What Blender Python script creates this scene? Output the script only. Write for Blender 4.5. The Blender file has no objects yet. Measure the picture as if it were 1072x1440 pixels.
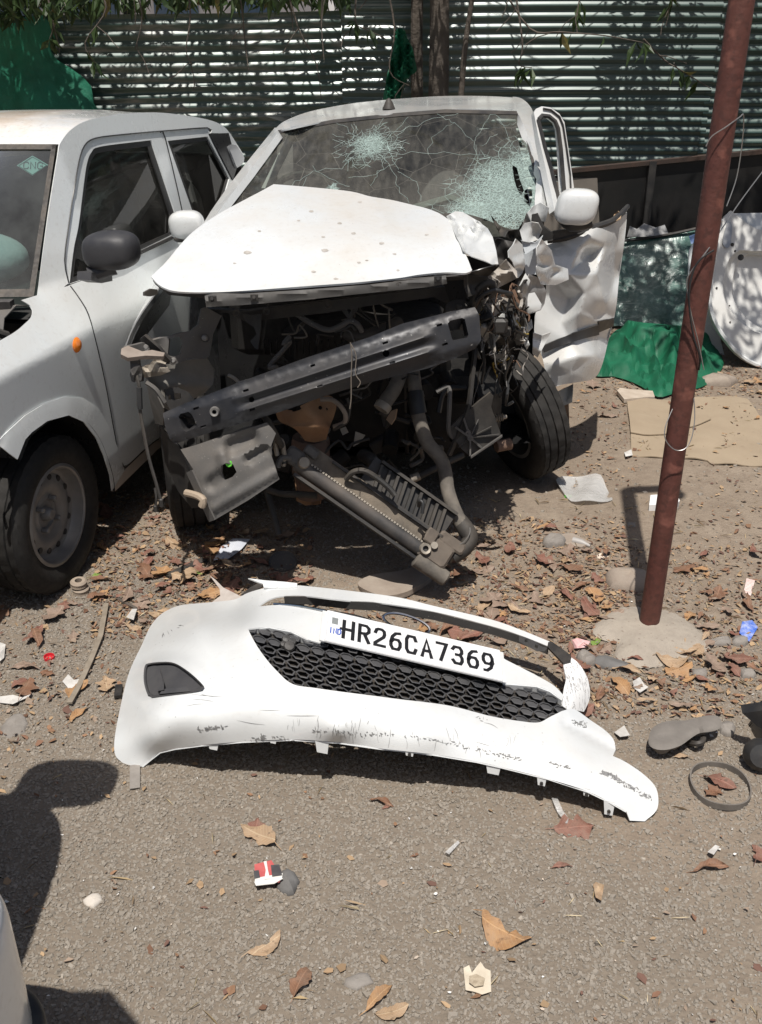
import bpy, math, random
import numpy as np
from mathutils import Vector, Matrix, geometry
SC = bpy.context.scene
COL = SC.collection
RND = random.Random(11)
NR = np.random.RandomState(5)
# ---------------------------------------------------------------- camera, sky, sun, exposure
EYE = np.array([0., 0., 1.75]); PITCH = math.radians(26.2); CT = math.cos(PITCH); ST = math.sin(PITCH)
cam_d = bpy.data.cameras.new('camera'); cam = bpy.data.objects.new('camera', cam_d); COL.objects.link(cam)
cam.location = EYE; cam.rotation_euler = (math.pi/2 - PITCH, 0, 0)
cam_d.sensor_fit = 'VERTICAL'; cam_d.sensor_height = 36; cam_d.lens = 35
cam_d.clip_start = .05; cam_d.clip_end = 1000
SC.camera = cam
SUN_EL = math.radians(69); SUN_TO = (-.13, -.99)           # horizontal direction from the scene towards the sun
w = bpy.data.worlds.new('World'); SC.world = w; w.use_nodes = True
nt = w.node_tree; bg = nt.nodes['Background']
sky = nt.nodes.new('ShaderNodeTexSky'); sky.sky_type = 'NISHITA'; sky.sun_disc = False
sky.sun_elevation = SUN_EL; sky.sun_rotation = math.atan2(SUN_TO[0], SUN_TO[1]); sky.dust_density = 2.5
nt.links.new(sky.outputs[0], bg.inputs[0]); bg.inputs[1].default_value = .06
sun_d = bpy.data.lights.new('sun', 'SUN'); sun = bpy.data.objects.new('sun', sun_d); COL.objects.link(sun)
sun_d.energy = 4.4; sun_d.angle = math.radians(.53); sun_d.color = (1, .955, .89)
sdir = Vector((SUN_TO[0]*math.cos(SUN_EL), SUN_TO[1]*math.cos(SUN_EL), math.sin(SUN_EL)))
sun.rotation_euler = sdir.to_track_quat('Z', 'Y').to_euler(); sun.location = sdir*20
SC.view_settings.view_transform = 'Standard'; SC.view_settings.look = 'None'
SC.view_settings.exposure = .2; SC.view_settings.gamma = 1; SC.view_settings.use_curve_mapping = False
SC.render.engine = 'CYCLES'
try:
    SC.cycles.transparent_max_bounces = 16; SC.cycles.max_bounces = 6; SC.cycles.use_denoising = True
except Exception: pass
# ---------------------------------------------------------------- measuring helpers (photo survey -> metres)
def ray(px, py):
    x = (px-536)/1400; v = (py-720)/1400
    return np.array([x, CT - v*ST, -ST - v*CT])
def U(px, py, Y): r = ray(px, py); return EYE + r*(Y/r[1])
def G(px, py, z=0.): r = ray(px, py); return EYE + r*((z-EYE[2])/r[2])
def YZ(px, py, z): return G(px, py, z)[1]
def PLN(px, py, p0, n):
    r = ray(px, py); n = np.array(n, float); return EYE + r*(np.dot(np.array(p0)-EYE, n)/np.dot(r, n))
# ---------------------------------------------------------------- object helpers
def link(name, me, parent=None):
    o = bpy.data.objects.new(name, me); COL.objects.link(o)
    if parent is not None:
        o.parent = parent
        if parent.type == 'EMPTY': o.matrix_parent_inverse = Matrix.Translation(-parent.location)
    return o
def mesh(name, v, f, mat, smooth=True, sharp=38):
    me = bpy.data.meshes.new(name)
    me.from_pydata([tuple(map(float, p)) for p in v], [], [tuple(map(int, q)) for q in f])
    if mat is not None:
        for m in (mat if isinstance(mat, (list, tuple)) else [mat]): me.materials.append(m)
    me.polygons.foreach_set('use_smooth', [bool(smooth)]*len(me.polygons))
    me.update()
    if smooth and sharp: me.set_sharp_from_angle(angle=math.radians(sharp))
    return me
def ob(name, v, f, mat, parent=None, smooth=True, sharp=38): return link(name, mesh(name, v, f, mat, smooth, sharp), parent)
def tag(o, label=None, cat=None, group=None, kind=None):
    if label: o['label'] = label
    if cat: o['category'] = cat
    if group: o['group'] = group
    if kind: o['kind'] = kind
    return o
def thing(name, label, cat, base, group=None):
    o = bpy.data.objects.new(name, None); COL.objects.link(o); o.location = tuple(map(float, base))
    o.empty_display_size = .1
    return tag(o, label, cat, group)
class MB:
    def __init__(s): s.v = []; s.f = []
    def add(s, v, f):
        n = len(s.v); s.v += [tuple(p) for p in v]; s.f += [tuple(i+n for i in q) for q in f]; return s
    def box(s, c, d, rot=None, bev=0):
        x, y, z = d[0]/2, d[1]/2, d[2]/2
        if bev:
            b = min(bev, x*.9, y*.9, z*.9); P = []; F = []
            prof = [(-z, b), (-z+b, 0), (z-b, 0), (z, b)]
            for zz, ins in prof:
                X, Y = x-ins, y-ins; k = b
                P += [(X-k, -Y, zz), (X, -Y+k, zz), (X, Y-k, zz), (X-k, Y, zz), (-X+k, Y, zz), (-X, Y-k, zz), (-X, -Y+k, zz), (-X+k, -Y, zz)]
            for r in range(3):
                for i in range(8): F.append((r*8+i, r*8+(i+1) % 8, r*8+8+(i+1) % 8, r*8+8+i))
            F.append(tuple(range(7, -1, -1))); F.append(tuple(range(24, 32)))
        else:
            P = [(a, b_, c_) for a in (-x, x) for b_ in (-y, y) for c_ in (-z, z)]
            F = [(0, 1, 3, 2), (4, 6, 7, 5), (0, 4, 5, 1), (2, 3, 7, 6), (0, 2, 6, 4), (1, 5, 7, 3)]
        M_ = Matrix(rot) if rot is not None else None
        Q = []
        for p in P:
            q = Vector(p)
            if M_ is not None: q = M_ @ q
            Q.append((q[0]+c[0], q[1]+c[1], q[2]+c[2]))
        return s.add(Q, F)
    def tube(s, pts, r, n=8, cap=True, sm=0):
        P = [np.array(p, float) for p in pts]
        rr = list(r) if hasattr(r, '__len__') else [r]*len(P)
        if sm: P, rr = catmull(P, rr, sm)
        m = len(P); base = len(s.v); up = None
        for i in range(m):
            t = P[min(i+1, m-1)] - P[max(i-1, 0)]; t = t/(np.linalg.norm(t)+1e-9)
            if up is None:
                a = np.array([0, 0, 1.]) if abs(t[2]) < .9 else np.array([1., 0, 0])
                up = np.cross(t, a); up /= np.linalg.norm(up)
            up = up - t*np.dot(up, t); up /= (np.linalg.norm(up)+1e-9)
            b = np.cross(t, up)
            for k in range(n):
                a = 2*math.pi*k/n
                s.v.append(tuple(P[i] + rr[i]*(math.cos(a)*up + math.sin(a)*b)))
        for i in range(m-1):
            for k in range(n):
                a = base+i*n+k; b = base+i*n+(k+1) % n
                s.f.append((a, b, b+n, a+n))
        if cap:
            s.f.append(tuple(base+k for k in range(n-1, -1, -1))); s.f.append(tuple(base+(m-1)*n+k for k in range(n)))
        return s
    def lathe(s, prof, c, axis, n=32, ref=None, closed=False):
        ax = np.array(axis, float); ax /= np.linalg.norm(ax)
        a = np.array([0, 0, 1.]) if abs(ax[2]) < .9 else np.array([1., 0, 0])
        u = np.cross(ax, a); u /= np.linalg.norm(u); w_ = np.cross(ax, u)
        base = len(s.v); m = len(prof); c = np.array(c, float)
        for (r, h) in prof:
            for k in range(n):
                t = 2*math.pi*k/n
                s.v.append(tuple(c + ax*h + r*(math.cos(t)*u + math.sin(t)*w_)))
        for i in range(m if closed else m-1):
            j = (i+1) % m
            for k in range(n):
                s.f.append((base+i*n+k, base+j*n+k, base+j*n+(k+1) % n, base+i*n+(k+1) % n))
        return s
    def grid(s, P, closed_u=False):
        P = np.array(P); a, b = P.shape[:2]; base = len(s.v)
        s.v += [tuple(q) for q in P.reshape(-1, 3)]
        for i in range(a-1):
            for j in range(b-1):
                q = base+i*b+j; s.f.append((q, q+1, q+b+1, q+b))
        return s
    def prism(s, poly, d):
        n = len(poly); d = np.array(d, float); P = [np.array(p, float) for p in poly]
        return s.add([tuple(p) for p in P]+[tuple(p+d) for p in P],
                     [tuple(range(n-1, -1, -1)), tuple(range(n, 2*n))]+[(i, (i+1) % n, n+(i+1) % n, n+i) for i in range(n)])
    def make(s, name, mat, parent=None, smooth=True, sharp=38): return ob(name, s.v, s.f, mat, parent, smooth, sharp)
def catmull(P, rr, k):
    Q = []; q = []
    for i in range(len(P)-1):
        p0 = P[max(i-1, 0)]; p1 = P[i]; p2 = P[i+1]; p3 = P[min(i+2, len(P)-1)]
        for j in range(k):
            t = j/k
            Q.append(.5*((2*p1)+(-p0+p2)*t+(2*p0-5*p1+4*p2-p3)*t*t+(-p0+3*p1-3*p2+p3)*t**3)); q.append(rr[i]*(1-t)+rr[i+1]*t)
    Q.append(P[-1]); q.append(rr[-1])
    return Q, q
def solid(o, th, off=-1):
    # give a sheet real thickness; the rim gets its own vertices so that edges stay crisp
    me = o.data; n = len(me.vertices)
    co = np.empty(n*3, np.float32); me.vertices.foreach_get('co', co); co = co.reshape(-1, 3).astype(float)
    F_ = [tuple(p.vertices) for p in me.polygons]
    nr = np.zeros((n, 3))
    for f in F_:
        a, b, c = co[f[0]], co[f[1]], co[f[2]]; q = np.cross(b-a, c-a)
        for i in f: nr[i] += q
    nr /= np.linalg.norm(nr, axis=1)[:, None]+1e-12
    ed = {}
    for f in F_:
        for i in range(len(f)):
            k = (f[i], f[(i+1) % len(f)]); ed[k] = ed.get(k, 0)+1
    bd = [k for k in ed if (k[1], k[0]) not in ed]
    back = co+nr*th*(1 if off > 0 else -1)
    V = [*co, *back]; F2 = list(F_)+[tuple(i+n for i in f[::-1]) for f in F_]
    ix = {}
    for a, b in bd:
        for i in (a, b):
            if i not in ix: ix[i] = len(V); V += [co[i], back[i]]
        F2.append((ix[b], ix[a], ix[a]+1, ix[b]+1))
    sm = me.polygons[0].use_smooth; mats = list(me.materials)
    me2 = mesh(me.name, V, F2 if off < 0 else [f[::-1] for f in F2], mats, sm, o.get('_sh', 0) or 50)
    o.data = me2; bpy.data.meshes.remove(me); return o
# ---- traced sheets: an outline surveyed on the photo, given a measured curved surface and thickness
def curve_closed(pts, step, smooth):
    P = [np.array(p[:2], float) for p in pts]; n = len(P); out = []
    for i in range(n):
        p0, p1, p2, p3 = P[i-1], P[i], P[(i+1) % n], P[(i+2) % n]
        k = max(1, int(round(np.linalg.norm(p2-p1)/step)))
        s1 = len(pts[i]) > 2; s2 = len(pts[(i+1) % n]) > 2
        for j in range(k):
            t = j/k
            if smooth and not (s1 and s2):
                a = p1-(p2-p1) if s1 else p0; b = p2+(p2-p1) if s2 else p3
                out.append(.5*((2*p1)+(-a+p2)*t+(2*a-5*p1+4*p2-b)*t*t+(-a+3*p1-3*p2+b)*t**3))
            else: out.append(p1*(1-t)+p2*t)
    return np.array(out)
def inside(pts, poly):
    x, y = pts[:, 0], pts[:, 1]; n = len(poly); r = np.zeros(len(pts), bool)
    for i in range(n):
        x1, y1 = poly[i-1]; x2, y2 = poly[i]
        if y1 == y2: continue
        c = ((y1 > y) != (y2 > y)) & (x < (x2-x1)*(y-y1)/(y2-y1)+x1); r ^= c
    return r
def tps(xy, val, reg=1e-6):
    xy = np.array(xy, float)/100; n = len(xy)
    def k(d2): return np.where(d2 > 1e-12, d2*np.log(np.maximum(d2, 1e-12)), 0)
    d2 = ((xy[:, None]-xy[None])**2).sum(-1)
    A = np.zeros((n+3, n+3)); A[:n, :n] = k(d2)+reg*np.eye(n); A[:n, n] = 1; A[:n, n+1:] = xy; A[n, :n] = 1; A[n+1:, :n] = xy.T
    c = np.linalg.lstsq(A, np.concatenate([val, [0, 0, 0]]), rcond=None)[0]
    def f(q):
        q = np.array(q, float)/100
        return k(((q[:, None]-xy[None])**2).sum(-1)) @ c[:n] + c[n] + q @ c[n+1:]
    return f
def depth_field(ctrl):
    inv = np.array([ray(a, b)[1]/Y for a, b, Y in ctrl])
    f = tps([(a, b) for a, b, Y in ctrl], inv)
    return lambda q: 1/f(q)
def field_pts(f, q, add=None):
    q = np.array(q, float); s = f(q)
    if add is not None: s = s+add
    rr = np.stack([(q[:, 0]-536)/1400, CT-(q[:, 1]-720)/1400*ST, -ST-(q[:, 1]-720)/1400*CT], -1)
    return EYE+rr*s[:, None]
def triangulate(outl, holes, res, lines=()):
    allp = [outl]+list(holes)
    lo = outl.min(0); hi = outl.max(0)
    gx, gy = np.meshgrid(np.arange(lo[0], hi[0], res), np.arange(lo[1], hi[1], res*.87))
    gx = gx+(np.arange(gx.shape[0]) % 2)[:, None]*res/2
    g = np.stack([gx.ravel(), gy.ravel()], -1)
    ok = inside(g, outl)
    for h in holes: ok &= ~inside(g, h)
    bp = np.concatenate(allp)
    if len(g):
        d = np.full(len(g), 1e9)
        for b in bp: d = np.minimum(d, ((g-b)**2).sum(-1))
        ok &= d > (res*.5)**2
        g = g[ok]
    E = []; n = 0
    for p in allp:
        E += [(n+i, n+(i+1) % len(p)) for i in range(len(p))]; n += len(p)
    for L in lines:
        L = np.array(L, float); keep = inside(L, outl)
        for h in holes: keep &= ~inside(L, h)
        d = np.array([((bp-p)**2).sum(1).min() for p in L]); keep &= d > 1.2
        if len(g): g = g[np.array([((L-p)**2).sum(1).min() for p in g]) > (res*.45)**2]
        k = len(bp)
        idx = [-1]*len(L); n0 = len(bp)
        for i, p in enumerate(L):
            if keep[i]: idx[i] = len(bp); bp = np.concatenate([bp, p[None]])
        E += [(idx[i], idx[i+1]) for i in range(len(L)-1) if idx[i] >= 0 and idx[i+1] >= 0]
    V = np.concatenate([bp, g]) if len(g) else bp
    r = geometry.delaunay_2d_cdt([Vector((float(a), float(b))) for a, b in V], E, [], 0, 1e-4)
    v2 = np.array([(p[0], p[1]) for p in r[0]]); f = np.array([t for t in r[2] if len(t) == 3])
    c = v2[f].mean(1); ok = inside(c, outl)
    for h in holes: ok &= ~inside(c, h)
    f = f[ok]
    # face the camera
    a = v2[f]; ar = (a[:, 1, 0]-a[:, 0, 0])*(a[:, 2, 1]-a[:, 0, 1])-(a[:, 1, 1]-a[:, 0, 1])*(a[:, 2, 0]-a[:, 0, 0])
    f[ar > 0] = f[ar > 0][:, ::-1]
    used = np.unique(f); m = -np.ones(len(v2), int); m[used] = np.arange(len(used))
    return v2[used], m[f]
def trace(name, outline, ctrl, mat, parent=None, holes=(), res=8, th=.003, smooth=True, curve=True, crump=None, sharp=38, field=None, step=None, off=-1, lines=()):
    o = curve_closed(outline, step or res, curve)
    hs = [curve_closed(h, step or res, curve) for h in holes]
    v2, f = triangulate(o, hs, res, lines)
    fd = field or depth_field(ctrl)
    P = field_pts(fd, v2, crump(v2) if crump else None)
    r = ob(name, P, f, mat, parent, smooth, sharp)
    if th: solid(r, th, off)
    return r
def folds(seed, amp, n=6, box=(0, 0, 100, 100), wid=18):
    rr = np.random.RandomState(seed); L = []
    for i in range(n):
        a = rr.rand()*math.pi; L.append((box[0]+rr.rand()*(box[2]-box[0]), box[1]+rr.rand()*(box[3]-box[1]), math.cos(a), math.sin(a), wid*(.4+1.2*rr.rand()), amp*(rr.rand()*2-1), wid*(1+3*rr.rand())))
    def f(q):
        s = np.zeros(len(q))
        for (cx, cy, ca, sa, w_, am, ln) in L:
            d = np.abs((q[:, 0]-cx)*ca+(q[:, 1]-cy)*sa); e = np.abs(-(q[:, 0]-cx)*sa+(q[:, 1]-cy)*ca)
            s += am*np.maximum(0, 1-d/w_)*np.clip(1.6-e/ln, 0, 1)
        return s
    return f
def facets(seed, amp, n, outline, extra=()):
    # creased sheet metal: flat facets meeting at sharp folds; returns offset function and the fold lines
    rr = np.random.RandomState(seed); o = np.array([p[:2] for p in outline], float); lo, hi = o.min(0)-12, o.max(0)+12
    pts = [tuple(lo), (hi[0], lo[1]), tuple(hi), (lo[0], hi[1])]; hs = [0, 0, 0, 0]; sp = math.sqrt((hi[0]-lo[0])*(hi[1]-lo[1])/n)*.55; k = 0
    for e in extra: pts.append(e[:2]); hs.append(e[2])
    while len(pts) < n+4+len(extra) and k < 4000:
        k += 1; p = lo+rr.rand(2)*(hi-lo)
        if min((p[0]-q[0])**2+(p[1]-q[1])**2 for q in pts) > sp*sp: pts.append(tuple(p)); hs.append(amp*(rr.rand()*2-1))
    r = geometry.delaunay_2d_cdt([Vector((float(a), float(b))) for a, b in pts], [], [], 0, 1e-4)
    P = np.array([(v[0], v[1]) for v in r[0]]); h = np.array([hs[i[0]] for i in r[3]]); T_ = [f for f in r[2] if len(f) == 3]
    def f(q):
        s = np.zeros(len(q)); done = np.zeros(len(q), bool)
        for a, b, c in T_:
            A, B, C = P[a], P[b], P[c]; det = (B[1]-C[1])*(A[0]-C[0])+(C[0]-B[0])*(A[1]-C[1])
            if abs(det) < 1e-9: continue
            l1 = ((B[1]-C[1])*(q[:, 0]-C[0])+(C[0]-B[0])*(q[:, 1]-C[1]))/det; l2 = ((C[1]-A[1])*(q[:, 0]-C[0])+(A[0]-C[0])*(q[:, 1]-C[1]))/det; l3 = 1-l1-l2
            m = (l1 >= -1e-6) & (l2 >= -1e-6) & (l3 >= -1e-6) & ~done; s[m] = l1[m]*h[a]+l2[m]*h[b]+l3[m]*h[c]; done |= m
        return s
    ed = set()
    for t in T_:
        for i in range(3): ed.add(tuple(sorted((t[i], t[(i+1) % 3]))))
    L = []
    for a, b in ed:
        k = max(2, int(np.linalg.norm(P[a]-P[b])/3.5)); L.append([tuple(P[a]+(P[b]-P[a])*j/k) for j in range(k+1)])
    return f, L
def rounded(f, r):     # the same sheet with every fold given a bend radius
    k = [(r*q*math.cos(a), r*q*math.sin(a)) for q in (.5, 1.) for a in np.linspace(0, 6.283, 9)[:-1]]
    return lambda q: (f(q)*2+sum(f(q+np.array(o)) for o in k))/(len(k)+2)
def wav(x, y, seed=0, oct=4, sc=1.):
    rr = np.random.RandomState(seed); s = 0; a = 1.
    for o in range(oct):
        for k in range(3):
            t = rr.rand()*6.283; p = rr.rand()*6.283; f_ = sc*(2**o)*(.7+.6*rr.rand())
            s = s+a*np.sin(f_*(x*math.cos(t)+y*math.sin(t))+p)/3
        a *= .5
    return s
# ---------------------------------------------------------------- materials
def srgb(h):
    h = h.lstrip('#'); c = [int(h[i:i+2], 16)/255 for i in (0, 2, 4)]
    return tuple((x/12.92 if x <= .04045 else ((x+.055)/1.055)**2.4) for x in c)
class NG:
    def __init__(s, name):
        s.m = bpy.data.materials.new(name); s.m.use_nodes = True; s.t = s.m.node_tree; s.b = s.t.nodes['Principled BSDF']
        s.pos = None
    def n(s, t, **k):
        x = s.t.nodes.new(t)
        for a, v in k.items(): setattr(x, a, v)
        return x
    def l(s, a, b): s.t.links.new(a, b)
    def P(s):
        if s.pos is None: s.pos = s.n('ShaderNodeNewGeometry')
        return s.pos.outputs['Position']
    def vec(s, scale):
        m = s.n('ShaderNodeMapping'); s.l(s.P(), m.inputs[0]); m.inputs['Scale'].default_value = scale; return m.outputs[0]
    def noise(s, sc, det=4, rough=.6, vec=None, dist=0):
        x = s.n('ShaderNodeTexNoise'); x.inputs['Scale'].default_value = sc; x.inputs['Detail'].default_value = det; x.inputs['Roughness'].default_value = rough
        x.inputs['Distortion'].default_value = dist
        s.l(vec or s.P(), x.inputs['Vector']); return x.outputs[0]
    def vor(s, sc, feat='F1', vec=None, out=0, rand=1):
        x = s.n('ShaderNodeTexVoronoi', feature=feat); x.inputs['Scale'].default_value = sc; x.inputs['Randomness'].default_value = rand
        s.l(vec or s.P(), x.inputs['Vector']); return x.outputs[out]
    def ramp(s, v, a, b, lo=0., hi=1.):
        x = s.n('ShaderNodeMapRange'); s.l(v, x.inputs[0]); x.inputs[1].default_value = a; x.inputs[2].default_value = b; x.inputs[3].default_value = lo; x.inputs[4].default_value = hi
        return x.outputs[0]
    def mul(s, a, b, op='MULTIPLY'):
        x = s.n('ShaderNodeMath', operation=op)
        for i, q in enumerate((a, b)):
            if isinstance(q, (int, float)): x.inputs[i].default_value = q
            else: s.l(q, x.inputs[i])
        return x.outputs[0]
    def mix(s, fac, a, b):
        x = s.n('ShaderNodeMix', data_type='RGBA')
        for i, q in ((0, fac), (6, a), (7, b)):
            if isinstance(q, (int, float)): x.inputs[i].default_value = q
            elif isinstance(q, tuple): x.inputs[i].default_value = (*q[:3], 1)
            else: s.l(q, x.inputs[i])
        return x.outputs[2]
    def up(s):
        if s.pos is None: s.P()
        x = s.n('ShaderNodeSeparateXYZ'); s.l(s.pos.outputs['Normal'], x.inputs[0]); return x.outputs[2]
    def bump(s, h, st, dist=.01):
        x = s.n('ShaderNodeBump'); x.inputs['Strength'].default_value = st; x.inputs['Distance'].default_value = dist
        s.l(h, x.inputs['Height'])
        if s.b.inputs['Normal'].is_linked: s.l(s.b.inputs['Normal'].links[0].from_socket, x.inputs['Normal'])
        s.l(x.outputs[0], s.b.inputs['Normal'])
    def set(s, **k):
        for a, v in k.items():
            i = s.b.inputs[a.replace('_', ' ')]
            if hasattr(v, 'links') or isinstance(v, bpy.types.NodeSocket): s.l(v, i)
            elif isinstance(v, tuple): i.default_value = (*v[:3], 1)
            else: i.default_value = v
        return s
def simple(name, c, c2=None, sc=8, rough=.6, metal=0, dust=None, dsc=6, dcol=(.30, .24, .18), bump=None, spec=.5, coat=0, rvar=.15, spots=None):
    g = NG(name); base = c
    if c2: base = g.mix(g.ramp(g.noise(sc, 5), .35, .68), c, c2)
    if spots:
        for (scol, ssc, t0, t1) in spots: base = g.mix(g.ramp(g.noise(ssc, 3, .5), t0, t1), base if not isinstance(base, tuple) else base, scol)
    if dust:
        d = g.mul(g.mul(g.ramp(g.noise(dsc, 6, .65), .38, .72), g.ramp(g.up(), -.2, .8, .25, 1)), dust)
        base = g.mix(d, base, dcol); g.set(Roughness=g.mul(g.ramp(d, 0, .6, rough, min(.95, rough+.35)), g.ramp(g.noise(sc*3, 3), .3, .7, 1-rvar, 1+rvar)))
    else: g.set(Roughness=g.ramp(g.noise(sc*3, 3), .3, .7, rough*(1-rvar), min(1, rough*(1+rvar))))
    g.set(Base_Color=base, Metallic=metal, Specular_IOR_Level=spec, Coat_Weight=coat, Coat_Roughness=.08)
    if bump: g.bump(g.noise(bump[0], 5), bump[1], bump[2] if len(bump) > 2 else .005)
    return g.m
def white_paint(name, tint=(.78, .79, .79), dust=.35, dcol=(.42, .34, .25), specks=.5, scratches=True, rough=.24):
    g = NG(name)
    d = g.mul(g.mul(g.ramp(g.noise(2.2, 7, .68), .42, .70), g.ramp(g.up(), .0, .9, .12, 1)), dust)
    c = g.mix(d, tint, dcol)
    c = g.mix(g.mul(g.ramp(g.noise(55, 3, .6), .56, .72), dust*.35), c, (.36, .31, .26))
    sp = g.ramp(g.vor(46), .12, .05)
    gate = g.ramp(g.noise(9, 2), .50, .58)
    c = g.mix(g.mul(g.mul(sp, gate), specks), c, (.12, .11, .10))
    if scratches:
        v = g.vec((16, 90, 60)); s1 = g.ramp(g.noise(1.6, 5, .7, v, 1.2), .70, .74)
        c = g.mix(g.mul(s1, .55*specks*2), c, (.22, .21, .20))
    g.set(Base_Color=c, Roughness=g.ramp(d, 0, .4, rough, .7), Coat_Weight=.9, Coat_Roughness=.07)
    g.bump(g.noise(4, 2), .04, .02)
    return g.m
# ================================================================ MATERIALS
WHITE = white_paint('white_paint', (.66, .675, .67), dust=.5, specks=.35)
WHITE2 = white_paint('white_paint_cleaner', (.72, .75, .75), dust=.45, specks=.12, dcol=(.5, .4, .3))
WHITE_WORN = white_paint('white_paint_scratched', (.74, .75, .74), dust=.5, specks=.6, rough=.4)
WHITE_BUMPER = white_paint('white_bumper_paint', (.68, .695, .695), dust=.24, specks=.45, rough=.3)
BLACKP = simple('black_plastic', (.016, .016, .017), (.03, .029, .028), 12, .5, dust=.35, dcol=(.16, .13, .10))
DUSTYP = simple('dusty_black_plastic', (.015, .015, .015), (.040, .037, .033), 9, .6, dust=.42, dcol=(.22, .18, .14), bump=(60, .15))
GREYP = simple('grey_dusty_plastic', (.075, .074, .073), (.105, .10, .094), 7, .6, dust=.45, dcol=(.25, .21, .17), bump=(90, .1), spots=[((.3, .28, .25), 160, .68, .74)])
RUBBER = simple('tyre_rubber', (.012, .012, .012), (.020, .019, .018), 14, .7, dust=.15, dcol=(.12, .10, .08), bump=(120, .2), spec=.3)
RUBBER_D = simple('dusty_tyre_rubber', (.020, .0195, .019), (.034, .032, .030), 14, .85, dust=.2, dcol=(.10, .09, .075), bump=(120, .2), spec=.25)
STEELW = simple('wheel_steel', (.17, .165, .16), (.25, .24, .225), 10, .5, .35, dust=.3, dcol=(.2, .17, .14))
BEAMM = simple('coated_steel_beam', (.019, .021, .026), (.038, .039, .044), 7, .40, .3, dust=.36, dcol=(.13, .115, .10), bump=(40, .1), spots=[((.28, .27, .26), 90, .70, .75), ((.12, .05, .025), 7, .70, .76)])
ENGM = simple('oily_engine_metal', (.007, .007, .007), (.018, .017, .016), 11, .6, .2, dust=.22, dcol=(.08, .065, .05))
ALU = simple('dusty_aluminium', (.28, .25, .21), (.40, .36, .30), 12, .55, .4, dust=.4, bump=(50, .2))
TANM = simple('rusty_heat_shield', (.34, .20, .11), (.25, .13, .07), 9, .6, .25, dust=.3, dcol=(.36, .27, .18), bump=(25, .25))
HOSEM = simple('dusty_rubber_hose', (.17, .15, .125), (.07, .064, .058), 16, .85, dust=.35, dcol=(.33, .28, .22), bump=(60, .3))
BLKHOSE = simple('black_rubber_hose', (.014, .014, .015), (.03, .03, .03), 10, .5)
DARKIN = simple('dark_interior', (.02, .02, .02), (.035, .034, .032), 5, .8)
TRIMB = simple('black_trim', (.02, .02, .021), (.032, .031, .03), 8, .45, dust=.25, dcol=(.15, .13, .11))
MIRB = simple('black_mirror_plastic', (.028, .028, .032), (.04, .04, .043), 8, .5, dust=.22, dcol=(.14, .13, .12), bump=(200, .1))
SEATM = simple('seat_fabric', (.10, .095, .09), (.16, .15, .14), 6, .9)
RUST = simple('rusty_brown_paint', (.115, .038, .029), (.080, .026, .019), 34, .62, .05, dust=.25, dcol=(.22, .11, .07), bump=(70, .35), spots=[((.075, .026, .020), 46, .54, .62), ((.19, .070, .052), 17, .58, .68)])
SUPM = simple('worn_grey_steel', (.045, .044, .043), (.075, .072, .067), 9, .6, dust=.3, dcol=(.14, .12, .10))
RIMBLK = simple('black_smooth_plastic', (.012, .012, .013), (.02, .02, .02), 8, .3)
LAMPG = simple('grey_lamp_plastic', (.36, .37, .38), None, 5, .2, coat=.6)
ORANGE = simple('amber_lens', (.75, .20, .02), None, 5, .2, coat=.5)
CHROME = simple('chrome', (.6, .6, .6), None, 5, .12, 1)
def leafmat(n, a, b, r=.62):
    g = NG(n); tc = g.n('ShaderNodeTexCoord'); sp = g.n('ShaderNodeSeparateXYZ'); g.l(tc.outputs['Object'], sp.inputs[0])
    ay = g.mul(sp.outputs[1], 0, 'ABSOLUTE'); rib = g.ramp(ay, .022, .006)
    wv = g.n('ShaderNodeMath', operation='SINE'); g.l(g.mul(g.mul(sp.outputs[0], g.mul(ay, .8), 'SUBTRACT'), 75.), wv.inputs[0]); vein = g.ramp(wv.outputs[0], .72, .98)
    oi = g.n('ShaderNodeObjectInfo'); c = g.mix(g.ramp(g.noise(45, 5), .35, .68), a, b)
    c = g.mix(g.mul(mxx(g, rib, g.mul(vein, .6)), .5), c, tuple(min(.6, x*1.6+.03) for x in b)); c = g.mix(g.ramp(g.noise(70, 4, .6), .58, .72), c, tuple(x*.45 for x in a))
    c = g.mix(g.mul(g.ramp(g.noise(30, 4, .7), .4, .7), .35), c, (.27, .22, .17))
    g.set(Base_Color=c, Roughness=r, Specular_IOR_Level=.3); g.bump(g.mul(rib, vein, 'ADD'), .35, .003); g.bump(g.noise(110, 4), .25, .003); return g.m
def mxx(g, a, b): return g.mul(a, b, 'MAXIMUM')
LEAFM = [leafmat('leaf_brown', (.15, .075, .045), (.22, .115, .068)), leafmat('leaf_russet', (.16, .068, .048), (.22, .105, .075)),
         leafmat('leaf_tan', (.34, .225, .135), (.40, .28, .18)), leafmat('leaf_orange', (.31, .165, .075), (.38, .22, .105)), leafmat('leaf_grey_brown', (.20, .14, .105), (.27, .195, .15))]
GREENL = leafmat('leaf_fresh_green', (.12, .22, .03), (.17, .27, .05))
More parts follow.
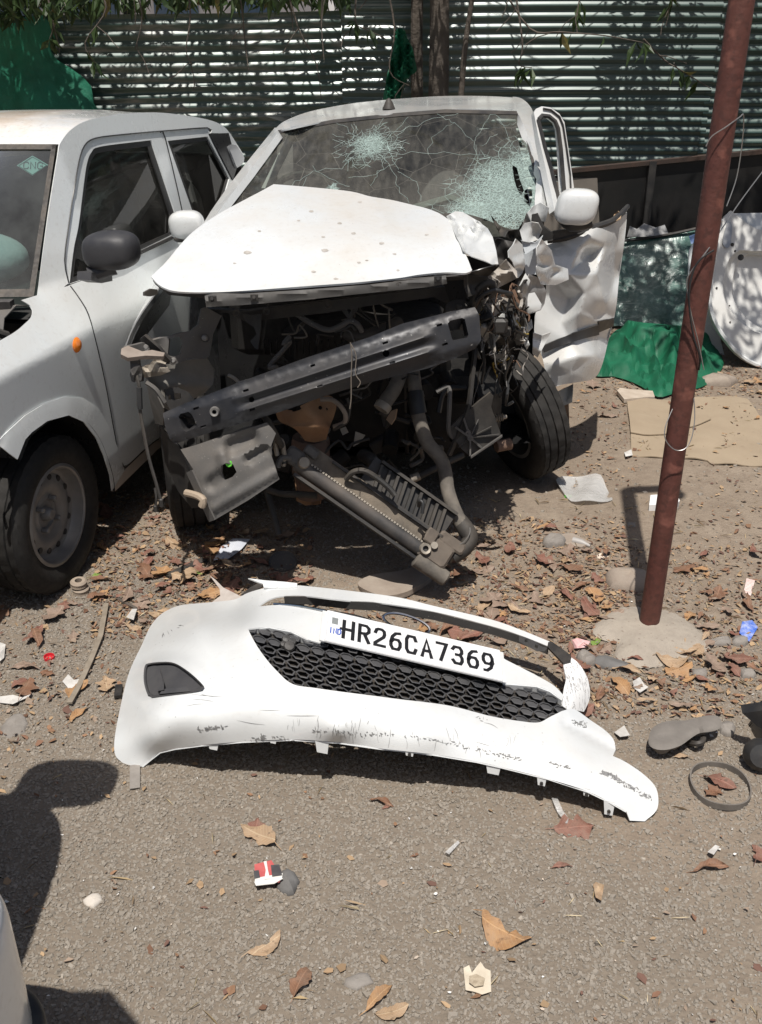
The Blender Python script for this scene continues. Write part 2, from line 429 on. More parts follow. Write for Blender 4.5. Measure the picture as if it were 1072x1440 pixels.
# ================================================================ GROUND
def gh(x, y):
    x = np.asarray(x, float); y = np.asarray(y, float)
    return .010*wav(x, y, 3, 3, 2.1)+.004*wav(x, y, 9, 3, 11.)
def axis(lo, hi, st, far):
    a = np.arange(lo, hi+st/2, st); k = np.array([.15, .5, 1.2, 3, 8, 20, 50, far])
    return np.concatenate([lo-k[::-1], a, hi+k])
gx = axis(-3.2, 4.2, .028, 260.); gy = axis(.3, 8.2, .028, 260.)
X, Y = np.meshgrid(gx, gy); inn = ((X > -3.5) & (X < 4.5) & (Y > 0) & (Y < 8.6))
Z = np.where(inn, gh(X, Y), 0.)
nx, ny = len(gx), len(gy)
V = np.stack([X, Y, Z], -1).reshape(-1, 3)
i0 = (np.arange(ny-1)[:, None]*nx+np.arange(nx-1)[None]).ravel()
Fq = np.stack([i0, i0+1, i0+nx+1, i0+nx], -1)
def npmesh(name, V, Fq, mat, smooth=True, col=None):
    me = bpy.data.meshes.new(name); k = Fq.shape[1]
    me.vertices.add(len(V)); me.vertices.foreach_set('co', np.asarray(V, np.float32).ravel())
    me.loops.add(Fq.size); me.loops.foreach_set('vertex_index', Fq.astype(np.int32).ravel())
    me.polygons.add(len(Fq)); me.polygons.foreach_set('loop_start', np.arange(0, Fq.size, k, dtype=np.int32))
    me.polygons.foreach_set('use_smooth', np.full(len(Fq), smooth))
    if col is not None:
        at = me.color_attributes.new('Col', 'FLOAT_COLOR', 'POINT')
        c = np.ones((len(V), 4), np.float32); c[:, :3] = col; at.data.foreach_set('color', c.ravel())
    me.update(calc_edges=True); me.validate()
    for m in (mat if isinstance(mat, list) else [mat]): me.materials.append(m)
    return me
def gden(x, y):      # how thickly the chips lie; the rest is trodden dust
    d = .66+.72*wav(x, y, 21, 3, 2.4)
    return np.clip(d*np.clip((3.9-y)/1.2, .08, 1)*np.where(x > .45, np.clip(1-(y-2.15)*1.4, .12, 1), 1), 0, 1)
g = NG('dusty_earth'); at = g.n('ShaderNodeVertexColor', layer_name='Col')
c = g.mix(g.ramp(g.noise(1.6, 6, .6), .36, .66), (.235, .188, .143), (.285, .232, .180))
c = g.mix(g.ramp(g.noise(14, 5, .7), .40, .70), c, (.195, .152, .116))
c = g.mix(g.ramp(g.noise(210, 3, .6), .62, .74), c, (.37, .31, .24))
c = g.mix(g.ramp(g.noise(150, 3, .6), .65, .72), c, (.10, .07, .05))
c = g.mix(g.mul(g.ramp(at.outputs[0], .35, .8), .75), c, (.195, .165, .132))  # darker earth under thick chips paints the shade in their gaps
v1 = g.n('ShaderNodeTexVoronoi', feature='F1'); v1.inputs['Scale'].default_value = 95; g.l(g.P(), v1.inputs['Vector'])
g.set(Base_Color=c, Roughness=.95, Specular_IOR_Level=.15)
g.bump(g.ramp(v1.outputs['Distance'], 0, .7, 1, 0), .4, .006); g.bump(g.noise(70, 6, .7), .7, .006); g.bump(g.noise(9, 4), .35, .02)
GC = np.repeat(gden(X, Y).reshape(-1, 1)*inn.reshape(-1, 1), 3, 1)
ground = link('ground', npmesh('ground', V, Fq, g.m, True, GC)); tag(ground, kind='structure')
# loose gravel: tens of thousands of chips, one object
def chips(n, xy, smin, smax, seed, flat=(.35, .8)):
    rr = np.random.RandomState(seed)
    b = np.array([(x, y, z) for x in (-.72, .72) for y in (-.72, .72) for z in (-.62, .62)], float); b[1::2, :2] *= .72
    f = np.array([(0, 1, 3), (0, 3, 2), (4, 6, 7), (4, 7, 5), (0, 4, 5), (0, 5, 1), (2, 3, 7), (2, 7, 6), (0, 2, 6), (0, 6, 4), (1, 5, 7), (1, 7, 3)])
    r = smin+(smax-smin)*rr.rand(n)**1.8
    v = b[None]*(1+.42*(rr.rand(n, 8, 1)-.5)*2)+.18*(rr.rand(n, 8, 3)-.5)
    sc = np.stack([r*(.75+.6*rr.rand(n)), r*(.6+.4*rr.rand(n)), r*(flat[0]+(flat[1]-flat[0])*rr.rand(n))], -1)
    v = v*sc[:, None]
    ti = (rr.rand(n)-.5)*.7; ca, sa = np.cos(ti), np.sin(ti)
    x, y, z = v[..., 0]*ca[:, None]-v[..., 2]*sa[:, None], v[..., 1], v[..., 0]*sa[:, None]+v[..., 2]*ca[:, None]
    a = rr.rand(n)*6.283; ca, sa = np.cos(a), np.sin(a)
    x, y = x*ca[:, None]-y*sa[:, None], x*sa[:, None]+y*ca[:, None]
    px, py = xy[:, 0], xy[:, 1]
    v = np.stack([x+px[:, None], y+py[:, None], z+(gh(px, py)+sc[:, 2]*.32)[:, None]], -1).reshape(-1, 3)
    F_ = (f[None]+(np.arange(n)*8)[:, None, None]).reshape(-1, 3)
    k = rr.rand(n); k2 = rr.rand(n)
    c = np.stack([.247+.055*(k-.5), .220+.05*(k-.5), .186+.045*(k-.5)], -1)
    c[k2 > .985] *= 1.4; c[k2 < .03] *= .72
    return v, F_, np.repeat(c, 8, 0)
g = NG('gravel_chips'); at = g.n('ShaderNodeVertexColor', layer_name='Col')
g.set(Base_Color=g.mix(g.mul(g.ramp(g.noise(160, 4, .7), .4, .7), .35), at.outputs[0], (.31, .255, .20)), Roughness=.92, Specular_IOR_Level=.2)
GRAV = g.m
n = 190000
xy = np.stack([NR.rand(n)*3.3-1.55, 1.15+NR.rand(n)*2.9], -1)
xy = xy[NR.rand(n) < gden(xy[:, 0], xy[:, 1])]
v, f, c = chips(len(xy), xy, .0030, .0068, 31)
tag(link('gravel', npmesh('gravel', v, f, GRAV, False, c)), kind='stuff')
n = 9000
xy = np.stack([NR.rand(n)*5.5-2.4, 1.2+NR.rand(n)*5.2], -1)
v, f, c = chips(n, xy, .003, .011, 77)
o = link('coarse_gravel', npmesh('coarse_gravel', v, f, GRAV, False, c)); tag(o, kind='stuff')
# ================================================================ FENCE OF CORRUGATED SHEETS
FY = 7.85
def corr(x0, x1, z0, z1, tilt, yoff, seed):
    rr = np.random.RandomState(seed); pitch = .069; amp = .0098
    zs = np.arange(z0, z1, pitch/8); xs = np.linspace(x0, x1, 9)
    P = np.zeros((len(zs), len(xs), 3)); ph = rr.rand()*6
    for i, z in enumerate(zs):
        for j, x in enumerate(xs):
            P[i, j] = (x, FY+yoff+amp*math.sin(2*math.pi*z/pitch)+.008*math.sin(x*1.7+ph+z), z+tilt*(x-x0)+.004*math.sin(x*2.3+ph))
    m = MB(); m.grid(P); return m
g = NG('corrugated_green_sheet')
c = g.mix(g.ramp(g.noise(1.3, 5, .6), .38, .66), (.036, .078, .064), (.060, .104, .088))
c = g.mix(g.ramp(g.noise(3, 6, .7, g.vec((1, 1, 6))), .50, .72), c, (.26, .26, .24))
g.set(Base_Color=c, Metallic=.1, Coat_Weight=.28, Coat_Roughness=.32, Roughness=g.ramp(g.noise(9, 4), .3, .7, .36, .46), Specular_IOR_Level=.7)
FENCEM = g.m
g = NG('corrugated_bare_sheet')
c = g.mix(g.ramp(g.noise(1.5, 5, .6), .35, .68), (.042, .082, .070), (.07, .115, .10))
g.set(Base_Color=c, Metallic=.1, Coat_Weight=.8, Coat_Roughness=.30, Roughness=g.ramp(g.noise(9, 4), .3, .7, .36, .46), Specular_IOR_Level=.7)
FENCEM2 = g.m
fence = thing('corrugated_fence', 'tall fence of dark green corrugated metal sheets behind both cars', 'fence', (0, FY, 0))
k = 0
for (x0, x1, tl) in ((-6.5, -3.3, .006), (-3.34, -.24, .016), (-.28, 2.4, .004), (2.36, 5.6, .0)):
    tops = {0: 1.72, 1: 1.78, 2: 2.45, 3: 2.5}[k]
    zb = .02
    for r_, (za, zb_) in enumerate(((.03, .72), (.66, 1.36), (1.30, tops))):
        corr(x0, x1, za, zb_, tl, -.006*r_+.012*(k % 2), 40+k*5+r_).make('corrugated_sheet', FENCEM2 if k >= 2 else FENCEM, fence, sharp=80)
    k += 1
m = MB()
for x in (-4.9, -3.3, -1.8, -.26, 1.1, 2.4, 4.):
    MB().box((x, FY+.06, 1.2), (.05, .05, 2.4)).make('fence_post', BLACKP, fence, smooth=False)
# ---- low dark panels at the right
DPM = simple('dark_steel_panel', (.012, .012, .012), (.022, .020, .019), 3, .45, .2, dust=.08, dcol=(.10, .085, .07))
DPM2 = simple('tan_sunlit_panel', (.16, .14, .12), (.20, .175, .15), 3, .6, dust=.2)  # tan tone paints sunlight on the panel, with a little dust
DPM3 = simple('dark_rusty_rail', (.06, .035, .025), (.03, .022, .018), 12, .8)
low = thing('dark_panel_wall', 'low wall of black steel panels with posts below the corrugated fence', 'wall', (2.4, 6.75, 0))
def pz(x): return .905+.095*(x-1.25)
for i, (x0, x1) in enumerate(((1.0, 1.72), (1.77, 2.55), (2.60, 3.5), (3.55, 4.6))):
    m = MB(); a = .012
    m.prism([(x0, 6.75, .0), (x1, 6.75, .0), (x1, 6.75, pz(x1)-.03), (x0, 6.75, pz(x0)-.03)], (0, .02, 0)); m.make('steel_panel', DPM, low, smooth=False)
    MB().box((x1+.025, 6.735, pz(x1)/2), (.045, .05, pz(x1))).make('panel_post', BLACKP, low, smooth=False)
m = MB(); m.prism([(.95, 6.72, pz(.95)-.025), (4.6, 6.72, pz(4.6)-.025), (4.6, 6.72, pz(4.6)-.0), (.95, 6.72, pz(.95)-.0)], (0, .06, 0)); m.make('top_rail', DPM3, low, smooth=False)
m = MB(); m.prism([(1.08, 6.738, .5), (1.45, 6.738, .5), (1.40, 6.738, .845), (1.06, 6.738, .845)], (0, .006, 0)); m.make('sunlit_patch', DPM2, low, smooth=False)  # thin sheet that paints the sunlit stretch of the first panel
# ---- glass pane wrapped in plastic film
g = NG('film_wrapped_glass')
c = g.mix(g.ramp(g.noise(3.5, 5, .6, None, 1.5), .40, .62), (.035, .095, .08), (.12, .21, .185))
c = g.mix(g.ramp(g.noise(6, 6, .7, g.vec((1, 1, 3)), 2.), .54, .68), c, (.34, .42, .38))
g.set(Base_Color=c, Roughness=g.ramp(g.noise(8, 4), .3, .7, .12, .4), Coat_Weight=.6, Coat_Roughness=.1)
g.bump(g.noise(7, 5, .6, None, 1.6), .6, .02)
pane = thing('film_wrapped_glass', 'teal glass pane in crinkled plastic film leaning on the black panels', 'glass pane', U(915, 462, 6.2))
a = [U(852, 458, 6.2), U(968, 462, 6.2), U(978, 322, 6.6), U(862, 338, 6.6)]
P = np.zeros((15, 15, 3))
for i in range(15):
    for j in range(15):
        s, t = j/14, i/14
        P[i, j] = (a[0]*(1-s)+a[1]*s)*(1-t)+(a[3]*(1-s)+a[2]*s)*t; P[i, j, 1] += .012*math.sin(7*s+3*t)*math.sin(5*t+1)
m = MB(); m.grid(P); solid(m.make('glass_sheet', g.m, pane), .012)
m = MB(); m.tube([U(855, 341, 6.57)+(0, -.02, .01), U(900, 336, 6.57), U(940, 330, 6.57), U(985, 320, 6.57)], .010, 6, sm=4); m.make('film_edge', BLACKP, pane)
sc = thing('plastic_scrap', 'pale crumpled plastic scraps lying on top of the film wrapped pane', 'plastic', U(905, 322, 6.6))
trace('crumpled_film', [(882, 333), (886, 318), (896, 322), (906, 314), (922, 320), (935, 316), (940, 328), (925, 331), (905, 333)], [(880, 320, 6.58), (935, 320, 6.6), (905, 333, 6.56)], simple('dull_film', (.18, .18, .18), (.35, .35, .35), 30, .4), sc, res=5, crump=folds(3, .02, 8, (880, 310, 940, 335), 8), curve=False)
bs = trace('blue_scrap', [(969, 332), (980, 328), (983, 341), (972, 343)], [(969, 332, 6.5), (980, 328, 6.5), (972, 343, 6.48)], simple('blue_plastic', (.12, .22, .5), (.3, .4, .6), 40, .4), None, res=5, curve=False)
tag(bs, 'small blue plastic scrap stuck on the pane beside the rusty pole', 'plastic')
# ---- spare tailgate leaning at the right edge
tg = thing('spare_tailgate', 'white car tailgate without glass leaning inner side out at the right', 'tailgate', U(1100, 515, 5.45))
outl = [(1028, 296, 1), (1014, 312), (1006, 345), (1000, 385), (996, 421), (1002, 450), (1018, 477), (1041, 502), (1072, 517), (1130, 527), (1200, 524), (1250, 500), (1275, 450), (1283, 400), (1278, 330), (1262, 296, 1), (1230, 318), (1180, 326), (1120, 328), (1072, 324), (1048, 312)]
tc = [(1028, 296, 5.75), (1262, 296, 5.85), (1000, 400, 5.58), (1280, 400, 5.7), (1041, 502, 5.42), (1250, 500, 5.52), (1150, 526, 5.44), (1150, 326, 5.75)]
fd = depth_field(tc)
rec = [(1060, 353), (1040, 352), (1026, 364), (1019, 386), (1017, 412), (1025, 433), (1041, 453), (1072, 470), (1140, 480), (1200, 474), (1240, 455), (1258, 420), (1256, 380), (1240, 356), (1200, 350), (1120, 350)]
ro = curve_closed(rec, 8, True); rc = ro.mean(0)
GREYIN = simple('primer_inner_panel', (.60, .60, .58), (.68, .68, .66), 5, .5, dust=.35, dcol=(.36, .32, .27))
trace('outer_frame', outl, None, GREYIN, tg, holes=[rec], res=9, th=.02, field=fd)
m = MB(); n_ = len(ro); rings = []
for (k, dd) in ((1., .0), (.985, .028), (.95, .045), (.90, .048), (.885, .078), (.0, .085)):
    q = rc+(ro-rc)*k if k else np.repeat(rc[None], n_, 0)
    rings.append(field_pts(fd, q, np.full(n_, dd)))
for r_ in rings: m.v += [tuple(p) for p in r_]
for i in range(len(rings)-1):
    for j in range(n_): m.f.append((i*n_+j, (i+1)*n_+j, (i+1)*n_+(j+1) % n_, i*n_+(j+1) % n_))
m.make('inner_pressing', GREYIN, tg, sharp=28)
m = MB()
edge = curve_closed([p[:2] for p in outl[1:11]], 10, True)[:-14]
m.tube(field_pts(fd, edge+np.array([2, -1]), np.full(len(edge), -.012)), .012, 6); m.make('rolled_flange', WHITE, tg)
hole = MB()
for (a_, b_, r_) in ((1042, 362, .017), (1030, 344, .010), (1034, 353, .006), (1008, 405, .006), (1026, 430, .005), (1027, 453, .005), (1041, 498, .009), (1025, 322, .008), (1020, 343, .008)):
    p = field_pts(fd, [(a_, b_)], np.array([-.003]))[0]; d = EYE-p; d /= np.linalg.norm(d)
    hole.lathe([(0, .002), (r_, .002), (r_, -.004)], p, d, 12)
tag(hole.make('bolt_holes', BLACKP, tg), kind='stuff')
trace('hinge_plate', [(1024, 313), (1030, 318), (1026, 347), (1018, 346), (1017, 335)], None, simple('zinc_plate', (.35, .36, .37), (.42, .42, .42), 9, .4, .5), tg, res=5, th=.006, field=lambda q: fd(q)-.012)
trace('outer_skin', [(1024, 480), (1090, 535), (1240, 530), (1285, 420), (1286, 330), (1262, 296), (1030, 300), (1004, 420)], None, WHITE, tg, res=16, th=.004, field=lambda q: fd(q)+.11, curve=False)
wp = trace('spare_body_panel', [(969, 352), (978, 338), (990, 335), (1002, 345), (1000, 420), (1014, 480), (1022, 512), (985, 510), (972, 420), (968, 385)], [(969, 352, 5.85), (1002, 345, 5.85), (1020, 510, 5.65), (985, 508, 5.65)], WHITE2, None, res=9, th=.012, curve=False)
tag(wp, 'narrow white body panel standing behind the pole and the spare tailgate', 'body panel')
# ================================================================ BUILDING BEYOND THE FENCE
bl = thing('white_building', 'pale building with balconies glimpsed above the fence at the top left', 'building', (-6, 24, 0))
WALLM = simple('lime_plaster', (.62, .62, .62), (.72, .71, .69), 2, .9)
MB().box((-6, 26, 3.2), (10, 4, 6.4)).make('wall', WALLM, bl, smooth=False)
for x in (-9.5, -7.8, -6.1, -4.4, -2.7):
    for z in (2.0, 4.8):
        f_ = MB().box((x, 23.99, z), (.95, .06, 1.15)).make('window', simple('window_blue', (.10, .16, .24), None, 4, .15) if x == -9.5 and z == 2.0 else bpy.data.materials['window_blue'], bl, smooth=False)
for z in (3.35, 6.2):
    MB().box((-6, 23.6, z), (9.6, .8, .12)).make('balcony_slab', WALLM, bl, smooth=False)
ob_ = thing('orange_house', 'orange painted house glimpsed above the net at the top left corner', 'building', (-11.6, 20, 0))
MB().box((-12.2, 21, 2.2), (2.6, 3, 4.4)).make('wall', simple('orange_plaster', (.62, .30, .09), (.7, .36, .12), 2, .9), ob_, smooth=False)
MB().box((-12.2, 20.9, 4.5), (2.9, 3.4, .2)).make('roof', WALLM, ob_, smooth=False)
# ================================================================ TREES, NETS
BARK = simple('grey_bark', (.075, .062, .05), (.115, .095, .078), 9, .9, bump=(30, .6, .02))
g = NG('mango_leaf')
oi = g.n('ShaderNodeVertexColor', layer_name='Col')
g.set(Base_Color=oi.outputs[0], Roughness=.45, Specular_IOR_Level=.5)
tr = g.n('ShaderNodeBsdfTranslucent'); g.l(oi.outputs[0], tr.inputs[0]); mx = g.n('ShaderNodeMixShader'); mx.inputs[0].default_value = .28
g.l(g.b.outputs[0], mx.inputs[1]); g.l(tr.outputs[0], mx.inputs[2]); g.l(mx.outputs[0], g.t.nodes['Material Output'].inputs[0])
LEAFG = g.m
def leafcloud(pos, dirs, ln, wd, seed):
    rr = np.random.RandomState(seed); n = len(pos)
    d = dirs/np.linalg.norm(dirs, axis=1)[:, None]
    s = np.cross(d, rr.randn(n, 3)); s /= np.linalg.norm(s, axis=1)[:, None]+1e-9; nn = np.cross(s, d)
    L = (ln*(.6+.6*rr.rand(n)))[:, None]; W = (wd*(.7+.5*rr.rand(n)))[:, None]
    a = pos; b1 = pos+d*L*.45+s*W/2+nn*L*.06; b2 = pos+d*L*.45-s*W/2+nn*L*.06; m1 = pos+d*L*.5-nn*L*.03; c = pos+d*L-nn*L*.18
    V = np.stack([a, b1, m1, b2, c], 1).reshape(-1, 3)
    F_ = np.array([(0, 1, 2), (0, 2, 3), (1, 4, 2), (2, 4, 3)])[None]+(np.arange(n)*5)[:, None, None]
    k = rr.rand(n, 1); base = np.array([.026, .050, .014])*(1-k)+np.array([.050, .082, .022])*k
    base[rr.rand(n) > .96] = (.13, .11, .035)
    return V, F_.reshape(-1, 3), np.repeat(base, 5, 0)
def twig_path(p0, d, n, seg, droop, rr):
    P = [np.array(p0, float)]; d = np.array(d, float)
    for i in range(n):
        d = d+np.array([rr.randn()*.22, rr.randn()*.15, rr.randn()*.12-droop]); d /= np.linalg.norm(d); P.append(P[-1]+d*seg)
    return P
def tree(name, label, base, top, r0, limbs, spray, seed, keep=None, extra=()):
    rr = np.random.RandomState(seed); t = thing(name, label, 'tree', base)
    b = np.array(base, float); tp = np.array(top, float)
    m = MB(); P = [b+(tp-b)*k+np.array([.03*math.sin(5*k), .02*math.cos(4*k), 0]) for k in np.linspace(0, 1, 8)]
    m.tube(P, [r0*(1.25 if i == 0 else 1)*(1-.45*i/7) for i in range(8)], 12); m.make('trunk', BARK, t)
    lm = []; pos = []; dr = []
    for (q0, q1, r_) in limbs:
        q0 = np.array(q0, float); q1 = np.array(q1, float); L = MB()
        pp = [q0+(q1-q0)*k+np.array([.08*math.sin(6*k+q0[0]), .06*math.sin(4*k), .10*math.sin(3*k)]) for k in np.linspace(0, 1, 9)]
        L.tube(pp, [r_*(1-.75*i/8) for i in range(9)], 8)
        for i in range(1, 9):
            for s_ in range(3):
                d = (q1-q0)/np.linalg.norm(q1-q0)*.5+rr.randn(3)*.6
                tw = twig_path(pp[i], d, 6, .12, .05, rr); L.tube(tw, [r_*.16*(1-.6*j/6) for j in range(7)], 4)
                for p in tw[2:]:
                    k = spray
                    pos.append(p+rr.randn(k, 3)*.10); dr.append(rr.randn(k, 3)*.7+d*.3+np.array([0, 0, -.45]))
        L.make('limb', BARK, t)
    pos = np.concatenate(pos+[e[0] for e in extra]); dr = np.concatenate(dr+[e[1] for e in extra])
    if keep is not None:
        k = keep(pos); pos = pos[k]; dr = dr[k]
    v, f, c = leafcloud(pos, dr, .135, .040, seed+1)
    o = link('crown', npmesh('crown', v, f, LEAFG, False, c), t); tag(o, kind='stuff')
    return t
rr = np.random.RandomState(4)
def cloud(n, lo, hi):
    p = np.array(lo)+rr.rand(n, 3)*(np.array(hi)-np.array(lo)); return (p, rr.randn(n, 3)*.6+np.array([0, 0, -.7]))
def sun_drop(p, z=1.0):      # where a leaf's shadow lands at height z
    k = (p[:, 2]-z)/math.tan(SUN_EL); return p[:, 0]-SUN_TO[0]*k, p[:, 1]-SUN_TO[1]*k
def keep_main(p):
    out = p[:, 2] > np.where(p[:, 0] < -.2, 1.78+.10*np.clip(p[:, 0]+2.5, 0, 1), 1.75+.022*p[:, 1]+.10)          # crown starts above head height
    x, y = sun_drop(p, 1.25)
    gap = (x > .62) & (x < 1.62) & (wav(p[:, 0], p[:, 1], 8, 2, 3.) > -.75)
    lit = (y < 6.55) & (x < 1.0)
    hol = wav(p[:, 0]*1.2, p[:, 2], 15, 3, 2.6) > np.where(p[:, 0] < -.2, .30, .10)
    return out & ~gap & ~lit & ~(hol & (p[:, 2] > 2.02))
TB = U(606, 150, 7.45); TB[2] = 0
tree('mango_tree', 'grey trunked tree growing right behind the wrecked car, twigs drooping over the fence', TB, (TB[0]+.06, 7.42, 3.3), .085,
     [((TB[0]+.03, 7.42, 2.3), (-2.2, 6.75, 3.3), .05), ((TB[0]+.03, 7.42, 2.6), (-.6, 6.5, 3.6), .045), ((TB[0]+.05, 7.42, 2.4), (2.3, 6.7, 3.2), .05), ((TB[0]+.05, 7.42, 3.1), (.6, 7.0, 4.4), .05), ((TB[0], 7.42, 2.9), (-3.6, 6.9, 3.9), .045)],
     9, 50, keep_main, extra=(cloud(3600, (-4.6, 6.55, 2.05), (.55, 7.65, 3.0)), cloud(1500, (1.5, 6.6, 2.1), (4.6, 7.6, 3.0)), cloud(2600, (-4.8, 6.6, 1.78), (-.2, 7.5, 2.0)), cloud(3600, (-5.4, 6.4, 2.1), (-2.3, 7.3, 2.9))))
def keep_right(p):
    x, y = sun_drop(p, .4); hol = wav(p[:, 0]*1.3, p[:, 1], 19, 3, 3.6) > .48
    return (p[:, 2] > 2.0+.03*p[:, 1]) & ~hol & (x > 1.0) & (y > 5.25)
tree('neem_tree', 'tree beyond the right edge whose branches shade the spare tailgate', (4.3, 6.3, 0), (4.2, 6.3, 3.4), .09,
     [((4.25, 6.3, 2.6), (1.7, 5.3, 3.6), .045), ((4.25, 6.3, 2.9), (2.4, 4.9, 3.8), .04), ((4.2, 6.3, 3.2), (3.2, 5.6, 4.2), .04)], 7, 60, keep_right, extra=(cloud(2300, (1.45, 4.15, 2.6), (3.4, 5.4, 3.4)), cloud(900, (.85, 5.0, 2.7), (1.7, 5.75, 3.3))))
def sapling(name, label, pts, r, mat=BARK):
    t = thing(name, label, 'tree', (pts[0][0], pts[0][1], 0)); m = MB(); m.tube(pts, r, 8, sm=4); m.make('trunk', mat, t); return t
p = U(585, 135, 7.55); sapling('thin_tree', 'thin black stem just left of the grey trunk behind the car', [(p[0], 7.55, 0), (p[0]+.01, 7.55, 1.1), (p[0]+.0, 7.56, 1.9), (p[0]+.03, 7.5, 2.9)], [.045, .042, .04, .03])
p = U(649, 130, 7.3); q = U(664, 0, 7.3); sapling('thin_tree', 'slender pale stem leaning right of the grey trunk behind the car', [(p[0]-.06, 7.3, 0), (p[0], 7.3, p[2]), ((p[0]+q[0])/2-.01, 7.3, (p[2]+q[2])/2), (q[0], 7.3, q[2]), (q[0]+.1, 7.2, 2.6)], [.022, .02, .018, .016, .012])
# drooping twigs in view, each with its leaves
def drooping(label, pts_px, Yd, seed, nl=7, ln=.13, group=None):
    rr = np.random.RandomState(seed); P = [U(a, b, Yd+rr.randn()*.03) for a, b in pts_px]
    t = tag(thing('hanging_twig', label, 'twig', P[-1]), group=group)
    m = MB(); m.tube(P, [.0065*(1-.6*i/(len(P)-1)) for i in range(len(P))], 5, sm=4)
    Q, _ = catmull(P, [0]*len(P), 4)
    for i in range(max(2, len(Q)//5)):
        k = rr.randint(1, len(Q)); d = rr.randn(3)*.5+np.array([0, 0, -.5]); m.tube(twig_path(Q[k], d, 4, .045, .15, rr), .0028, 4)
    m.make('stem', BARK, t)
    if nl:
        idx = rr.randint(len(Q)//2, len(Q), nl); pos = np.array([Q[i] for i in idx]); dr = rr.randn(nl, 3)*.45+np.array([0, 0, -.9])
        v, f, c = leafcloud(pos, dr, ln, .036, seed)
        for i in range(nl):
            link('leaf', npmesh('leaf', v[i*5:i*5+5], f[:4], LEAFG, False, c[i*5:i*5+5]), t)
TWL = ['bare dark twig hanging before the fence, third from the left', 'bare dark twig hanging before the fence, second from the left', 'long bare twig hanging left of the wrecked car roof antenna', 'short bare twig above the wrecked car roof corner', 'leafy twig tip hanging just left of the hanging green cloth', 'leafy twig hanging over the edge of the green shade net', 'small leafy twig before the top of the green shade net', 'long leafy branch reaching right across the sunlit fence', 'leafy spray hanging just left of the rusty pole', 'single leafy tip at the top edge left of the rusty pole', 'leafy tip at the top edge above the sunlit fence', 'leafy twig hanging right of the grey trunk', 'bare twig in front of the hanging green cloth', 'short bare twig right of the green shade net']
TW = [([(330, -40), (340, 10), (345, 60), (350, 100)], 'bare dark twig'), ([(260, -40), (268, 20), (262, 70), (270, 90)], 'bare dark twig'), ([(400, -30), (420, 40), (445, 90), (452, 140)], 'bare dark twig'), ([(460, -40), (452, 20), (456, 85)], 'bare dark twig'),
      ([(505, -40), (500, 30), (520, 40)], 'leafy twig'), ([(120, -40), (150, 10), (120, 60), (135, 90)], 'leafy twig'), ([(60, -30), (75, 30), (70, 55)], 'leafy twig'), ([(700, -30), (745, 40), (790, 45), (850, 50), (905, 60)], 'leafy twig'),
      ([(905, 55), (935, 85), (960, 100), (1000, 125)], 'leafy twig'), ([(940, -60), (946, -20), (945, 10)], 'leafy twig'), ([(830, -40), (815, 0), (812, 25)], 'leafy twig'), ([(720, -40), (735, 60), (730, 90), (748, 95)], 'leafy twig'), ([(540, -40), (555, 40), (548, 100), (575, 120)], 'bare dark twig'), ([(180, -40), (200, 20), (190, 70)], 'bare dark twig')]
for i, (pp, kd) in enumerate(TW): drooping(TWL[i], pp, 6.6 if i % 2 else 6.9, 60+i, 0 if kd.startswith('bare') else 9, group=kd+'s hanging before the fence')
# ---- green shade net hung on the left part of the fence
NETM = simple('green_shade_net', (.006, .115, .065), (.012, .18, .105), 6, .6, bump=(18, .4, .02))
CLOTHM = simple('green_net_cloth', (.003, .085, .040), (.005, .125, .060), 9, .65, bump=(260, .25, .002))
P = np.zeros((26, 44, 3))
for i in range(26):
    for j in range(44):
        s, t = j/43, i/25
        x = -5.2+s*(5.2-1.98-.62*(1-t)**.0*0); xr = -2.33+(1-t)*.62+.06*math.sin(t*13)+.04*math.sin(t*29)
        x = -5.4+s*(xr+5.4); z = .35+1.42*t
        P[i, j] = (x, 7.70+.035*math.sin(9*x+2*t)+.03*math.sin(17*x-5*t)+.02*math.sin(11*t+x*3)-.05*(1-t), z+.03*math.sin(5*x))
m = MB(); m.grid(P); o = solid(m.make('shade_net', NETM, None), .004); tag(o, 'bright green shade net draped on the fence above the left car', 'net')
outl = [(556, 45), (566, 40), (577, 62), (584, 85), (586, 100), (576, 108), (566, 128), (563, 142), (540, 142), (543, 118), (548, 95), (550, 70)]
def nf(q): return .05*np.sin(q[:, 0]*.55)+.03*np.sin(q[:, 0]*.23+q[:, 1]*.12)
o = trace('hanging_cloth', outl, [(560, 45, 7.3), (580, 100, 7.28), (545, 140, 7.25)], CLOTHM, None, res=5, th=.006, crump=nf); tag(o, 'strip of green net cloth hanging from the stem behind the car roof', 'cloth')
# ---- green cloth heap
outl = [(836, 531), (842, 505), (858, 478), (872, 466), (900, 470), (940, 474), (975, 477), (1002, 490), (1016, 514), (1004, 535), (985, 548), (950, 556), (925, 562), (903, 548), (885, 540), (862, 533)]
cc = curve_closed(outl, 6, True); v2, f2 = triangulate(cc, [], 3.6)
dmin = np.array([np.sqrt(((cc-p)**2).sum(1).min()) for p in v2])
def heap(q, d):
    e = np.clip(d/26, 0, 1)**.6
    rr = np.random.RandomState(12); h = np.zeros(len(q))
    for k in range(26):
        a = .5+rr.randn()*.45; px, py = 840+rr.rand()*170, 468+rr.rand()*85; wx = 4+rr.rand()*9; ln = 40+rr.rand()*70
        dd = (q[:, 0]-px)*math.sin(a)-(q[:, 1]-py)*math.cos(a)+5*np.sin(((q[:, 0]-px)*math.cos(a)+(q[:, 1]-py)*math.sin(a))/14); el = (q[:, 0]-px)*math.cos(a)+(q[:, 1]-py)*math.sin(a)
        h += .075*np.cos(np.clip(dd/wx, -1, 1)*1.5708)**2*np.clip(1.5-np.abs(el)/ln, 0, 1)
    return e*.62*(.025+np.minimum(h, .24))
hh = heap(v2, dmin)
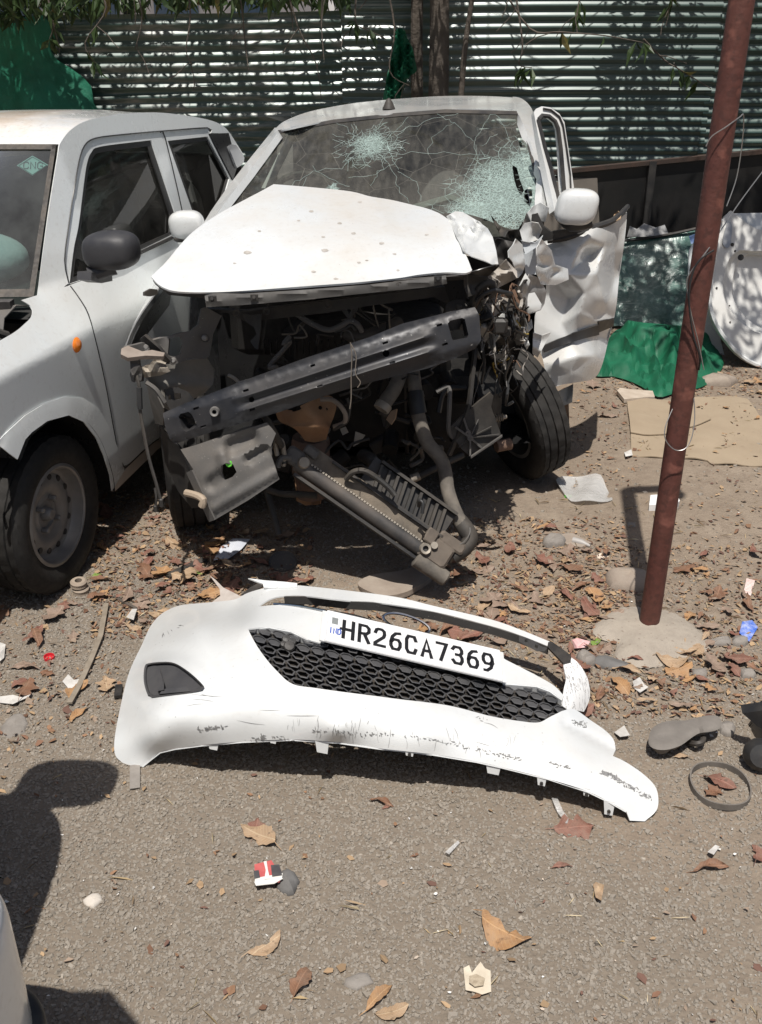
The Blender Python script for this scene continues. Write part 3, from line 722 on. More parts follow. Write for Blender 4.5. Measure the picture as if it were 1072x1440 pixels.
Pw = np.array([G(a, b)+np.array([0, 0, .012+z]) for (a, b), z in zip(v2, hh)])
o = solid(ob('green_cloth_heap', Pw, f2, CLOTHM, None, sharp=70), .006, 1); tag(o, 'heap of green net cloth lying on the ground beside the rusty pole', 'cloth')
# ================================================================ POLE
B = G(912, 884); T = U(1043, 3, 2.735)
pole = thing('rusty_pole', 'leaning rusty brown steel pole set in a concrete footing', 'pole', (B[0], B[1], 0))
dirp = (T-B)/np.linalg.norm(T-B); hp = 2.62; top = B+dirp*hp
m = MB(); pts = [B+dirp*k for k in np.linspace(-.02, hp-.06, 30)]
rad = [.0315]*30; rad[0] = .029; rad[1] = .0325
m.tube(pts, rad, 20)
m.make('tube', RUST, pole)
m = MB(); m.tube([top-dirp*.075, top-dirp*.02, top+np.array([.03, 0, .03]), top+np.array([.10, 0, .045]), top+np.array([.19, .01, .03])], .0315, 14, sm=4); m.tube([top+np.array([.17, 0, .02]), top+np.array([.2, .0, -.10]), top+np.array([.19, .0, -.2])], [.03, .035, .02], 8, sm=3); m.make('bent_arm', RUST, pole)
m = MB(); m.tube([B+np.array([.001, 0, .0]), B+np.array([0, 0, .03])], [.037, .031], 14); m.make('torn_collar', simple('raw_rust', (.13, .05, .03), (.07, .028, .02), 60, .9, bump=(60, .8, .01)), pole, smooth=False)
CONC = simple('rough_concrete', (.30, .26, .215), (.36, .315, .26), 20, .95, bump=(60, .6, .006), spots=[((.22, .18, .145), 70, .64, .70)])
oc = curve_closed([(832, 888), (850, 868), (876, 858), (905, 858), (935, 862), (962, 872), (985, 890), (1003, 908), (985, 922), (955, 930), (930, 938), (905, 942), (880, 936), (864, 922), (868, 908), (845, 902)], 7, True)
v2, f2 = triangulate(oc, [], 7); dm = np.array([np.sqrt(((oc-p)**2).sum(1).min()) for p in v2])
Pw = []
for (a_, b_), d_ in zip(v2, dm):
    p = G(a_, b_); p[2] = float(gh(p[0], p[1]))+.004+.022*min(1, d_/22)**.7+.004*math.sin(a_*.3)*math.sin(b_*.4); Pw.append(p)
o = ob('concrete_footing', Pw, f2, CONC, None, sharp=80); tag(o, 'flat irregular concrete footing around the base of the rusty pole', 'footing')
def wire(label, pts, r=.0016, mat=None, name='wire'):
    m = MB(); m.tube(pts, r, 5, sm=6); o = m.make(name, mat or simple('steel_wire', (.3, .29, .28), None, 5, .4, .6) if 'steel_wire' not in bpy.data.materials else (mat or bpy.data.materials['steel_wire'])); return tag(o, label, 'wire')
wire('thin wire loop hanging round the middle of the rusty pole', [U(946, 575, 2.68), U(936, 600, 2.66), U(936, 618, 2.65), U(948, 632, 2.65), U(962, 632, 2.65), U(972, 618, 2.66), U(977, 590, 2.68), U(976, 560, 2.70)])
wire('bent wire end sticking out from the upper part of the pole', [U(993, 206, 2.69), U(1001, 192, 2.69), U(1022, 178, 2.69), U(1040, 165, 2.72), U(1046, 163, 2.74), U(1044, 200, 2.76), U(1036, 250, 2.76), U(1022, 290, 2.74)])
wire('pale slack wire running past the pole to the upper right', [U(990, 520, 2.68), U(982, 480, 2.68), U(972, 440, 2.68), U(966, 400, 2.69), U(972, 382, 2.69), U(1000, 345, 2.70), U(1040, 285, 2.9), U(1085, 225, 3.1)])
wire('dark cable sagging against the lower half of the pole', [U(1004, 352, 2.69), U(985, 365, 2.68), U(974, 385, 2.68), U(969, 420, 2.675), U(975, 470, 2.675), U(984, 500, 2.68), U(983, 520, 2.70)], .0028, BLKHOSE)
# ================================================================ CARDBOARD, PLANK, FLAT LITTER
CARD = simple('brown_cardboard', (.29, .225, .155), (.335, .265, .185), 5, .9, bump=(30, .15), spots=[((.23, .175, .12), 12, .66, .74)])
def flat(name, label, cat, px, z, th, mat, wob=.004, curve=False, res=9, group=None):
    o2 = curve_closed(px, res, curve); v2, f2 = triangulate(o2, [], res)
    Pw = []
    for a_, b_ in v2:
        p = G(a_, b_, z); p[2] = z+float(gh(p[0], p[1]))*.6+wob*math.sin(a_*.11+b_*.07)+wob*.6*math.sin(a_*.05-b_*.2); Pw.append(p)
    o = solid(ob(name, Pw, f2, mat, None, sharp=60), th, -1); return tag(o, label, cat, group)
flat('cardboard_sheet', 'large flattened cardboard sheet lying on the ground behind the pole', 'cardboard', [(929, 563), (1000, 558), (1052, 560), (1068, 585), (1110, 590), (1110, 655), (1072, 655), (1030, 653), (1000, 652), (995, 648), (888, 641), (887, 610), (930, 611)], .010, .005, CARD)
flat('cardboard_sheet', 'smaller cardboard flap beside the green cloth heap, lying over the large sheet', 'cardboard', [(882, 562), (930, 562), (975, 560), (1000, 590), (935, 612), (887, 609)], .019, .005, CARD)
flat('wooden_plank', 'short weathered wooden plank lying in front of the green cloth', 'plank', [(868, 550), (872, 546), (918, 550), (921, 558), (878, 562)], .030, .02, simple('weathered_wood', (.40, .33, .26), (.5, .43, .35), 20, .9), .001)
g = NG('thin_plastic_sheet'); g.set(Base_Color=(.66, .65, .63), Roughness=.22, Specular_IOR_Level=.8, Alpha=.5); g.bump(g.noise(26, 5, .6, None, 1.2), .8, .01)
PLAST = g.m
flat('plastic_sheet', 'crumpled clear plastic sheet on the dirt in front of the right wheel', 'plastic', [(782, 676), (800, 671), (838, 670), (852, 684), (862, 700), (840, 706), (810, 706), (795, 695)], .016, .002, PLAST, .010, True, 6)
PAPER = simple('white_paper', (.72, .71, .69), (.8, .79, .77), 30, .8)
flat('white_box', 'small crushed white carton on the dirt behind the pole', 'carton', [(915, 697), (952, 696), (956, 706), (948, 712), (913, 711)], .03, .028, PAPER, .001)
# ================================================================ THE TORN-OFF BUMPER
bz = [(475, 1044, .150), (341, 1043, .135), (246, 1053, .07), (215, 1063, .03), (198, 1078, .0), (173, 1073, .0), (161, 1044, .03), (167, 1006, .05), (181, 948, .075), (200, 906, .08), (223, 868, .08), (249, 853, .095), (295, 846, .14), (334, 849, .18),
      (475, 1003, .230), (475, 1030, .197), (580, 1042, .176), (390, 1026, .188), (670, 1056, .142), (360, 1000, .222), (284, 1022, .175), (219, 1040, .105), (240, 955, .195), (290, 930, .235), (340, 900, .255), (280, 880, .195), (215, 940, .150), (220, 1000, .165),
      (475, 971, .262), (418, 964, .266), (364, 910, .265), (349, 883, .262), (387, 855, .25), (433, 897, .270), (456, 902, .268), (462, 859, .280), (580, 932, .200), (706, 926, .130), (706, 960, .125),
      (560, 983, .225), (630, 990, .195), (690, 1005, .160), (759, 1015, .135), (787, 1000, .130), (755, 956, .128), (791, 980, .125),
      (530, 1052, .147), (610, 1061, .136), (706, 1079, .108), (771, 1095, .092), (827, 1113, .065), (879, 1139, .028), (907, 1155, .0), (921, 1145, .012), (926, 1125, .025), (903, 1087, .058), (866, 1055, .07), (831, 1013, .08), (807, 997, .11),
      (620, 1030, .187), (720, 1050, .145), (820, 1080, .103), (880, 1105, .065),
      (418, 828, .24), (494, 837, .25), (560, 844, .235), (610, 855, .21), (690, 875, .165), (775, 905, .120), (349, 816, .20), (310, 826, .165), (372, 822, .225)]
BF = depth_field([(a, b, YZ(a, b, z)) for a, b, z in bz])
bumper = thing('front_bumper', 'torn off white front car bumper lying on the gravel with its number plate', 'bumper', G(560, 1080))
outer = [(173, 1073, 1), (163, 1063), (161, 1044), (167, 1006), (181, 948), (200, 906), (211, 882), (223, 867), (236, 858), (255, 851), (295, 847), (330, 843), (348, 834), (372, 827), (396, 824), (418, 823), (494, 831), (560, 840), (610, 852), (690, 871), (731, 885), (775, 903, 1), (772, 909, 1), (731, 893), (690, 880), (610, 860), (530, 847), (494, 845), (430, 838), (400, 838), (381, 842), (362, 853, 1), (387, 851), (420, 852), (456, 858, 1), (462, 859, 1), (704, 923, 1), (712, 928, 1), (755, 950), (779, 964), (793, 978, 1), (791, 984, 1), (774, 972), (755, 965), (731, 963), (708, 961, 1), (704, 957, 1), (456, 901, 1), (450, 904, 1), (433, 899), (410, 888), (379, 882), (349, 884, 1), (353, 893), (364, 912), (379, 932), (395, 949), (405, 958), (418, 964), (440, 967), (475, 972), (530, 979), (560, 983), (630, 992), (690, 1007), (731, 1014), (757, 1016), (772, 1009), (790, 1000, 1), (807, 997), (831, 1013), (851, 1027), (863, 1040), (866, 1054, 1), (862, 1063, 1), (879, 1071), (903, 1087), (921, 1105), (926, 1123), (923, 1140), (907, 1155, 1), (886, 1154, 1), (881, 1141, 1), (858, 1128), (827, 1113), (771, 1095), (706, 1079), (670, 1071), (610, 1061), (530, 1052), (475, 1044), (410, 1040), (341, 1043), (284, 1048), (246, 1053), (225, 1058), (212, 1068), (200, 1078, 1), (186, 1077)]
fog = [(204, 938), (210, 933), (232, 931), (246, 933), (260, 941), (275, 953), (287, 966), (284, 970), (262, 975), (214, 980), (208, 976), (203, 958)]
def bdent(q):   # fold line above the lip, bead round the fog lamp, dent at the right end
    s = np.zeros(len(q))
    fc = np.array([244, 955.]); d = np.sqrt(((q[:, 0]-fc[0])/58)**2+((q[:, 1]-fc[1])/38)**2)
    s += .012*np.exp(-((d-1.0)/.22)**2)
    l = np.abs((q[:, 0]-806)*.47-(q[:, 1]-1022)*.88); s += .012*np.exp(-(l/5)**2)*((q[:, 0] > 790) & (q[:, 0] < 866))
    s += .0016*wav(q[:, 0]/40, q[:, 1]/40, 5, 3)*np.clip((q[:, 0]-640)/150, 0, 1)
    return s
shell = trace('shell', outer, None, WHITE_BUMPER, bumper, holes=[fog], res=7, th=.004, field=BF, crump=bdent, sharp=50, step=4)
# folded-back return edges give the shell its depth
def bpt(px, py, d=0): return field_pts(BF, [(px, py)], np.array([d]))[0]
lip = [(200, 1078), (212, 1068), (225, 1058), (246, 1053), (284, 1048), (341, 1043), (410, 1040), (475, 1044), (530, 1052), (610, 1061), (670, 1071), (706, 1079), (771, 1095), (827, 1113), (858, 1128), (881, 1141)]
m = MB(); A = np.array([bpt(a, b) for a, b in lip]); Bk = A+np.array([0, .10, .012]); Bk[0] = A[0]+np.array([.03, .06, .0]); Bk[-1] = A[-1]+np.array([-.02, .06, 0])
m.grid([A, A+np.array([0, .012, -.006]), Bk]); solid(m.make('lower_return', WHITE_BUMPER, bumper, sharp=60), .003)
top = [(349, 884), (379, 882), (410, 888), (433, 899), (456, 901)]
strip = [(400, 838), (430, 838), (494, 845), (530, 847), (610, 860), (690, 880), (731, 893), (772, 909)]
m = MB(); A = np.array([bpt(a, b, .002) for a, b in strip]); m.grid([A, A+np.array([0, .004, -.028]), A+np.array([0, .03, -.034])]); solid(m.make('strip_return', GREYP, bumper, sharp=60), .003)
for seg in (top, [(708, 961), (731, 963), (755, 965), (774, 972), (791, 984)]):
    m = MB(); A = np.array([bpt(a, b, .002) for a, b in seg]); m.grid([A, A+np.array([0, .006, -.03])]); solid(m.make('bar_return', WHITE_BUMPER, bumper, sharp=60), .003)
# torn left tip above the shoulder, right corner piece, bracket
m = MB(); tl = [(295, 809), (303, 815), (314, 826), (326, 832), (338, 838), (350, 836), (330, 846), (298, 847), (310, 838), (309, 828)]
trace('torn_tip', tl, [(295, 809, YZ(295, 809, .12)), (350, 836, YZ(350, 836, .20)), (330, 846, YZ(330, 846, .17)), (300, 846, YZ(300, 846, .14))], simple('dusty_white_inside', (.42, .37, .33), (.52, .47, .43), 30, .8), bumper, res=6, th=.005, curve=False)
trace('inner_corner', [(338, 837), (352, 826), (368, 817), (372, 823), (362, 829), (350, 835)], [(338, 837, YZ(338, 837, .17)), (370, 817, YZ(370, 817, .20)), (365, 828, YZ(365, 828, .19))], BLACKP, bumper, res=5, th=.004, curve=False)
trace('strip_tip', [(349, 813), (372, 816), (400, 818), (418, 820), (418, 826), (385, 827), (371, 826), (370, 821)], [(349, 813, YZ(349, 813, .245)), (418, 820, YZ(418, 820, .248)), (418, 826, YZ(418, 826, .243)), (371, 826, YZ(371, 826, .236))], WHITE_BUMPER, bumper, res=5, th=.006, curve=False)
rf = depth_field([(803, 924, YZ(803, 924, .13)), (793, 932, YZ(793, 932, .13)), (829, 976, YZ(829, 976, .08)), (821, 1000, YZ(821, 1000, .06)), (791, 996, YZ(791, 996, .12)), (805, 960, YZ(805, 960, .12))])
g = NG('cracked_white_paint'); cr = g.ramp(g.noise(2.4, 5, .6, g.vec((45, 6, 6)), 1.5), .53, .56); c2_ = g.ramp(g.noise(2.4, 5, .6, g.vec((45, 6, 6)), 1.5), .57, .60)
g.set(Base_Color=g.mix(g.mul(g.mul(cr, c2_, 'SUBTRACT'), .85), (.80, .80, .79), (.10, .09, .085)), Roughness=.35); CRACKW = g.m
trace('corner_strip', [(803, 924, 1), (815, 934), (827, 955), (830, 978), (826, 992), (821, 1001, 1), (806, 998), (791, 997, 1), (793, 970), (796, 955), (793, 940), (792, 931, 1)], None, CRACKW, bumper, res=6, th=.006, field=rf, crump=lambda q: .012*((q[:, 0]-810)/18)**2)
trace('edge_cap', [(771, 903), (776, 902), (803, 921), (802, 928), (792, 932), (770, 909)], [(775, 902, YZ(775, 902, .135)), (803, 924, YZ(803, 924, .138)), (770, 909, YZ(770, 909, .13))], BLACKP, bumper, res=5, th=.01, curve=False)
br = trace('mounting_bracket', [(730, 894), (741, 897), (752, 902), (762, 909), (770, 911), (766, 916), (755, 916), (748, 912), (738, 907), (730, 902)], [(730, 894, YZ(730, 894, .15)), (770, 911, YZ(770, 911, .13)), (748, 914, YZ(748, 914, .12))], BLACKP, bumper, holes=[[(738, 899), (742, 899), (742, 903), (738, 903)], [(753, 906), (757, 908), (756, 912), (752, 910)]], res=4, th=.006, curve=False)
# fog lamp pocket
ro = curve_closed(fog, 5, True); rc = ro.mean(0); rings = []; n_ = len(ro)
for k, dd in ((1.015, -.002), (.95, .006), (.90, .028)): rings.append(field_pts(BF, rc+(ro-rc)*k, np.full(n_, dd)))
m = MB()
for q in rings: m.v += [tuple(p) for p in q]
for i in range(2):
    for j in range(n_): m.f.append((i*n_+j, (i+1)*n_+j, (i+1)*n_+(j+1) % n_, i*n_+(j+1) % n_))
m.f.append(tuple(2*n_+j for j in range(n_-1, -1, -1)))
FOGM = simple('fog_cover_plastic', (.055, .055, .060), (.075, .074, .076), 9, .42, dust=.25, dcol=(.16, .15, .14))
fg = m.make('fog_lamp_cover', FOGM, bumper, sharp=25)
m = MB(); q = [(219, 941), (224, 938), (231, 960), (231, 970), (222, 972)]
m.prism([bpt(a, b, .002) for a, b in q], (bpt(225, 955, .03)-bpt(225, 955, .002))); q = [(229, 969), (262, 966), (268, 972), (224, 976)]
m.prism([bpt(a, b, .008) for a, b in q], (bpt(240, 970, .03)-bpt(240, 970, .008))); m.make('inner_rib', FOGM, fg, smooth=False)
# fixing tabs along the lower lip
def tab(px, py, wd, ht, dz=0, hole=True):
    a = bpt(px, py, .004); u = bpt(px+wd/2, py+wd*.10, .004)-a; u /= np.linalg.norm(u); sc = bpt(px+wd/2, py, .004)-bpt(px-wd/2, py, .004); W = np.linalg.norm(sc)/2
    d = np.array([0, -.15, -1.]); d /= np.linalg.norm(d); Hh = ht/560
    poly = [a-u*W-d*.008, a+u*W-d*.008, a+u*W*.72+d*Hh, a-u*W*.72+d*Hh]
    nn = np.cross(u, d); m = MB(); m.prism(poly, nn*.003)
    o = m.make('fixing_tab', WHITE_BUMPER, bumper, smooth=False)
    if hole:
        c = a+d*Hh*.62; fwd = nn if nn[1] < 0 else -nn
        m = MB(); m.lathe([(0, .0045), (.0042, .0045), (.0042, -.002)], c, fwd, 12); m.make('tab_hole', BLACKP, o)
for a in ((453, 1043, 22, 18, 0, 0), (576, 1056, 14, 8), (694, 1078, 22, 12, 0, 0), (762, 1095, 14, 11), (825, 1113, 10, 7), (857, 1131, 16, 17), (300, 1050, 14, 5, 0, 0), (384, 1041, 10, 5, 0, 0)): tab(*a)
# grille mesh: real cells
gout = [(347, 878), (379, 872), (415, 872), (450, 885), (560, 915), (708, 950), (760, 955), (795, 985), (795, 1006), (770, 1020), (690, 1013), (560, 990), (418, 972), (398, 958), (360, 915)]
go = curve_closed(gout, 8, False)
def gp(q, d): return field_pts(BF, q, np.full(len(q), d))
trace('grille_backing', gout, None, BLACKP, bumper, res=14, th=.003, field=lambda q: BF(q)+.040, curve=False)
GRM = simple('grille_grey_plastic', (.045, .046, .05), (.07, .07, .073), 14, .5, dust=.3, dcol=(.17, .16, .15))
cells = MB(); rows = 9; cols = 22
# lattice axes follow the plate: e1 along the bumper, e2 across it
o0 = np.array([352., 884.]); e1 = np.array([20.5, 4.2]); e2 = np.array([3.2, 13.0])
def curveoff(t): return np.array([0., .0])
bars = MB(); NB = 0
for r in range(-6, 12):
    for c in range(-3, 26):
        ctr = o0+e1*(c+.5*(r % 2))+e2*r
        dist_top = None
        hexa = [ctr+e1*a+e2*b for a, b in ((-.50, -.17), (-.22, -.46), (.22, -.46), (.50, -.17), (.26, .36), (-.26, .36))]
        hexi = [ctr+e1*a+e2*b for a, b in ((-.40, -.14), (-.18, -.34), (.18, -.34), (.40, -.14), (.20, .24), (-.20, .24))]
        if not inside(np.array([ctr]), go)[0]: continue
        ho = gp(np.array(hexa), .012); hi = gp(np.array(hexi), .010); hb = gp(np.array(hexi)*1., .036)
        filled = r - .20*c < 1.2 - .02*c
        n0 = len(bars.v); bars.v += [tuple(p) for p in ho]+[tuple(p) for p in hi]+[tuple(p) for p in hb]
        for i in range(6):
            j = (i+1) % 6; bars.f.append((n0+i, n0+j, n0+6+j, n0+6+i)); bars.f.append((n0+6+i, n0+6+j, n0+12+j, n0+12+i))
        NB += 1
        if NB % 1 == 0:
            cell = bars; bars = MB()
            # shallow blanked cells near the bar and the right tip, open ones elsewhere
            top_y = np.interp(ctr[0], [349, 433, 456, 708, 790], [884, 899, 903, 962, 984]); bot_y = np.interp(ctr[0], [349, 364, 395, 418, 560, 690, 759, 790], [886, 912, 949, 966, 984, 1007, 1016, 1001])
            if (ctr[1]-top_y) < 20 or ctr[0] > 715:
                q = gp(np.array(hexi), .016); k0 = len(cell.v); cell.v += [tuple(p) for p in q]; cell.f.append(tuple(range(k0, k0+6)))
            cell.make('grille_cell', GRM, bumper, smooth=False)
m = MB()
for dx, dy, r_ in ((403, 899, .013), (407, 909, .016), (411, 903, .012), (399, 906, .010)):
    m.lathe([(0, .008), (r_*.8, .006), (r_, 0), (r_*.8, -.004)], bpt(dx, dy, .0), (0.1, -.5, .8), 10)
m.make('broken_clip', BLACKP, bumper)
# dark trim blade and chrome emblem strip behind the plate
m = MB(); m.tube([bpt(385, 849, -.004), bpt(420, 852, -.008), bpt(465, 860, -.012), bpt(500, 866, -.012), bpt(535, 877, -.008)], .0035, 6, sm=4); m.make('chrome_strip', CHROME, bumper)
m = MB(); cen = bpt(572, 877, .005); uu = bpt(605, 888, .005)-bpt(540, 868, .005); ul = np.linalg.norm(uu)/2; uu /= 2*ul; vv = np.array([0, .8, .45]); vv -= uu*np.dot(uu, vv); vv /= np.linalg.norm(vv)
m.tube([cen+uu*ul*math.cos(t)+vv*.026*math.sin(t) for t in np.linspace(0, 6.283, 28)], .004, 6)
m.make('oval_emblem', CHROME, bumper)
# number plate
c4 = [EYE+ray(*q)*s_ for q, s_ in (((457, 900), 2.618), ((706, 957), 2.687), ((703.5, 923), 2.777), ((462, 860), 2.711))]
pu = (c4[1]-c4[0]); pl = np.linalg.norm(pu); pu /= pl; pv = (c4[3]-c4[0]); pv -= pu*np.dot(pu, pv); ph = np.linalg.norm(pv); pv /= ph; pn = np.cross(pu, pv)
def PP(u, v, d=0): return c4[0]+pu*u*pl+pv*v*ph+pn*d
PLATEW = simple('plate_white', (.74, .75, .76), (.80, .80, .80), 30, .35, dust=.2, spots=[((.35, .32, .29), 60, .72, .78)])
m = MB(); m.prism([PP(-.004, -.03, -.004), PP(1.004, -.03, -.004), PP(1.004, 1.03, -.004), PP(-.004, 1.03, -.004)], pn*.005); pf = m.make('number_plate', PLATEW, bumper, smooth=False)
m = MB(); e = .0022
for a, b in (((0, 0), (1, 0)), ((1, 0), (1, 1)), ((1, 1), (0, 1)), ((0, 1), (0, 0))): m.tube([PP(*a, .002), PP(*b, .002)], e, 6)
m.make('plate_rim', PLATEW, pf)
for s_ in (-.012, 1.012):
    m = MB(); k = .016; m.prism([PP(s_-k, -.02, -.006), PP(s_+k, -.02, -.006), PP(s_+k, 1.02, -.006), PP(s_-k, 1.02, -.006)], pn*.004); m.make('plate_clip', WHITE_BUMPER, pf, smooth=False)
INK = simple('black_plate_lettering', (.012, .012, .014), None, 5, .45); BLUEINK = simple('blue_plate_lettering', (.03, .09, .42), None, 5, .45)
GL = {'H': [[(0, 0), (0, 1)], [(1, 0), (1, 1)], [(0, .5), (1, .5)]], 'R': [[(0, 0), (0, 1), (.72, 1), (1, .86), (1, .64), (.72, .5), (0, .5)], [(.5, .5), (1, 0)]],
      '2': [[(0, .78), (.12, .95), (.32, 1), (.7, 1), (.95, .9), (1, .72), (.9, .55), (0, .12), (0, 0), (1, 0)]], '6': [[(.92, 1), (.5, .96), (.15, .75), (0, .45), (0, .2), (.2, 0), (.8, 0), (1, .2), (1, .42), (.8, .58), (.25, .58), (.03, .42)]],
      'C': [[(1, .78), (.85, 1), (.2, 1), (0, .8), (0, .2), (.2, 0), (.85, 0), (1, .22)]], 'A': [[(0, 0), (.5, 1), (1, 0)], [(.2, .32), (.8, .32)]], '7': [[(0, 1), (1, 1), (.35, 0)]],
      '3': [[(0, .85), (.2, 1), (.8, 1), (1, .84), (1, .68), (.8, .53), (.4, .53)], [(.8, .53), (1, .36), (1, .18), (.8, 0), (.2, 0), (0, .15)]], '9': [[(.97, .58), (.75, .42), (.2, .42), (0, .58), (0, .8), (.2, 1), (.8, 1), (1, .8), (1, .5), (.8, .2), (.35, 0), (.1, 0)]],
      'I': [[(.5, 0), (.5, 1)]], 'N': [[(0, 0), (0, 1), (1, 0), (1, 1)]], 'D': [[(0, 0), (0, 1), (.65, 1), (1, .7), (1, .3), (.65, 0), (0, 0)]], 'G': [[(1, .8), (.8, 1), (.2, 1), (0, .8), (0, .2), (.2, 0), (1, 0), (1, .45), (.6, .45)]]}
def glyph(ch, u0, v0, wu, hv, t, mat, par, P_=PP, asp=None, name='character'):
    m = MB(); asp = asp or (pl, ph); tt = t
    for st in GL[ch]:
        pts = [np.array([u0*asp[0]+a*wu*asp[0], v0*asp[1]+b*hv*asp[1]]) for a, b in st]
        n = len(pts); L = []; Rr = []
        for i in range(n):
            d0 = pts[i]-pts[max(i-1, 0)] if i else pts[1]-pts[0]; d1 = pts[min(i+1, n-1)]-pts[i] if i < n-1 else d0
            d0 = d0/np.linalg.norm(d0); d1 = d1/np.linalg.norm(d1); b = d0+d1; b /= np.linalg.norm(b)+1e-9; nr = np.array([-b[1], b[0]]); k = tt/2/max(.55, np.dot(b, d0))
            ext = -d0*tt/2*(i == 0)+d1*tt/2*(i == n-1); L.append(pts[i]+nr*k+ext); Rr.append(pts[i]-nr*k+ext)
        for i in range(n-1):
            q = [Rr[i], Rr[i+1], L[i+1], L[i]]; dd = .0022+.0004*GL[ch].index(st)
            bot = [P_(a/asp[0], b/asp[1], .0008) for a, b in q]; topq = [P_(a/asp[0], b/asp[1], dd) for a, b in q]
            m.add(bot+topq, [(4, 5, 6, 7), (0, 1, 5, 4), (2, 3, 7, 6), (1, 2, 6, 5), (3, 0, 4, 7)])
    return m.make(name, mat, par, smooth=False)
for i, ch in enumerate('HR26CA7369'):
    glyph(ch, .097+i*.0892, .22, .052, .56, .0098, INK, pf)
for i, ch in enumerate('IND'):
    glyph(ch, .018+i*.024, .28, .016, .17, .003, BLUEINK, pf)
m = MB(); m.prism([PP(.028, .60, .001), PP(.062, .60, .001), PP(.062, .82, .001), PP(.028, .82, .001)], pn*.0008); m.make('hologram_chip', simple('hologram', (.32, .34, .34), (.4, .42, .4), 60, .3, .4), pf, smooth=False)
m = MB()
for a in (.083, .955): m.lathe([(0, .003), (.005, .002), (.005, 0)], PP(a, .5), pn, 10)
m.make('plate_screw', INK, pf)
# scuffs: bare grey primer ground through at the lip and right end (worn patches, 1 mm thick smear of plastic)
SCUFF = simple('scuffed_grey', (.15, .15, .148), (.27, .265, .26), 60, .8)
def scuff(px, seed, n):
    rr = np.random.RandomState(seed); m = MB()
    for i in range(n):
        t = rr.rand(); k = int(t*(len(px)-1)); f_ = t*(len(px)-1)-k
        c = np.array(px[k])*(1-f_)+np.array(px[k+1])*f_+rr.randn(2)*np.array([1.5, 1.6]); L = 1.5+rr.rand()*6; a = .25+rr.randn()*.35 if rr.rand() > .4 else 1.4+rr.randn()*.2
        d = np.array([math.cos(a), math.sin(a)])*L/2; w_ = np.array([-math.sin(a), math.cos(a)])*(.35+.8*rr.rand())
        q = [c-d, c-d*.2+w_, c+d, c+d*.3-w_*.8]
        m.add(list(field_pts(BF, q, np.array(bdent(np.array(q)))-.0016)), [(0, 3, 2, 1)])
    return m
m = MB()
for px, s_, n in (([(281, 1026), (318, 1022)], 1, 40), ([(355, 1040), (372, 1036), (412, 1040)], 2, 40), ([(530, 1031), (620, 1042), (700, 1060), (735, 1068)], 3, 70), ([(772, 1073), (800, 1080)], 4, 18), ([(846, 1086), (860, 1090), (880, 1103)], 5, 90), ([(880, 1103), (900, 1114), (918, 1125)], 6, 50), ([(806, 1014), (825, 1020)], 7, 25), ([(670, 1010), (690, 1012)], 8, 5), ([(225, 895), (262, 875)], 10, 7), ([(440, 1028), (540, 1034)], 11, 40)):
    q = scuff(px, s_, n); m.add(q.v, q.f)
rr = np.random.RandomState(77)
for i in range(62):     # hair cracks in the paint running up from the lip, and long drag scratches
    if i < 52:
        x = 400+rr.rand()*330; y = 1002+(x-400)*.115+rr.rand()*26; L = 4+rr.rand()*16; d = np.array([rr.randn()*.18, 1.])*L/2
    else:
        x = 215+rr.rand()*640; y = np.interp(x, [215, 420, 700, 855], [985, 1000, 1045, 1085])+rr.randn()*12; L = 12+rr.rand()*40; d = np.array([1., .12+rr.randn()*.12])*L/2
    P_ = [np.array([x, y])-d, np.array([x, y])+rr.randn(2)*.8, np.array([x, y])+d]; P_, _ = catmull(P_, [0]*3, 3); P_ = np.array(P_)
    if not inside(P_, curve_closed(outer, 8, True)).all(): continue
    w_ = np.array([-d[1], d[0]])/np.linalg.norm(d)*(.13+.16*rr.rand()); n = len(P_); k = np.sin(np.linspace(.2, 2.95, n))[:, None]
    A = field_pts(BF, P_+w_*k, bdent(P_)-.0014); B_ = field_pts(BF, P_-w_*k, bdent(P_)-.0014); m.grid([B_, A])
o = m.make('scuff_marks', SCUFF, shell, smooth=False); tag(o, kind='stuff')
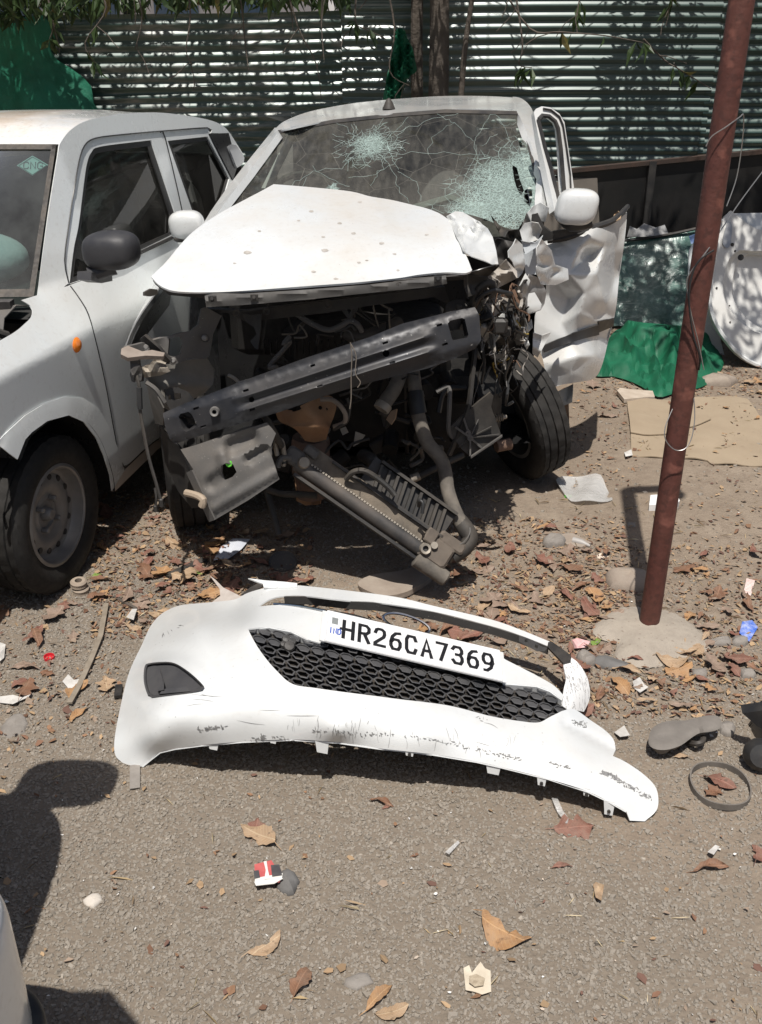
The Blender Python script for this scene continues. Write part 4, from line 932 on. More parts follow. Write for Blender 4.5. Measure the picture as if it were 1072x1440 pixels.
# ================================================================ WHEELS (shared builder)
def wheel(c, ax, r, wd, rim_r, parent, seed=0, tyre_mat=None, spin=0., nseg=120, hub=True, name='wheel'):
    """ax = outward axle direction; returns the wheel part (tyre) with rim, hub, bolts as sub-parts"""
    c = np.array(c, float); ax = np.array(ax, float); ax /= np.linalg.norm(ax)
    a = np.array([0, 0, 1.]) if abs(ax[2]) < .9 else np.array([1., 0, 0])
    u = np.cross(ax, a); u /= np.linalg.norm(u); w_ = np.cross(ax, u)
    h = wd/2; gr = .007
    prof = [(rim_r, -h*.80), (rim_r+.012, -h*.92), (rim_r+.03, -h*1.02), ((r+rim_r)/2+.005, -h*1.06), (r-.03, -h*1.0), (r-.014, -h*.93), (r-.004, -h*.80)]
    ribs = [-.80, -.50, -.44, -.08, -.02, .02, .08, .44, .50, .80]
    pr = []
    for (x0, x1) in ((-.80, -.52), (-.45, -.04), (.04, .45), (.52, .80)):
        pr += [(r-gr-.001, h*x0-.0015), (r-.0015*abs(x0)*1.5, h*x0+.001), (r-.0015*abs(x1)*1.5, h*x1-.001), (r-gr-.001, h*x1+.0015)]
    prof = prof[:-1]+pr+[(q, -z) for q, z in prof[::-1]][1:]
    V = []; F_ = []; m_ = len(prof)
    for k in range(nseg):
        t = 2*math.pi*k/nseg
        for i, (q, z) in enumerate(prof):
            if 6 <= i < 6+len(pr) and q > r-gr*.7:
                rib = (i-6)//4
                if (k+rib*2) % 4 == 0: q = q-.0035
            if i in (5, 6+len(pr)) and k % 4 == 0: q -= .003
            z2 = z
            V.append(c+ax*z2+q*(math.cos(t)*u+math.sin(t)*w_))
    for k in range(nseg):
        k2 = (k+1) % nseg
        for i in range(m_-1): F_.append((k*m_+i, k*m_+i+1, k2*m_+i+1, k2*m_+i))
    W = ob(name, V, F_, tyre_mat or RUBBER, parent, sharp=30)
    R_ = rim_r
    m = MB(); m.lathe([(R_+.004, h*.86), (R_-.006, h*.90), (R_-.012, h*.84), (R_-.016, h*.55), (R_-.022, h*.40), (R_*.80, h*.34), (R_*.70, h*.42), (R_*.62, h*.46), (R_*.50, h*.40), (R_*.42, h*.28), (R_*.36, h*.26), (R_*.30, h*.30), (R_*.27, h*.20), (.0, h*.18)], c, ax, 48)
    m.lathe([(R_+.004, -h*.84), (R_-.012, -h*.84), (R_-.020, -h*.2), (R_-.022, h*.40)], c, ax, 32)
    rim = m.make('rim', STEELW, W, sharp=30)
    m = MB()
    for k in range(14):
        t = 2*math.pi*k/14+spin; p = c+R_*.735*(math.cos(t)*u+math.sin(t)*w_)+ax*h*.40
        m.lathe([(0, .0035), (.0105, .0035), (.0115, .0), (.0105, -.006)], p, ax, 10)
    o = m.make('vent_holes', BLACKP, W); tag(o, kind='stuff')
    for k in range(4):
        t = 2*math.pi*k/4+spin+.5; p = c+R_*.33*(math.cos(t)*u+math.sin(t)*w_)+ax*h*.30
        MB().lathe([(0, .022), (.007, .022), (.0095, .018), (.0105, .0)], p, ax, 6).make('wheel_nut', STEELW, W, smooth=False)
    MB().lathe([(0, .030), (.016, .030), (.022, .022), (.026, .0)], c+ax*h*.2, ax, 20).make('hub', STEELW, W)
    return W
# ================================================================ THE STRIPPED WHITE HATCHBACK AT THE LEFT
YAW = math.radians(13.5); CD = np.array([math.sin(YAW), math.cos(YAW), 0]); CN = np.array([math.cos(YAW), -math.sin(YAW), 0]); C0 = np.array([-1.08, 2.88, 0])
def soff(z, t):
    k = np.clip((t-.3)/.3, 0, 1); sl = .7*(1-k)+.25*k
    return -sl*np.clip(z-.82, 0, .16)-.22*np.maximum(0, z-.98)-.15*np.maximum(0, .33-z)-.25*np.clip(-.15-t, 0, 9)**1.5
def sfield(extra=0.):
    def f(q):
        q = np.array(q, float); r = np.stack([(q[:, 0]-536)/1400, CT-(q[:, 1]-720)/1400*ST, -ST-(q[:, 1]-720)/1400*CT], -1); o = np.zeros(len(q))
        for i in range(26):
            s = ((C0-EYE) @ CN+o+extra)/(r @ CN); P = EYE+r*s[:, None]; o = .6*o+.4*soff(P[:, 2], (P-C0) @ CD)
        return s
    return f
SF = sfield()
def LC(t, l, z): return C0+CD*t-CN*l+np.array([0, 0, z])
car = thing('white_hatchback', 'complete white hatchback with black door mirror parked at the left of the wreck', 'car', LC(.9, .8, 0))
ARCHL = [(158, 690), (155, 668), (147, 642), (136, 616), (118, 593), (97, 584), (67, 592), (45, 608), (36, 618), (25, 646)]
fen = [(30, 422, 1), (99, 401, 1), (112, 421), (124, 443), (135, 482), (147, 535), (160, 606), (168, 648), (175, 660), (158, 690, 1)]+ARCHL[1:-1]+[(25, 646, 1), (14, 638), (0, 627), (-50, 590, 1), (-60, 512, 1), (0, 479), (22, 466), (34, 456), (44, 446), (46, 436), (42, 429)]
PARTS = []
fender = trace('front_fender', fen, None, WHITE2, car, res=9, th=.003, field=SF, sharp=30, step=6); PARTS.append(fender)
fl_o = [(175, 662), (166, 630), (156, 604), (140, 575), (118, 560), (92, 558), (62, 568), (36, 584), (12, 606), (-4, 622)]
ring = fl_o+[(0, 627), (14, 638), (25, 646)]+[(36, 618), (45, 608), (67, 592), (97, 584), (118, 593), (136, 616), (147, 642), (155, 668), (158, 690)]
def flare(q):
    A = curve_closed(ARCHL, 5, False); dd = np.array([np.sqrt(((A-p)**2).sum(1).min()) for p in q]); return -.022*np.clip(1-dd/30, 0, 1)**.7-.003
PARTS.append(trace('arch_flare', ring, None, WHITE2, fender, res=6, th=.004, field=SF, crump=flare, sharp=60, step=5, curve=False))
m = MB(); A = curve_closed(ARCHL[::-1], 6, False)
A = np.array([field_pts(SF, [p])[0] for p in catmull([np.array(p, float) for p in ARCHL], [0]*len(ARCHL), 5)[0]])
m.grid([A+CN*.012, A-CN*.05, A-CN*.32]); m.make('wheel_well', RIMBLK, car)
door = trace('front_door', [(98, 401, 1), (138, 385), (198, 352), (240, 331), (258, 320, 1), (266, 400), (276, 480), (286, 571, 1), (215, 622), (182, 652), (175, 655), (169, 645), (161, 604), (148, 534), (136, 481), (125, 441), (112, 419)], None, WHITE2, car, res=9, th=.003, field=SF, sharp=30); PARTS.append(door)
GLIN = [(98, 399, 1), (104, 350), (111, 315), (119, 252), (123, 228), (129, 214), (142, 206), (213, 197, 1), (248, 303, 1), (247, 330, 1), (198, 352), (138, 384)]
PARTS.append(trace('front_window_frame', [(97, 400, 1), (91, 367), (97, 315), (104, 268), (111, 229), (119, 206), (134, 195), (170, 190), (225, 185, 1), (232, 194), (257, 300), (258, 321, 1), (247, 331, 1), (198, 353), (138, 385)], None, WHITE2, door, holes=[GLIN], res=7, th=.01, field=sfield(-.004), step=4, sharp=60))
def inset(px, k):
    c = np.array([p[:2] for p in px]).mean(0); return [tuple(c+(np.array(p[:2])-c)*k)+tuple(p[2:]) for p in px]
PARTS.append(trace('window_rubber', inset(GLIN, 1.015), None, TRIMB, door, holes=[inset(GLIN, .91)], res=6, th=.006, field=sfield(-.010), step=4, sharp=60))
def glassmat(name, tint, dirt, k):
    g = NG(name); t = g.n('ShaderNodeBsdfTransparent'); t.inputs[0].default_value = (*tint, 1); gl = g.n('ShaderNodeBsdfGlossy'); gl.inputs['Roughness'].default_value = .02
    fr = g.n('ShaderNodeFresnel'); fr.inputs[0].default_value = 1.5; mx = g.n('ShaderNodeMixShader'); g.l(fr.outputs[0], mx.inputs[0]); g.l(t.outputs[0], mx.inputs[1]); g.l(gl.outputs[0], mx.inputs[2])
    df = g.n('ShaderNodeBsdfDiffuse'); df.inputs[0].default_value = (*dirt, 1); m2 = g.n('ShaderNodeMixShader')
    g.l(g.mul(g.ramp(g.mul(g.noise(5, 6, .65), g.noise(1.3, 3)), .12, .42), k), m2.inputs[0]); g.l(mx.outputs[0], m2.inputs[1]); g.l(df.outputs[0], m2.inputs[2]); g.l(m2.outputs[0], g.t.nodes['Material Output'].inputs[0])
    return g.m
GLS = glassmat('side_glass', (.42, .46, .45), (.20, .19, .17), .22)
WSG = glassmat('windscreen_glass', (.50, .60, .58), (.24, .26, .25), .30)
PARTS.append(trace('door_glass', inset(GLIN, .97), None, GLS, door, res=14, th=0, field=sfield(-.022), curve=False))
m = MB(); m.tube([field_pts(sfield(.006), [p])[0] for p in ((138, 386), (168, 371), (198, 355), (247, 332))], .007, 6); m.make('belt_trim', TRIMB, door)
for nm, pth in (('door_gap', [(99, 402), (112, 420), (124.5, 442), (135.5, 482), (147.5, 535), (160.5, 605), (168.5, 646), (174.5, 656.5), (182, 653.5), (215, 623), (286, 572)]), ('frame_gap', [(97, 398), (91, 366), (97, 315), (104, 268), (111, 228), (119, 205), (134, 194.5), (170, 189.5), (225, 184.5), (292, 179.5)]), ('door_gap', [(226, 186), (233, 195), (257.5, 301), (258.5, 321), (266, 400), (276, 480), (286, 571)])):
    m = MB(); m.tube(field_pts(sfield(.0005), catmull([np.array(p, float) for p in pth], [0]*len(pth), 3)[0]), .0024, 5); m.make(nm, RIMBLK, door)
RG = [(236, 198, 1), (292, 192, 1), (323, 251, 1), (300, 330, 1), (272, 300, 1)]
rd = trace('rear_door', [(258, 320, 1), (300, 334), (330, 300, 1), (345, 420), (345, 540, 1), (286, 571, 1), (276, 480), (266, 400)], None, WHITE2, car, res=12, th=.003, field=SF); PARTS.append(rd)
PARTS.append(trace('rear_window_frame', [(226, 185, 1), (292, 180, 1), (298, 190), (328, 252, 1), (300, 336, 1), (259, 321, 1), (257, 300), (233, 194)], None, WHITE2, rd, holes=[RG], res=7, th=.01, field=sfield(-.004), step=5, curve=False))
PARTS.append(trace('window_rubber', inset(RG, 1.03), None, TRIMB, rd, holes=[inset(RG, .9)], res=7, th=.006, field=sfield(-.010), step=5, curve=False))
PARTS.append(trace('rear_glass', inset(RG, .98), None, GLS, rd, res=14, th=0, field=sfield(-.022), curve=False))
PARTS.append(trace('pillar_panel', [(295, 188), (322, 187), (334, 234), (328, 253)], None, simple('gloss_black_panel', (.02, .02, .022), (.03, .03, .03), 6, .3), car, res=9, th=.006, field=sfield(.003), curve=False))
tl = trace('tail_lamp', [(322, 206), (326, 203), (332, 204), (344, 222), (340, 232), (334, 236), (328, 222)], None, LAMPG, car, res=5, th=.02, field=sfield(.012)); PARTS.append(tl)
side = trace('body_side', [(53, 416, 1), (60, 360), (70, 290), (84, 203, 1), (92, 191), (102, 181), (117, 172), (140, 165), (168, 160, 1), (215, 158), (252, 161), (292, 168), (312, 176), (324, 188), (343, 218, 1), (334, 236), (327, 215), (321, 188, 1), (297, 187, 1), (292, 179), (225, 184), (170, 189), (134, 194), (119, 204), (111, 228), (104, 268), (97, 315), (91, 366), (97, 398, 1), (80, 410)], None, WHITE2, car, res=7, th=.004, field=SF, step=5, sharp=50); PARTS.append(side)
sl = trace('sill', [(158, 691), (175, 662), (182, 654), (215, 624), (286, 573), (345, 542), (345, 556), (286, 592), (222, 632), (163, 690)], None, simple('dusty_sill', (.50, .46, .42), (.40, .35, .30), 5, .5), car, res=8, th=.01, field=sfield(-.003), curve=False); PARTS.append(sl)
MB().lathe([(0, .012), (.016, .010), (.024, .004), (.026, 0)], field_pts(sfield(.0), [(108, 485)])[0], CN, 20).make('side_marker', ORANGE, fender)
# mirror
mc = PLN(157, 352, C0+CN*.13, CN)
def superel(c, e1, e2, e3, n=22, p=2.6, flat=None):
    m = MB(); P = np.zeros((n+1, 2*n+1, 3))
    for i in range(n+1):
        for j in range(2*n+1):
            th = -math.pi/2+math.pi*i/n; ph = math.pi*j/n
            f_ = lambda a: math.copysign(abs(a)**(2/p), a)
            x, y, z = f_(math.cos(th)*math.cos(ph)), f_(math.cos(th)*math.sin(ph)), f_(math.sin(th))
            if flat is not None and y > flat: y = flat
            P[i, j] = c+e1*x+e2*y+e3*z
    m.grid(P); return m
mir = superel(mc, CN*.090+np.array([0, 0, .004]), CD*.068, np.array([0, 0, .060]), p=2.9, flat=.6).make('door_mirror', MIRB, door)
m = MB(); m.prism([PLN(*q, C0+CN*.04, CN) for q in ((109, 382), (138, 379), (139, 394), (123, 397), (108, 393))], CN*.05); a = PLN(124, 386, C0+CN*.06, CN); m.tube([a, (a+mc)/2+np.array([0, 0, -.03]), mc-np.array([0, 0, .05])], [.022, .020, .03], 8); m.make('mirror_arm', MIRB, mir)
# roof, windscreen, cowl in the car's own frame
rq = field_pts(SF, [(84, 202), (102, 181), (117, 172), (140, 165), (168, 160), (215, 158), (252, 161), (292, 168), (312, 176), (324, 188), (343, 218)])
ts = list((rq-C0) @ CD); zs = list(rq[:, 2]-.002); lr = list(-((rq-C0) @ CN))
ls = np.linspace(0, 1, 13); P = np.zeros((len(ts), 13, 3))
for i, (t, z) in enumerate(zip(ts, zs)):
    for j, s in enumerate(ls):
        l = lr[i]+.002+s*(1.60-2*lr[i]); cr = 4*s*(1-s)
        P[i, j] = LC(t-.05*cr*(i == 0)-.03*cr*(i == 1), l, z-.055*s+.020*cr*(1 if i else .6)+(.006 if .12 < s < .88 and i else 0))
m = MB(); m.grid(P[::-1]); roof = m.make('roof', white_paint('dusty_roof_paint', (.80, .81, .80), dust=1.1, specks=.1, dcol=(.60, .47, .35)), car, sharp=60)
wp_ = np.zeros((9, 13, 3))
for i, v in enumerate(np.linspace(0, 1, 9)):
    for j, s in enumerate(ls):
        cr = 4*s*(1-s)
        wp_[i, j] = LC((.285*(1-v)+.60*v)-.13*cr*(1-v)-.05*cr*v, (.105*(1-v)+.137*v)+s*(1.40*(1-v)+1.33*v), .955*(1-v)+1.385*v-.055*s*v-.03*s*(1-v)+.012*cr)
m = MB(); m.grid(wp_); ws = m.make('windscreen', WSG, car)
m = MB(); bw = wp_-CD*.006
ri = [(0, 0), (0, 1)]
def band(P, i0, i1, j0, j1): m.grid(P[i0:i1, j0:j1])
q = wp_+(-CD*.004+np.array([0, 0, .003])); e0 = q[:, :1]; e1 = q[:, 1:2]*.14+e0*.86
m.grid(np.concatenate([e0, e1], 1)); t0 = q[-1:]; t1 = q[-2:-1]*.28+t0*.72; m.grid(np.concatenate([t1, t0], 0)); b0 = q[:1]; b1 = q[1:2]*.4+b0*.6; m.grid(np.concatenate([b0, b1], 0))
m.make('windscreen_border', simple('dusty_black_frit', (.045, .04, .036), (.10, .085, .07), 30, .7), ws)
# CNG diamond sticker
sp = [ (46, 219), (68, 232), (46, 247), (24, 233)]
pn_ = np.cross(wp_[0, 3]-wp_[0, 1], wp_[6, 2]-wp_[0, 2]); pn_ /= np.linalg.norm(pn_); pn_ *= -1 if pn_[1] > 0 else 1
def SW(a, b, d=.006): 
    p = PLN(a, b, wp_[6, 2]+pn_*d, pn_); return p
m = MB(); m.prism([SW(*p) for p in sp], pn_*.001); stk = m.make('gas_sticker', simple('mint_sticker', (.42, .66, .60), None, 4, .5), ws, smooth=False)
m = MB()
for a, b in zip(sp, sp[1:]+sp[:1]):
    ca = np.array([46, 233]); m.tube([SW(*(ca+(np.array(a)-ca)*.9), .0085), SW(*(ca+(np.array(b)-ca)*.9), .0085)], .001, 4)
m.make('sticker_border', simple('sticker_line', (.08, .25, .22), None, 4, .5), stk)
o_, x_, y_ = SW(32, 237, .008), SW(60, 237.5, .008), SW(32.5, 228, .008)
for i, ch in enumerate('CNG'):
    glyph(ch, .05+i*.35, 0, .24, 1, .0032, simple('sticker_letter', (.05, .09, .10), None, 4, .5) if i == 0 else bpy.data.materials['sticker_letter'], stk, P_=lambda u, v, d=0: o_+(x_-o_)*u+(y_-o_)*v+pn_*d*.3, asp=(np.linalg.norm(x_-o_), np.linalg.norm(y_-o_)), name='sticker_character')
# interior
m = MB(); m.grid([[LC(.22, .1, .90), LC(.10, .8, .90), LC(.22, 1.5, .90)], [LC(.62, .1, .96), LC(.60, .8, .96), LC(.62, 1.5, .93)], [LC(.66, .1, .62), LC(.64, .8, .62), LC(.66, 1.5, .62)]]); m.make('dashboard', DARKIN, car)
for l in (.42, 1.12):
    superel(LC(1.25, l, .88), CN*.22, CD*.07, np.array([0, 0, .34])+CD*.08, p=3).make('seat', SEATM, car)
    superel(LC(1.33, l, 1.22), CN*.12, CD*.05, np.array([0, 0, .08]), p=3).make('headrest', SEATM, car)
superel(LC(1.95, .8, .85), CN*.58, CD*.07, np.array([0, 0, .30]), p=4).make('rear_bench', SEATM, car)
m = MB(); sc_ = LC(.72, 1.10, .95); m.tube([sc_+CN*.17*math.cos(a)+(np.array([0, 0, .15])+CD*.08)*math.sin(a) for a in np.linspace(0, 6.283, 25)], .014, 8); m.make('steering_wheel', BLACKP, car)
superel(LC(.50, .50, 1.02), CN*.24, CD*.13, np.array([0, 0, .09]), p=2.3).make('deployed_airbag', simple('airbag_cloth', (.5, .6, .58), (.6, .68, .66), 7, .9, bump=(20, .5, .01)), car)
m = MB(); m.grid([[LC(.44, .05, .30), LC(.44, 1.55, .30)], [LC(1.66, .05, .30), LC(1.66, 1.55, .30)]]); m.grid([[LC(-.4, .28, .32), LC(-.4, 1.32, .32)], [LC(.44, .28, .32), LC(.44, 1.32, .32)]]); m.grid([[LC(1.66, .28, .32), LC(1.66, 1.32, .32)], [LC(2.2, .28, .32), LC(2.2, 1.32, .32)]]); m.grid([[LC(.40, .28, .30), LC(.40, 1.32, .30)], [LC(.25, .1, .88), LC(.25, 1.5, .88)]]); m.grid([[LC(2.25, .06, .30), LC(2.25, 1.54, .30)], [LC(2.2, .08, 1.0), LC(2.2, 1.5, 1.0)], [LC(2.18, .13, 1.25), LC(2.18, 1.46, 1.25)]]); solid(m.make('floor_pan', DARKIN, car, smooth=False), .01)
# cowl and engine bay, hood missing
m = MB()
cow = np.array([[LC(.26, l, .93), LC(.20, l, .945), LC(.13, l, .925), LC(.10, l, .86)] for l in np.linspace(.12, 1.5, 10)]); m.grid(cow); solid(m.make('wiper_cowl', GREYP, car, sharp=25), .004)
m = MB(); m.tube([LC(.07, .12, .90), LC(.06, .3, .915), LC(.05, .7, .92), LC(.05, 1.4, .91)], .016, 8); m.tube([LC(.10, .10, .88), LC(.07, .12, .90)], .014, 8); m.make('scuttle_bar', DUSTYP, car)
m = MB(); m.tube([LC(.16, .17, .955), LC(.15, .5, .975), LC(.18, .9, .97)], .008, 6); m.box(LC(.19, .16, .95), (.06, .04, .03)); m.make('wiper_arm', BLACKP, car)
m = MB(); m.grid([[LC(.04, .10, .885), LC(-.6, .08, .80)], [LC(.02, .17, .86), LC(-.6, .17, .77)], [LC(.02, .19, .80), LC(-.6, .20, .70)]]); solid(m.make('bay_flange', simple('dusty_white_flange', (.60, .58, .55), (.48, .44, .39), 12, .6), car, sharp=30), .003)
m = MB(); m.grid([[LC(.06, .18, .82), LC(-.6, .20, .74)], [LC(.06, 1.4, .82), LC(-.6, 1.4, .74)]]); m.make('bay_floor', ENGM, car)
for l, t, z, s in ((.30, -.12, .80, .11), (.62, -.1, .82, .16), (.95, -.15, .80, .13)):
    m = MB(); m.box(LC(t, l, z), (s*1.6, s, .12), bev=.02); m.lathe([(0, .08), (.035, .08), (.04, .07), (.04, 0)], LC(t+.05, l, z+.02), (0, 0, 1), 12); m.make('engine_cover', ENGM, car, sharp=30)
m = MB(); m.lathe([(0, .03), (.06, .03), (.085, .015), (.09, -.06)], LC(-.05, .30, .82), (0, 0, 1), 20); m.make('strut_mount', ALU, car)
# bumper mounts left at the nose
m = MB(); m.tube([LC(-.17, .03, .56), LC(-.2, .05, .54), LC(-.21, .04, .50)], .006, 5); m.tube([LC(-.19, .02, .55), LC(-.24, .03, .54), LC(-.24, .03, .50), LC(-.19, .02, .51)], .005, 5); m.make('mounting_clip', STEELW, car)
trace('arch_liner', [(0, 700), (13, 664), (12, 680), (6, 705), (0, 728), (-30, 770), (-40, 720)], None, GREYP, car, res=6, th=.006, field=sfield(-.10), curve=False)
nose = MB(); nose.grid([[LC(-.55, .14, .28), LC(-.62, .8, .28), LC(-.55, 1.48, .28)], [LC(-.60, .14, .55), LC(-.68, .8, .55), LC(-.60, 1.48, .55)], [LC(-.58, .14, .74), LC(-.66, .8, .76), LC(-.58, 1.48, .72)]]); solid(nose.make('nose_panel', DUSTYP, car), .01)
for (t, l, sg) in ((.105, .012, 1), (.105, 1.59, -1), (2.02, .012, 1), (2.02, 1.59, -1)):
    yaw_ = .0; ax = CN*sg; wheel(LC(t, l+sg*.082, .268), ax, .270, .165, .172, car, spin=.3+t)
# the unseen left flank mirrors the right one
def mirror_copy(o):
    me = o.data.copy(); co = np.empty(len(me.vertices)*3, np.float32); me.vertices.foreach_get('co', co); co = co.reshape(-1, 3).astype(float)
    l = -((co-C0) @ CN); co = co+np.outer(2*l-1.60, CN); co[:, 2] *= np.where(co[:, 2] > .9, .975, 1); me.vertices.foreach_set('co', co.astype(np.float32).ravel()); me.flip_normals(); me.update()
    c = link(o.name.split('.')[0], me, car); 
for o in PARTS: mirror_copy(o)
# ================================================================ THE WRECKED WHITE CAR
wreck = thing('wrecked_car', 'wrecked white car, front torn open, shattered windscreen and raised crumpled bonnet', 'car', (0, 4.6, 0))
# ---- bonnet, folded up like a tent
hood_o = [(213, 389, 1), (222, 399), (234, 406), (252, 410), (290, 411), (341, 409), (435, 402), (502, 397), (560, 391), (591, 386), (626, 383), (655, 384), (664, 380, 1), (657, 362), (648, 346), (639, 326), (630, 308, 1), (618, 300), (600, 293), (580, 288), (550, 281), (520, 276), (492, 269), (435, 263), (385, 259, 1), (365, 270), (344, 281), (304, 303), (267, 330), (234, 368), (222, 380)]
HC = [(213, 389, 2.95), (250, 410, 2.89), (341, 409, 2.87), (435, 402, 2.87), (560, 391, 2.92), (664, 380, 2.99), (648, 347, 3.12), (630, 308, 3.31), (580, 288, 3.46), (492, 269, 3.54), (435, 263, 3.56), (385, 259, 3.56), (344, 281, 3.42), (304, 303, 3.31), (267, 330, 3.18), (234, 368, 3.02), (400, 330, 3.15), (520, 335, 3.13), (300, 360, 3.04), (600, 340, 3.14)]
HF = depth_field(HC)
_hf, _ = facets(71, .006, 9, hood_o)
def hoodc(q):
    s = .012*np.exp(-((q[:, 0]-385-(q[:, 1]-259)*.25)/30)**2)*np.clip((330-q[:, 1])/70, 0, 1)*-1
    s += .004*wav(q[:, 0]/60, q[:, 1]/60, 2, 3)+_hf(q)
    s += -.010*np.exp(-((q[:, 0]-(520+(q[:, 1]-276)*.5))/14)**2)*np.clip((350-q[:, 1])/80, 0, 1)
    s += -.006*np.exp(-((q[:, 1]-(405-.03*(q[:, 0]-340)))/4)**2)
    return s
hood = trace('bonnet', hood_o, None, WHITE, wreck, res=8, th=.006, field=HF, crump=hoodc, step=5, sharp=40)
# far slope of the fold, running down to the windscreen
rid = [(304, 303), (344, 281), (385, 259), (435, 263), (492, 269), (550, 281), (580, 288), (618, 300), (630, 308)]
A = field_pts(HF, rid); m = MB(); Bk = A+np.array([0, .62, -.20]); Bk[:, 2] = np.minimum(Bk[:, 2], 1.02); m.grid([A+np.array([0, .004, -.004]), (A+Bk)/2+np.array([0, 0, -.01]), Bk]); solid(m.make('bonnet_rear_fold', WHITE, hood, sharp=60), .004)
m = MB(); ed = field_pts(HF, [(216, 392), (234, 406), (290, 411), (435, 402), (560, 391), (655, 384)]); m.grid([ed+np.array([0, .004, -.004]), ed+np.array([0, .03, -.022]), ed+np.array([0, .10, -.012])]); solid(m.make('bonnet_edge_seal', BLACKP, hood), .004)
m = MB(); rr = np.random.RandomState(6)
for (a, b, r_) in ((348, 355, 4), (457, 352, 3.6), (438, 297, 2.4), (478, 314, 2.4), (455, 333, 2), (537, 342, 3), (497, 328, 2.5), (506, 284, 2.4), (441, 382, 2.4), (365, 325, 2), (473, 392, 2.5), (555, 357, 2), (600, 330, 2), (420, 310, 1.8), (560, 380, 1.8), (330, 370, 1.6), (505, 369, 2), (516, 366, 1.6)):
    c = np.array([a, b]); P_ = [c+r_*np.array([math.cos(t)*(1.2+.5*rr.rand()), math.sin(t)*(.5+.25*rr.rand())]) for t in np.linspace(0, 6.28, 8)[:-1]]
    n0 = len(m.v); m.v += [tuple(p) for p in field_pts(HF, P_, np.array(hoodc(np.array(P_)))-.0015)]; m.f.append(tuple(range(n0, n0+7)))
o = m.make('dirt_spots', simple('dried_droppings', (.30, .275, .24), (.46, .43, .40), 60, .8), hood, smooth=False); tag(o, kind='stuff')
# ---- windscreen
WC = [(391, 185, 4.74), (727, 158, 4.70), (560, 161, 4.80), (306, 300, 4.06), (345, 245, 4.36), (756, 287, 4.06), (745, 210, 4.38), (530, 290, 4.24), (560, 225, 4.52), (640, 290, 4.20), (704, 316, 4.02), (740, 320, 3.98)]
WF = depth_field(WC)
g = NG('shattered_glass'); t = g.n('ShaderNodeBsdfTransparent'); t.inputs[0].default_value = (.62, .68, .65, 1); gl = g.n('ShaderNodeBsdfGlossy'); gl.inputs['Roughness'].default_value = .04
mx = g.n('ShaderNodeMixShader'); fr = g.n('ShaderNodeFresnel'); fr.inputs[0].default_value = 1.6; g.l(fr.outputs[0], mx.inputs[0]); g.l(t.outputs[0], mx.inputs[1]); g.l(gl.outputs[0], mx.inputs[2])
def near(c, r0, r1):
    d = g.n('ShaderNodeVectorMath', operation='DISTANCE'); g.l(g.P(), d.inputs[0]); d.inputs[1].default_value = tuple(c)
    x = g.n('ShaderNodeMath', operation='ADD'); g.l(d.outputs['Value'], x.inputs[0]); g.l(g.mul(g.mul(g.noise(9, 3), .5, 'SUBTRACT'), .24), x.inputs[1])
    return g.ramp(x.outputs[0], r1, r0)
def wp3(a, b): return field_pts(WF, [(a, b)])[0]
za = near(wp3(522, 205), .02, .17); zb = near(wp3(728, 262), .12, .40); zc = near(wp3(680, 298), .05, .30); zd = near(wp3(470, 262), .0, .05)
def mx_(a, b): return g.mul(a, b, 'MAXIMUM')
zone = mx_(mx_(za, zb), mx_(zc, zd))
def cr(sc, w_): return g.ramp(g.vor(sc, 'DISTANCE_TO_EDGE'), w_, w_*.35)
v2_ = g.n('ShaderNodeVectorMath', operation='ADD'); 
fine = mx_(g.mul(cr(58, .10), .85), g.mul(cr(130, .16), .7)); mid = g.mul(cr(22, .022), .8)
crk = mx_(g.mul(fine, g.ramp(zone, .25, .8)), g.mul(mid, g.ramp(zone, .05, .35)))
crk = mx_(crk, g.mul(g.ramp(zone, .55, 1.), .48))
big = g.mul(cr(5.2, .006), .6)
dirt = g.mul(g.ramp(g.noise(2.6, 6, .7), .2, .75), .40)
dirt2 = g.mul(g.ramp(g.noise(5, 5, .6, g.vec((9, 2.2, 2.2))), .45, .75), .16)
fac = mx_(mx_(crk, big), g.mul(dirt, dirt2, 'ADD'))
df = g.n('ShaderNodeBsdfDiffuse'); g.l(g.mix(g.ramp(crk, .2, .6), (.20, .19, .165), (.33, .42, .39)), df.inputs[0])
m2 = g.n('ShaderNodeMixShader'); g.l(fac, m2.inputs[0]); g.l(mx.outputs[0], m2.inputs[1]); g.l(df.outputs[0], m2.inputs[2]); g.l(m2.outputs[0], g.t.nodes['Material Output'].inputs[0])
SHATTER = g.m
gl_o = [(306, 300, 1), (318, 284), (345, 247), (391, 185, 1), (430, 177), (469, 170), (560, 161), (626, 156), (727, 158, 1), (733, 172), (741, 194), (754, 238), (759, 287), (752, 305), (742, 318), (735, 312), (729, 322), (715, 321), (704, 317), (676, 306), (650, 300), (626, 300), (560, 310), (430, 310), (350, 315, 1)]
hole1 = [(721, 232), (727, 236), (731, 252), (737, 268), (733, 275), (726, 262), (722, 245)]; hole2 = [(729, 192), (733, 198), (735, 207), (731, 206)]; hole3 = [(738, 268), (746, 262), (749, 276), (745, 290), (738, 284)]
def sag(q): return .015*wav(q[:, 0]/28, q[:, 1]/28, 4, 3)*np.clip((q[:, 0]-640)/60, 0, 1)*np.clip((q[:, 1]-200)/60, 0, 1)
ws2 = trace('shattered_windscreen', gl_o, None, SHATTER, wreck, holes=[hole1, hole2, hole3], res=10, th=0, field=WF, crump=sag, step=7)
m = MB(); rr = np.random.RandomState(9)
